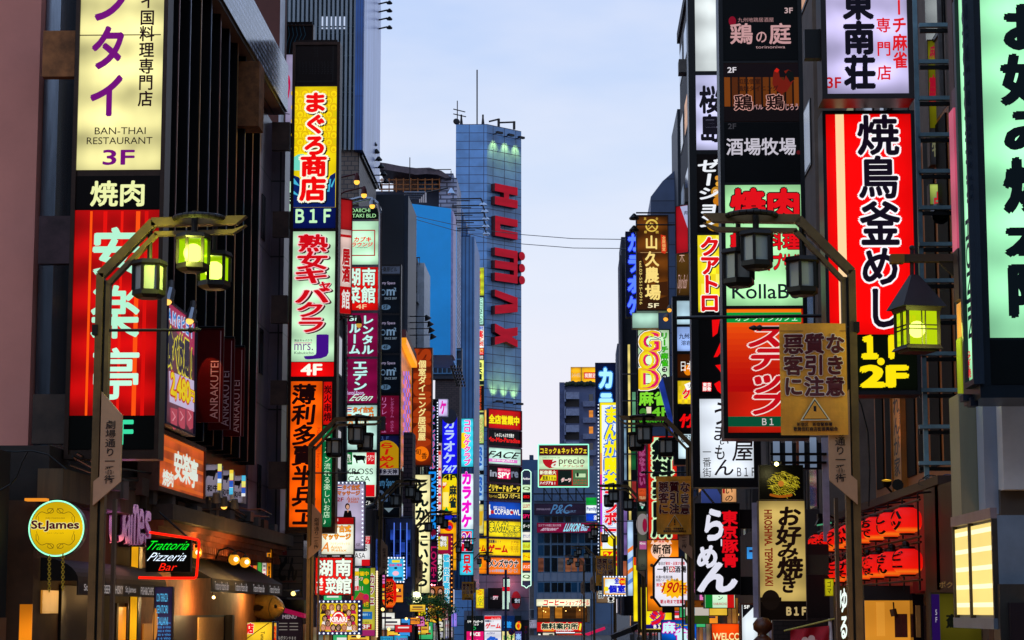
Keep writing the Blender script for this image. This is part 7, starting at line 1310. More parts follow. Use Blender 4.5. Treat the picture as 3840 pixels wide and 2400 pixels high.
s, a = small('large yellow bulb framed sign with a red and purple katakana', 80, 2392, 2190, 2530, 2372, (252, 226, 20), (('ジ', 2436, 2286, 2494, 2346, (226, 20, 40), dict(b=.1, o=[(.17, (90, 20, 150))])),), fr=df((90, 84, 20), .5), fw=12); a.r(2406, 2342, 2518, 2358, (20, 20, 110)); a.t('B1', 2452, 2344, 2476, 2356, WC, b=.06, top=1); s.dots(2398, 2196, 2398, 2368, 20, 2, (60, 50, 10), .3).done()
s, a = small('blue mahjong sign with white kanji edged in magenta and a tile picture', 58, 2480, 2324, 2612, 2425, (10, 90, 200), (('麻', 2484, 2332, 2532, 2374, (206, 246, 250), dict(b=.07, o=[(.2, KC), (.15, (230, 30, 190))])), ('フリー', 2534, 2338, 2578, 2352, (250, 226, 20), dict(b=.05, o=[(.14, KC)])), ('雀', 2530, 2356, 2580, 2402, (206, 246, 250), dict(b=.07, o=[(.2, KC), (.15, (230, 30, 190))]))), fw=1, var=.6)
a.pg([(2576, 2364), (2592, 2352), (2612, 2410), (2596, 2424), (2578, 2424)], (220, 246, 240), 1)
for q in ((2588, 2366), (2600, 2390), (2586, 2398)): a.c(*q, 5, (220, 40, 70), 2)
a.c(2590, 2382, 5, (80, 200, 170), 2); s.done()
s, a = small('small screen sign with blue characters and a red price disc framed by bulbs', 98, 2258, 2160, 2352, 2236, (236, 246, 250), (('全', 2304, 2164, 2322, 2190, (20, 30, 200), dict(b=.08)), ('個室', 2282, 2194, 2346, 2224, (16, 30, 200), dict(b=.09, o=[(.16, WC)]))), fr=df((130, 160, 190), .5), fw=6); a.frame(2264, 2166, 2346, 2230, 5, (240, 170, 40)); a.c(2333, 2182, 13, (230, 20, 30), 1).t('100', 2322, 2177, 2344, 2187, YC, b=.04, top=2).c(2274, 2208, 9, (246, 226, 40), 1)
for x0, y0, x1, y1, n in ((2260, 2163, 2350, 2163, 8), (2260, 2233, 2350, 2233, 8)): s.dots(x0, y0, x1, y1, n, 3)
s.done()
s, a = small('tall pale blue lightbox with slanted white stripes', 94, 2352, 1950, 2376, 2235, (176, 206, 240)); 
for k in range(4): a.pg([(2354, 2060 + k * 40), (2374, 2045 + k * 40), (2374, 2060 + k * 40), (2354, 2075 + k * 40)], (90, 130, 210) if k % 2 else (240, 130, 50))
s.done()
s, a = small('slim yellow strip with a red top beside the yellow bulb framed sign', 88, 2374, 2088, 2392, 2350, (248, 220, 20)); a.r(2376, 2090, 2390, 2120, (220, 60, 20)); s.done()
s, a = small('green white and red trattoria lightbox with a single katakana', 47, 2640, 2226, 2758, 2282, (206, 244, 206), (('ン', 2690, 2232, 2712, 2252, (20, 20, 14), {}), ('KABUKICHO', 2676, 2260, 2726, 2269, (180, 30, 40), dict(b=.02))), fr=BLACK, fw=3); a.r(2645, 2229, 2672, 2279, (10, 120, 40)).r(2727, 2229, 2753, 2279, (196, 20, 20)); s.done()
s, a = small('white lightbox with a black 5F corner below the pancake sign', 40.5, 2776, 2262, 2846, 2425, (226, 236, 242), (('5F', 2790, 2270, 2810, 2282, WC, dict(b=.04, top=2)),), fr=df((110, 60, 30), .5), fw=6, var=.1); a.pg([(2784, 2266), (2836, 2266), (2784, 2318)], (14, 14, 18), 1); s.done()
s, a = small('orange lightbox with cream capitals cut off at the bottom', 44, 2668, 2338, 2772, 2425, (238, 70, 10), (('WELCOME', 2674, 2374, 2812, 2400, (255, 236, 160), dict(b=.03)),), var=.4); s.done()
s, a = small('brown white and green banner board behind the second lamp post', 54, 2570, 2250, 2660, 2340, (150, 80, 20), (('イン', 2588, 2258, 2610, 2272, KC, {}), ('雑踏', 2628, 2258, 2650, 2272, KC, dict(b=.05))), e=.4); a.r(2572, 2278, 2658, 2308, (190, 180, 170)).r(2572, 2308, 2658, 2338, (40, 70, 20)).r(2586, 2280, 2606, 2302, (130, 160, 170), 1); s.done()
s, a = small('peach lit vertical sign with brush writing behind the white tower', 52, 2706, 1822, 2762, 1884, (240, 170, 110), (('いの', 2718, 1826, 2750, 1882, (30, 20, 20), dict(v=1, sh=.2)),), e=.8); a.r(2710, 1828, 2718, 1850, (160, 30, 30)); s.done()
for lb, x, w, cc, d in (('tilted blue panel with slanted writing under the small panel column', 2610, 44, (110, 120, 190), 64), ('second tilted blue panel lower on the stair side', 2630, 40, (70, 90, 170), 62)):
    y = 1750 if d == 64 else 1830; r = thing('slanted_panel', lb, 'sign', P(x, y + 70, d)); b = MB(); b.prism([P(x, y, d), P(x + w, y - 30, d), P(x + w + 50, y + 60, d), P(x + 50 if d == 64 else x, y + 70, d)], (0, .1, 0), em(cc, .42, .3)); b.build('panel', r); b = MB(); b.bar(P(x, y, d - .05), P(x + 60, y + 74, d - .05), .06, .06, STEEL); b.build('rail', r)
s = Sign('red and white slanted banner jutting from the wall above the small panel column', 0, 2536, 770, 2584, 950, .12, df((60, 60, 70), .5), 1, pl=PLANE((XP(2560, 64, 860), 64, 0), (-.9, -1, 0)), name='banner_sign'); a = s.p(772, 948, (196, 14, 30), .7); a.pg([(2552, 772), (2583, 772), (2583, 868)], (190, 196, 236)).t('肉', 2566, 790, 2580, 806, KC, top=1); s.done()
s = Sign('bronze sign face with thin white scribbled letters behind the red slanted banner', 66, 2536, 860, 2586, 1110, .2, BRONZE, 2); a = s.p(863, 1107, (104, 70, 24), .6, var=.4); a.lit = .9; a.t('楽', 2546, 900, 2568, 990, (236, 190, 170), b=-.02).t('Tokyo Rock', 2540, 1030, 2576, 1100, (226, 180, 170), b=-.01, sh=.3); s.done()
r = thing('blue_wedge_sign', 'blue violet wedge shaped sign jutting out beside the mahjong lightbox', 'sign', P(2520, 1560, 78)); b = MB(); b.prism([P(x, y, 78) for x, y in ((2470, 1440), (2482, 1418), (2524, 1408), (2526, 1640))], (0, .4, 0), em((40, 70, 180), .55, .5)); b.build('face', r); b = MB(); b.prism([P(x, y, 77.9) for x, y in ((2486, 1418), (2524, 1408), (2524, 1570))], (0, .1, 0), df((70, 72, 84), .5)); b.build('cover', r)
# lanterns along the timber front
LT = [('焼鳥', '釜めし', 'つくね', 'いか', 'もつ焼', 'おでん', 'ししとう', 'ハツ'), ('もつ', '地酒', 'にこみ', 'げそ', '焼酎', '枝豆', 'さんま', 'ビール')]
nth = ('farthest', 'second farthest', 'third farthest', 'fourth farthest', 'fourth nearest', 'third nearest', 'second nearest', 'nearest')
for row in (0, 1):
    for k in range(8):
        y = 43.4 - k * 1.63; p = Vector((XR - .44, y, 4.33 if row == 0 else 3.72))
        lantern('red paper lantern in the %s row over the timber shopfront, %s from the camera' % (('upper', 'lower')[row], nth[k]), p, .225, .385, LT[row][k][:2], 'red lanterns over the timber shopfront')
r = thing('lantern_rack', 'dark iron rack with wiring that carries the two rows of red lanterns', 'rack', (XR - .3, 38, 3.3)); b = MB()
for z in (4.08, 4.62, 3.45, 4.0):
    b.tube([(XR - .3, 31.6, z), (XR - .3, 44.8, z)], .018, BLACK, 6)
for k in range(9): b.tube([(XR - .3, 31.8 + k * 1.5, 3.3), (XR - .3, 31.8 + k * 1.5, 4.72), (XR, 31.8 + k * 1.5, 4.75)], .015, BLACK, 6); b.ball((XR - .4, 32.4 + k * 1.4, 3.98), .06, BLACK, 8)
b.build('rack', r); b = MB(); b.box((XR - .02, 31.5, 3.3), (XR + .02, 45, 4.8), df((150, 26, 16), .6)); b.build('red_board', r); b = MB(); b.box((XR - .1, 31.2, 3.3), (XR + .05, 31.49, 4.8), df((150, 40, 20), .5)); b.build('end_board', r)
r = thing('wall_spotlight', 'two black spotlights, one glowing amber, under the timber windows', 'lamp', P(3340, 1820, 37))
for x, y, on in ((3324, 1824, 1), (3372, 1820, 0)):
    b = MB(); p = P(x, y, 37); b.cyl(p, p + Vector((0, -.03, .1)), .06, BLACK, 10, .09) if on else b.cyl(p, p + Vector((-.05, -.16, 0)), .08, BLACK, 10, .1); b.cyl(p, p + Vector((.15, .1, -.15)), .02, BLACK, 6); o = b.build('housing', r)
    if on: b = MB(); b.lathe(p + Vector((0, -.03, .1)), [(.085, .005), (.001, .02)], em((255, 190, 50), 2), 12); b.build('bulb', o)
L = bpy.data.lights.new('timber_light', 'SPOT'); L.energy = 45; L.color = (1, .55, .12); L.spot_size = 1.5; L.spot_blend = .9; lo = bpy.data.objects.new('timber_light', L); COL.objects.link(lo); lo.location = Vector((XW - .9, 38.5, 5.4)); lo.rotation_euler = Vector((.45, 0, 1)).to_track_quat('-Z', 'Y').to_euler()
s = Sign('tall bare timber board with black brush writing between the dark windows', 0, 3350, 1440, 3388, 1870, .06, df((150, 90, 30), .5), 1, pl=SIDE(XW - .06), name='wooden_board'); a = s.p(1442, 1868, (206, 132, 50), 0, mat=df((206, 140, 60), .5, 0, .25, 6, .1, .4, True)); a.t('れんが家', 3353, 1480, 3376, 1790, (50, 26, 10), v=1, b=.03).t('釜飯', 3374, 1530, 3386, 1610, (60, 30, 12), v=1); s.done()
r = thing('cable_tangle', 'tangle of loose grey cables lying on the ledge under the ladder frame', 'cable', P(3560, 1830, 33)); b = MB(); rp = random.Random(3)
for k in range(16):
    p = P(rp.uniform(3460, 3600), rp.uniform(1800, 1845), 32.4); pts = []
    for j in range(9): an = j * rp.uniform(.5, .9); pts.append(p + Vector((math.cos(an) * rp.uniform(.1, .22) + j * .02, rp.uniform(-.1, .1), math.sin(an) * .09 + rp.uniform(-.02, .02))))
    b.tube(pts, .008, [BLACK, GREYP, df((60, 90, 130), .5)][k % 3], 5)
b.build('cables', r)
# glowing entrance under the lanterns
r = bld('restaurant_entrance', 'warm lit restaurant entrance under the red lanterns'); b = MB(); b.box((XR + .02, 33.2, 0), (XR + .4, 42, 3.08), df((50, 20, 14), .6)); b.build('wall', r)
b = MB(); b.fb(3245, 2252, 3424, 2425, 34.2, .05, em((214, 138, 40), .85, .25)); b.fb(3288, 2258, 3318, 2385, 34.1, .03, em((226, 150, 50), .9, .2)); b.build('lit_wall', r)  # wall panels glow by themselves, in place of lamps inside
b = MB(); b.fb(3240, 2196, 3430, 2250, 33.8, .3, df((18, 10, 8), .6)); b.build('lintel', r); b = MB()
for x0 in (3356, 3380): b.fb(x0, 2302, x0 + 23, 2390, 33.9, .03, df((110, 36, 14), .6, 0, .4, 6))
b.build('notice_board', r); b = MB(); b.cyl(P(3350, 2258, 33.9), P(3352, 2284, 33.9), .012, BLACK, 6); b.cyl(P(3348, 2284, 33.9), P(3354, 2310, 33.9), .055, df((90, 50, 20), .5), 10); b.build('ceiling_lamp', r)
b = MB(); b.fb(3424, 2178, 3468, 2225, 33.5, .3, df((150, 40, 30), .4)); b.fb(3424, 2228, 3466, 2425, 33.5, .3, glass((24, 14, 20), .1)); b.fb(3436, 2270, 3452, 2390, 33.3, .05, df((170, 120, 60), .5)); b.build('display_case', r)
b = MB(); b.box((XR - .1, 24.5, 0), (XR + .3, 32.5, 4.8), df((52, 30, 16), .6, 0, .3, 3, 0, .4, True)); b.build('side_wall', r)
s = Sign('olive board with a purple 5F strip behind the glowing display case', 27.5, 3490, 2222, 3680, 2425, .1, df((40, 36, 34), .6), 2); a = s.p(2226, 2424, (96, 88, 20), .5, var=.4); a.lit = .7; a.r(3492, 2228, 3524, 2420, (40, 14, 84)).t('5F', 3502, 2280, 3518, 2336, (180, 170, 190), v=1, b=.03, top=1).t('蘇', 3546, 2302, 3616, 2356, (16, 20, 14), b=.05).t('ポク', 3520, 2180, 3574, 2206, (120, 90, 50)); s.done()
# glowing display case
r = thing('display_lightbox', 'grey metal display case glowing warm cream with two glass doors', 'lightbox', P(3690, 2330, 21)); xd = XP(3745, 20, 2140); y0, y1 = 20.0, PX(3592, 2150, xd).y; z0, z1 = ZP(2310, 20.5), ZP(1962, 20.5)
b = MB(); gm = df((112, 122, 134), .4, .4, .2, 2); b.box((xd, y0, z0 - .04), (xd + .9, y1, z1 + .05), gm); b.box((xd - .06, y0, z1 + .02), (xd - .001, y1, z1 + .12), df((130, 110, 110), .4, .3)); b.box((xd - .06, y0, z0 - .12), (xd - .001, y1, z0 - .02), gm); ym = y0 + (y1 - y0) * .56
for y in (y0, ym, y1 - .04): b.box((xd - .05, y, z0 - .02), (xd - .001, y + .05, z1 + .02), df((70, 66, 62), .4, .4))
b.build('casing', r)
for ya, yb in ((y0 + .07, ym - .02), (ym + .07, y1 - .06)):
    b = MB(); b.box((xd - .03, ya, z0 + .01), (xd - .002, yb, z1 - .01), em((255, 226, 130), 1.0, .1, True)); po = b.build('door', r); b = MB()
    for k in range(5): z = z0 + (z1 - z0) * (.12 + .2 * k); b.box((xd - .034, ya + .03, z - .022), (xd - .031, yb - .03, z + .022), em((255, 248, 200), 1.15))
    b.build('fluorescent_tube', po)
b = MB(); b.fb(3750, 2190, 3960, 2425, 19.9, .3, df((62, 60, 58), .4, .3, .3, 3)); b.fb(3790, 2260, 3860, 2425, 19.8, .1, df((30, 24, 34), .3)); b.build('counter', r)
s = Sign('brown vertical board with glowing white brush letters beside the entrance', 36, 3132, 2196, 3190, 2425, .2, df((70, 44, 20), .5), 2); a = s.p(2198, 2424, (74, 48, 20), .5, var=.4); a.lit = 1.1; a.t('ゆる', 3146, 2200, 3180, 2400, (236, 250, 240), v=1, b=.05, sh=.15).t('SAKABA', 3180, 2270, 3188, 2400, (220, 236, 226), v=2); s.done()
s = Sign('small yellow notice hanging from the wall left of the lanterns', 39, 3092, 2170, 3126, 2236, .05, df((170, 160, 20), .6), 1, group=RG); a = s.p(2172, 2234, (200, 190, 20), .75); a.t('ゴマ', 3100, 2178, 3118, 2228, (50, 50, 10), v=1); s.done()
r = thing('wall_floodlight', 'black floodlight with a green glass edge on a bent arm left of the lanterns', 'lamp', P(3090, 1940, 42)); b = MB(); b.fb(3068, 1926, 3104, 1948, 42, .25, BLACK); b.prism([P(x, y, 41.9) for x, y in ((3060, 1968), (3072, 1944), (3108, 1942), (3122, 1958))], (0, .3, 0), BLACK); b.tube([P(3104, 1930, 42.1), P(3140, 1950, 42.1), P(3200, 1945, 42.1)], .02, BLACK); b.build('housing', r); b = MB(); b.bar(P(3064, 1970, 41.85), P(3118, 1960, 41.85), .03, .05, em((70, 150, 110), .9)); b.build('glass', r)
r = thing('cloth_banner', 'crimson cloth with a pale flower hung from a slanting bamboo pole', 'banner', P(3030, 2420, 36)); b = MB(); N = 10
q = [[P(2964 + i * 14.5, 2362 - i * 1.6 + j * 12, 36 + .06 * math.sin(i * 1.1 + j * .4)) for i in range(N + 1)] for j in range(7)]; b.mesh([p for rw in q for p in rw], [(j * (N + 1) + i, j * (N + 1) + i + 1, (j + 1) * (N + 1) + i + 1, (j + 1) * (N + 1) + i) for j in range(6) for i in range(N)], df((170, 10, 34), .7, 0, .15, 5)); b.build('cloth', r, True)
a = Art(FRONT(35.9), 0, .0)
for k in range(5): a.c(3036 + 22 * math.cos(k * 1.257), 2412 + 18 * math.sin(k * 1.257), 13, (226, 190, 180), k)
a.mb.build('flower', r); b = MB(); b.cyl(P(2940, 2366, 35.95), P(3130, 2320, 35.95), .015, df((170, 160, 70), .5), 8); b.cyl(P(3112, 2320, 36), P(3118, 2425, 36), .03, WHITEP, 8); b.build('pole', r)
r = thing('wooden_sculpture', 'rounded carved timber post top under the pancake sign', 'post', P(2858, 2425, 37)); b = MB(); b.lathe(P(2860, 2350, 37), [(.001, .16), (.1, .14), (.17, .05), (.16, -.05), (.06, -.13), (.12, -.18), (.2, -.26), (.2, -.9)], df((96, 54, 24), .4, 0, .4, 5), 12); b.build('post', r, True)
r = bld('brick_wall_front', 'dark brick front low between the pancake sign and the brown board'); b = MB(); b.fb(2900, 2318, 3140, 2430, 40.2, .3, tiles((40, 36, 34), (14, 12, 12), .2, .08, .6)); b.fb(2880, 2040, 3110, 2320, 40.6, .2, df((16, 14, 14), .6)); b.build('wall', r)
b = MB()
for x0, x1, c2 in ((3086, 3110, (170, 170, 190)), (2990, 2999, (150, 90, 60))): b.fb(x0, 1640, x1, 2030, 41, .1, df(c2, .5))
b.fb(2890, 1660, 3090, 1760, 41.2, .1, df((20, 20, 26), .5))
for k in range(4): b.fb(2900 + k * 46, 1640, 2924 + k * 46, 1752, 41.1, .05, em((140, 160, 190), .5, .3))
for y in (1698, 1730): b.fb(2888, y, 3100, y + 9, 40.9, .1, BLACK)
b.build('window', r)
# dark low shop block, right middle
r = bld('low_shop_front', 'cluttered lit low shop fronts along the right pavement'); b = MB(); b.box((XR - .4, 47, 0), (XR - .02, 112, 5.2), df((60, 52, 54), .7, 0, .4, 1)); b.build('wall', r)
rp = random.Random(31)
for k in range(28):
    y = 48 + k * 2.2; b = MB(); cc = [(206, 130, 50), (150, 96, 60), (190, 150, 110), (120, 110, 130)][k % 4]; b.box((XR - .46, y, .8), (XR - .401, y + 1.5, 2.4 + rp.random()), em(cc, .35, .6)); b.build('window', r)
    b = MB(); c_ = Vector((XR - .6 - rp.random() * 1.0, y, rp.uniform(1.9, 4.4))); w, h = rp.uniform(.15, .4), rp.uniform(.15, .5); c2 = rp.choice([(240, 240, 230), (250, 200, 60), (230, 40, 50), (60, 150, 230), (230, 120, 190), (250, 150, 40), (60, 180, 110)])
    b.slab(c_, Vector((w, 0, 0)), V3 * h, Vector((0, -1, 0)), -.12, DKSTEEL); b.slab(c_ + Vector((0, -.02, 0)), Vector((w * .9, 0, 0)), V3 * h * .9, Vector((0, -1, 0)), -.015, em(c2, .9, .3)); b.slab(c_ + Vector((0, -.03, h * .3)), Vector((w * .6, 0, 0)), V3 * h * .18, Vector((0, -1, 0)), -.005, em((40, 30, 60) if sum(c2) > 400 else WC, .8)); b.build('display_panel', r)
    if k % 3 == 0: b = MB(); b.ball(c_ + Vector((rp.uniform(-.6, .4), -.3, rp.uniform(-.8, .6))), .06, em((255, 210, 120), 2.5), 8); b.build('bulb', r)
r = thing('steel_canopy_beam', 'dark sloping canopy beam low beside the yellow bulb framed sign', 'canopy', P(2340, 2400, 90)); b = MB(); b.bar(P(2312, 2380, 90), P(2390, 2350, 84), .2, .5, BLACK); b.fb(2366, 2330, 2392, 2360, 86, .3, GREYP); b.build('beam', r)
r = thing('pink_awning', 'pink canopy edge tilting up in the distance by the end building', 'awning', P(2230, 2390, 200)); b = MB(); b.prism([P(x, y, 200) for x, y in ((2190, 2378), (2268, 2350), (2270, 2360), (2205, 2384))], (0, 1, 0), em((226, 30, 90), .7)); b.build('cloth', r)
s = Sign('tan slanted notice with an exclamation mark under the small screen sign', 104, 2236, 2215, 2305, 2262, .3, df((120, 100, 84), .6), 1, group=RG); a = s.p(2217, 2260, (150, 120, 90), .6); a.lit = .8; a.t('伝', 2242, 2216, 2262, 2244, (20, 50, 60), b=.06, o=[(.13, WC)]).t('!', 2286, 2240, 2296, 2258, KC, b=.06, o=[(.13, WC)]); s.done()

r = bld('street_level_shop', 'glowing ground floor shop windows at the foot of the near right buildings'); b = MB(); b.box((XR + .02, 18, 0), (XR + .1, 24, 2.9), df((66, 48, 34), .8)); b.build('wall', r)
for k in range(2): b = MB(); b.box((XR - .02, 18.4 + k * 2.7, .4), (XR + .019, 20.6 + k * 2.7, 2.6), em((255, 190, 110), 3.2, .2, True)); b.build('window', r)  # added below the view, their glow warms the right side
# ================================================================ STREET LAMPS
LM = df((120, 100, 66), .42, .25, .3, 4); LM2 = df((30, 24, 20), .45, .3, .3, 4)
def make_lamp(sg, lit, label, x, d):
    r = thing('street_lamp', label, 'street lamp', (x, d, 0), 'street lamps along both kerbs')
    o = Vector((x, d, 0)); ORG[r.name] = o
    def V(a, y, z): return o + Vector((sg * a, y, z))
    def bx(b, x0, y0, z0, x1, y1, z1, m): b.box(tuple(V(min(x0 * sg, x1 * sg) * sg, y0, z0)), tuple(V(max(x0 * sg, x1 * sg) * sg, y1, z1)), m)
    b = MB()
    bx(b, -.04, -.07, 0, .045, .07, 6.98, LM); bx(b, .075, -.05, 0, .125, .07, 6.9, LM); bx(b, .046, -.03, .2, .074, .03, 6.9, LM2); bx(b, -.1, -.14, 0, .18, .14, .5, LM); b.build('post', r)
    b = MB()
    b.bar(V(0, 0, 6.96), V(.62, 0, 7.6), .1, .14, LM); b.bar(V(.1, 0, 6.86), V(.66, 0, 7.46), .05, .12, LM)
    b.bar(V(.6, 0, 7.6), V(1.62, 0, 7.62), .1, .14, LM); b.bar(V(.64, 0, 7.46), V(1.58, 0, 7.48), .05, .12, LM)
    b.prism([V(1.62, -.07, 7.57), V(1.62, -.07, 7.67), V(1.74, -.07, 7.67)], Vector((0, .14, 0)), LM); b.prism([V(1.58, -.06, 7.455), V(1.58, -.06, 7.505), V(1.74, -.06, 7.56)], Vector((0, .12, 0)), LM); b.build('arm', r)
    b = MB(); q = [V(1.17 + .29 * math.cos(t * math.pi / 12), .29 * math.sin(t * math.pi / 12), 7.64) for t in range(25)]; b.tube(q, .035, LM2, 8); b.cyl(V(1.13, -.1, 7.46), V(1.13, -.1, 7.72), .035, LM2, 8); b.bar(V(1.13, -.1, 7.7), V(1.3, .35, 7.7), .05, .05, LM2); b.build('ring', r)
    for i, (a, y, z, on) in enumerate(((.58, 0, 7.14, 0), (1.12, -.1, 7.44, 1), (1.3, .35, 7.3, 1))):
        on = on and lit
        c = V(a, y, z); L = MB(); R6 = .19
        def hexr(rr, zz): return [c + Vector((math.cos(k * math.pi / 3 + .28) * rr, math.sin(k * math.pi / 3 + .28) * rr, zz)) for k in range(6)]
        def hp(ra, za, rb, zb): A, B = hexr(ra, za), hexr(rb, zb); L.mesh(A + B, [tuple(range(6)), tuple(range(6, 12))[::-1]] + [(k, k + 6, (k + 1) % 6 + 6, (k + 1) % 6) for k in range(6)], LM2)
        hp(.2, .0, .225, -.05); hp(.225, -.05, .2, -.07); hp(.195, -.36, .2, -.42); hp(.2, -.42, .14, -.46)
        A, B = hexr(.185, -.07), hexr(.185, -.36)
        for k in range(6): L.bar(A[k], B[k], .035, .035, LM2)
        L.cyl(c + V3 * (7.5 - z if i == 0 else 7.62 - z), c, .03, LM2, 8)
        lo = L.build('lantern', r)
        g = MB(); A, B = hexr(.168, -.072), hexr(.168, -.358); pm = pane_lit((190, 240, 10), .95) if on else pane_dull()
        g.mesh(A + B, [(k, k + 6, (k + 1) % 6 + 6, (k + 1) % 6) for k in range(6)], pm); g.build('pane', lo)
        g = MB(); g.ball(c - V3 * .23, .115, em((252, 255, 214), 6, 0, True) if on else WHITEP, 12); g.build('bulb', lo, True)
    b = MB(); b.cyl(V(-.06, -.02, 6.3), V(1.06, -.02, 6.3), .018, LM2, 8); b.lathe(V(1.06, -.02, 6.3), [(.018, 0), (.04, .03), (.02, .07), (.035, .1), (.012, .16)], LM2, 8, Vector((sg, 0, 0))); bx(b, -.07, -.09, 6.24, .0, .09, 6.36, LM2); b.build('banner_rod', r)
    b = MB(); pm = df((168, 128, 100), .5, .1, .15, 2); b.prism([V(.07, -.11, 5.56), V(.32, -.11, 5.28), V(.32, -.11, 4.5), V(.0, -.11, 4.22), V(.0, -.11, 4.5), V(.07, -.11, 4.56)], Vector((0, .05, 0)), pm); po = b.build('name_plate', r)
    m = MB()
    for i, ch in enumerate('劇場通り一番街'):
        vs, fs = glyph(ch, .012); m.mesh([V(.19, 0, 0) + Vector(((x_ - .5) * .125, -.116, 5.22 - i * .107 - (.88 - y_) * .107)) for x_, y_ in vs], fs, df((40, 14, 14), .6))
    m.build('lettering', po)
    b = MB(); bx(b, .22, -.06, 0, .26, .04, 4.3, df((84, 72, 64), .35, .4)); b.build('side_strip', r)
    return r
lampsL = [(25, -5.62, 'left street lamp nearest the camera, its two lantern lights glowing yellow green'), (51.5, -6.36, 'left street lamp standing behind the tall orange sign, lanterns unlit'), (76.7, -6.95, 'left street lamp in front of the black sign column'), (101, -7.4, 'left street lamp standing beside the cream cutlet sign'), (139, -8.0, 'left street lamp in front of the maroon information tower'), (172, -8.1, 'left street lamp small before the cyan karaoke tower')]
lampsR = [(25, 3.3, 'right street lamp nearest the camera, unlit lanterns before the red sign'), (51.5, 2.85, 'right street lamp with an unlit lantern pair before the mahjong lightbox'), (79.8, 2.65, 'right street lamp whose arm crosses the rainbow bordered sign'), (117, 2.3, 'right street lamp before the magenta restaurant fascia'), (156, 1.55, 'right street lamp before the strip windows of the end building'), (183, .95, 'right street lamp, smallest and farthest on the right kerb')]
make_lamp(1, True, lampsL[0][2], lampsL[0][1], lampsL[0][0])
pl_ = make_lamp(1, False, lampsL[1][2], lampsL[1][1], lampsL[1][0]); pr_ = make_lamp(-1, False, lampsR[0][2], lampsR[0][1], lampsR[0][0])
for d, x, lb in lampsL[2:]: c = copy_tree(pl_); c.location = (x, d, 0); c['label'] = lb
for d, x, lb in lampsR[1:]: c = copy_tree(pr_); c.location = (x, d, 0); c['label'] = lb
for p_, e_ in ((P(700, 940, 24.6), 80), (P(770, 990, 25.3), 60)):
    L = bpy.data.lights.new('lantern_light', 'POINT'); L.energy = e_; L.color = (.8, 1, .15); L.shadow_soft_size = .1; lo = bpy.data.objects.new('lantern_light', L); COL.objects.link(lo); lo.location = p_
# cloth warning banners hung from the lamp rods
def flag(lb, d, x0, y0, x1, y1, crump=.02):
    s = Sign(lb, d - .17, x0, y0, x1, y1, .02, BLACK, 0, cat='banner', name='warning_banner', group='mustard warning banners on the lamps', casing=False)
    s.pl.w = lambda p: crump * (math.sin(p.x * 9 + p.z * 2.1) + .6 * math.sin(p.z * 7 + p.x * 3))
    m = df((222, 148, 40), .75, 0, .25, 2.5, .1); a = s.p(y0, y1, (150, 110, 40), 0, mat=m, name='cloth'); a.lit = 0; w, h = x1 - x0, y1 - y0
    a.lift = .012
    X = lambda f: x0 + w * f
    Y = lambda f: y0 + h * f
    a.r(x0, Y(.065), x1, Y(.07), (110, 70, 30))
    for j, t in enumerate(('悪質な', '客引き', 'に注意')):
        for i, ch in enumerate(t): a.t(ch, X(.05 + .31 * i), Y(.09 + .19 * j), X(.35 + .31 * i), Y(.275 + .19 * j), (96, 6, 20), b=.06, o=[(.1, (236, 206, 180))])
    a.pg([(X(.52), Y(.66)), (X(.75), Y(.87)), (X(.3), Y(.87))], (226, 206, 160)).pg([(X(.52), Y(.68)), (X(.72), Y(.86)), (X(.33), Y(.86))], (40, 22, 14), 1).pg([(X(.52), Y(.695)), (X(.7), Y(.853)), (X(.35), Y(.853))], (222, 148, 40), 2).r(X(.5), Y(.74), X(.54), Y(.81), (30, 14, 10), 3).c(X(.52), Y(.83), w * .02, (30, 14, 10), 3)
    a.t('新宿区\u3000新宿警察署', X(.25), Y(.885), X(.78), Y(.92), (40, 14, 16), b=.04).t('歌舞伎町商店街振興組合', X(.2), Y(.925), X(.86), Y(.965), (40, 14, 16), b=.05)
    s.done()
flag('large mustard banner with maroon warning writing hung from the near right lamp', 25, 2925, 1213, 3176, 1632)
flag('mustard warning banner crumpled over the lamp behind the price board', 51.5, 2462, 1786, 2592, 2004, .05)
flag('small mustard warning banner on the lamp by the rainbow sign', 117, 2234, 2084, 2300, 2196, .06)
flag('smallest mustard warning banner hanging on the left lamp by the tower', 139, 1732, 2182, 1776, 2250, .05)
# overhead cables
for lb, q, d0, d1 in (('upper thin cable strung across the street to the blue neon sign', [(1520, 803), (1690, 840), (1830, 865), (1960, 880), (2150, 895), (2350, 898)], 120, 100), ('lower thin cable strung across the street', [(1520, 812), (1690, 860), (1830, 895), (1960, 915), (2150, 930), (2350, 932)], 119, 100)):
    b = MB(); b.tube([P(x, y, d0 + (d1 - d0) * i / 5) for i, (x, y) in enumerate(q)], .018, df((50, 56, 70), .6), 5); tag(b.build('overhead_cable'), lb, 'cable', 'cables across the street')
for lb, q, d in (('loose grey wire looping down at the left edge of the bar front', [(-20, 1850), (40, 1815), (62, 1790), (84, 1730), (104, 1694)], 31.4), ('dark wire drooping across the pink wall foot', [(-20, 1688), (60, 1694), (120, 1690), (180, 1704), (250, 1760)], 33), ('black wire hanging in a loop beside the yellow and orange tower', [(1040, 395), (1052, 416), (1066, 426), (1086, 428)], 57), ('thin black wire sagging under the ladder frame on the right', [(3200, 1450), (3230, 1520), (3255, 1620), (3262, 1760), (3258, 1900)], 31)):
    b = MB(); b.tube([P(x, y, d) for x, y in q], .012, BLACK, 5); tag(b.build('loose_cable'), lb, 'cable', 'loose cables on the fronts')
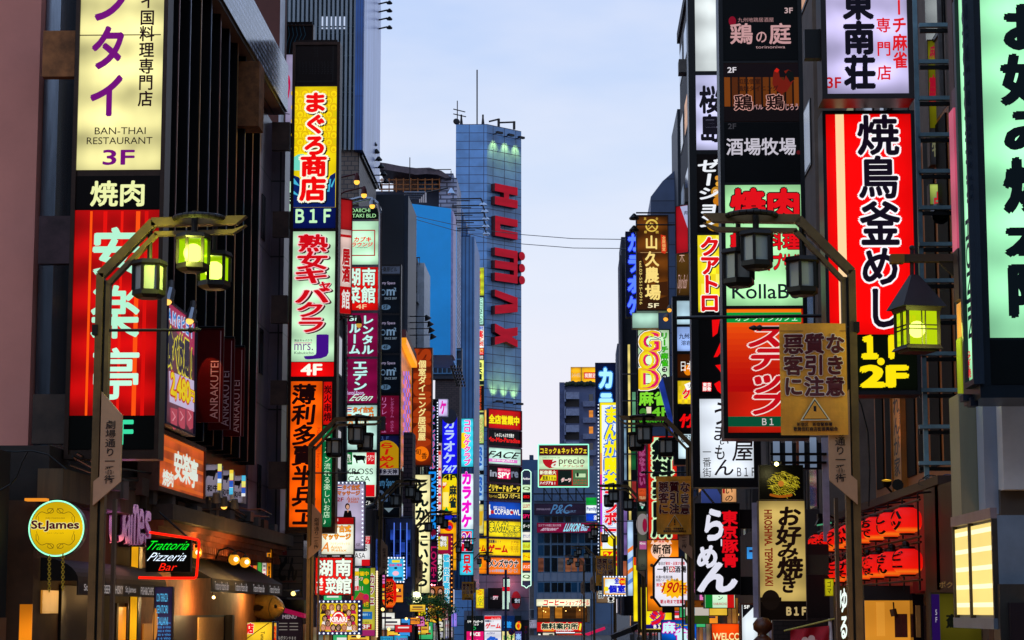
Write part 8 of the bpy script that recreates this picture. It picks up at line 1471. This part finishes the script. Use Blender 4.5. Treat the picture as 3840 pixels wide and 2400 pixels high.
# floodlight arms over the blue wall
r = thing('billboard_floodlight', 'stack of five steel floodlights on long arms over the blue wall', 'lamp', P(1760, 900, 140)); 
for k, (x, y) in enumerate(((1812, 766), (1818, 792), (1822, 820), (1822, 848), (1824, 876))):
    b = MB(); p = P(x, y, 140); b.cyl(P(1690 + k * 6, y - 20, 141), P(x - 8, y - 22, 140), .045, DKSTEEL, 6); b.cyl(P(1690 + k * 6, y - 13, 141), P(1762 + k * 5, y - 13, 140.5), .035, DKSTEEL, 6); b.cyl(P(x - 8, y - 22, 140), p, .05, DKSTEEL, 6); b.lathe(p, [(.06, .12), (.22, .02), (.27, -.08), (.24, -.1), (.001, -.06)], df((170, 185, 205), .15, .9), 12); b.build('floodlight', r)
b = MB(); p = P(1692, 722, 140); b.cyl(P(1600, 722, 141), P(1680, 705, 140), .05, DKSTEEL, 6); b.lathe(p, [(.06, .3), (.2, .05), (.27, -.08), (.24, -.1), (.001, -.06)], df((170, 185, 205), .15, .9), 12); b.build('floodlight', r)
r = thing('billboard_floodlight', 'row of four black spot heads on wires beside the orange dining sign', 'lamp', P(1600, 1240, 112))
for k, (x, y) in enumerate(((1602, 1192), (1612, 1215), (1616, 1238), (1622, 1262))):
    b = MB(); p = P(x, y, 111); b.cyl(P(1500 + k * 12, y - 5, 112), P(x, y - 6, 111), .025, BLACK, 6); b.lathe(p, [(.05, .16), (.2, -.1), (.001, -.06)], BLACK, 10, Vector((-.5, 0, 1))); b.build('floodlight', r)
# street tree
r = thing('street_tree', 'small leafy street tree low in front of the left signs', 'tree', P(1640, 2400, 96)); base = P(1655, 2400, 96); base.z = 0
b = MB(); top = P(1640, 2290, 96); bark = df((56, 42, 34), .8, 0, .4, 6); b.cyl(base, top, .09, bark, 8, .05)
rp = random.Random(5); tips = []
for k in range(9):
    e = P(rp.uniform(1545, 1700), rp.uniform(2222, 2320), 96 + rp.uniform(-.8, .8)); b.cyl(top.lerp(base, rp.random() * .2), e, .025, bark, 5, .008); tips.append(e)
b.build('trunk', r)
b = MB(); gs = [df((70, 140, 50), .55, 0, .3, 8), df((44, 96, 36), .6, 0, .3, 8), df((100, 160, 60), .5, 0, .3, 8)]
for k in range(2600):
    t = rp.choice(tips); c = t.lerp(top, rp.random() * .5) + Vector((rp.gauss(0, .2), rp.gauss(0, .25), rp.gauss(0, .12)))
    a = Vector((rp.gauss(0, 1), rp.gauss(0, 1), rp.gauss(0, .5))).normalized(); u = a.orthogonal().normalized(); w = .035 + rp.random() * .035
    b.face([c - a * w, c + u * w * .5, c + a * w, c - u * w * .5], rp.choice(gs))
b.build('crown', r)
# camera domes etc. on the left lamps
r = thing('security_camera', 'pale blue dome security camera hanging over the street signs', 'camera', P(1704, 1950, 100)); b = MB(); b.lathe(P(1704, 1950, 100), [(.001, .14), (.13, .1), (.15, 0), (.12, -.08), (.001, -.14)], df((60, 90, 140), .2, .3), 14); b.build('dome', r); b = MB(); b.tube([P(1704, 1938, 100), P(1690, 1928, 100), P(1660, 1930, 101)], .03, DKSTEEL); b.build('arm', r)
for s_ in list(bpy.data.scenes):
    if s_ is TMP or s_.name == 'glyphs': bpy.data.scenes.remove(s_)
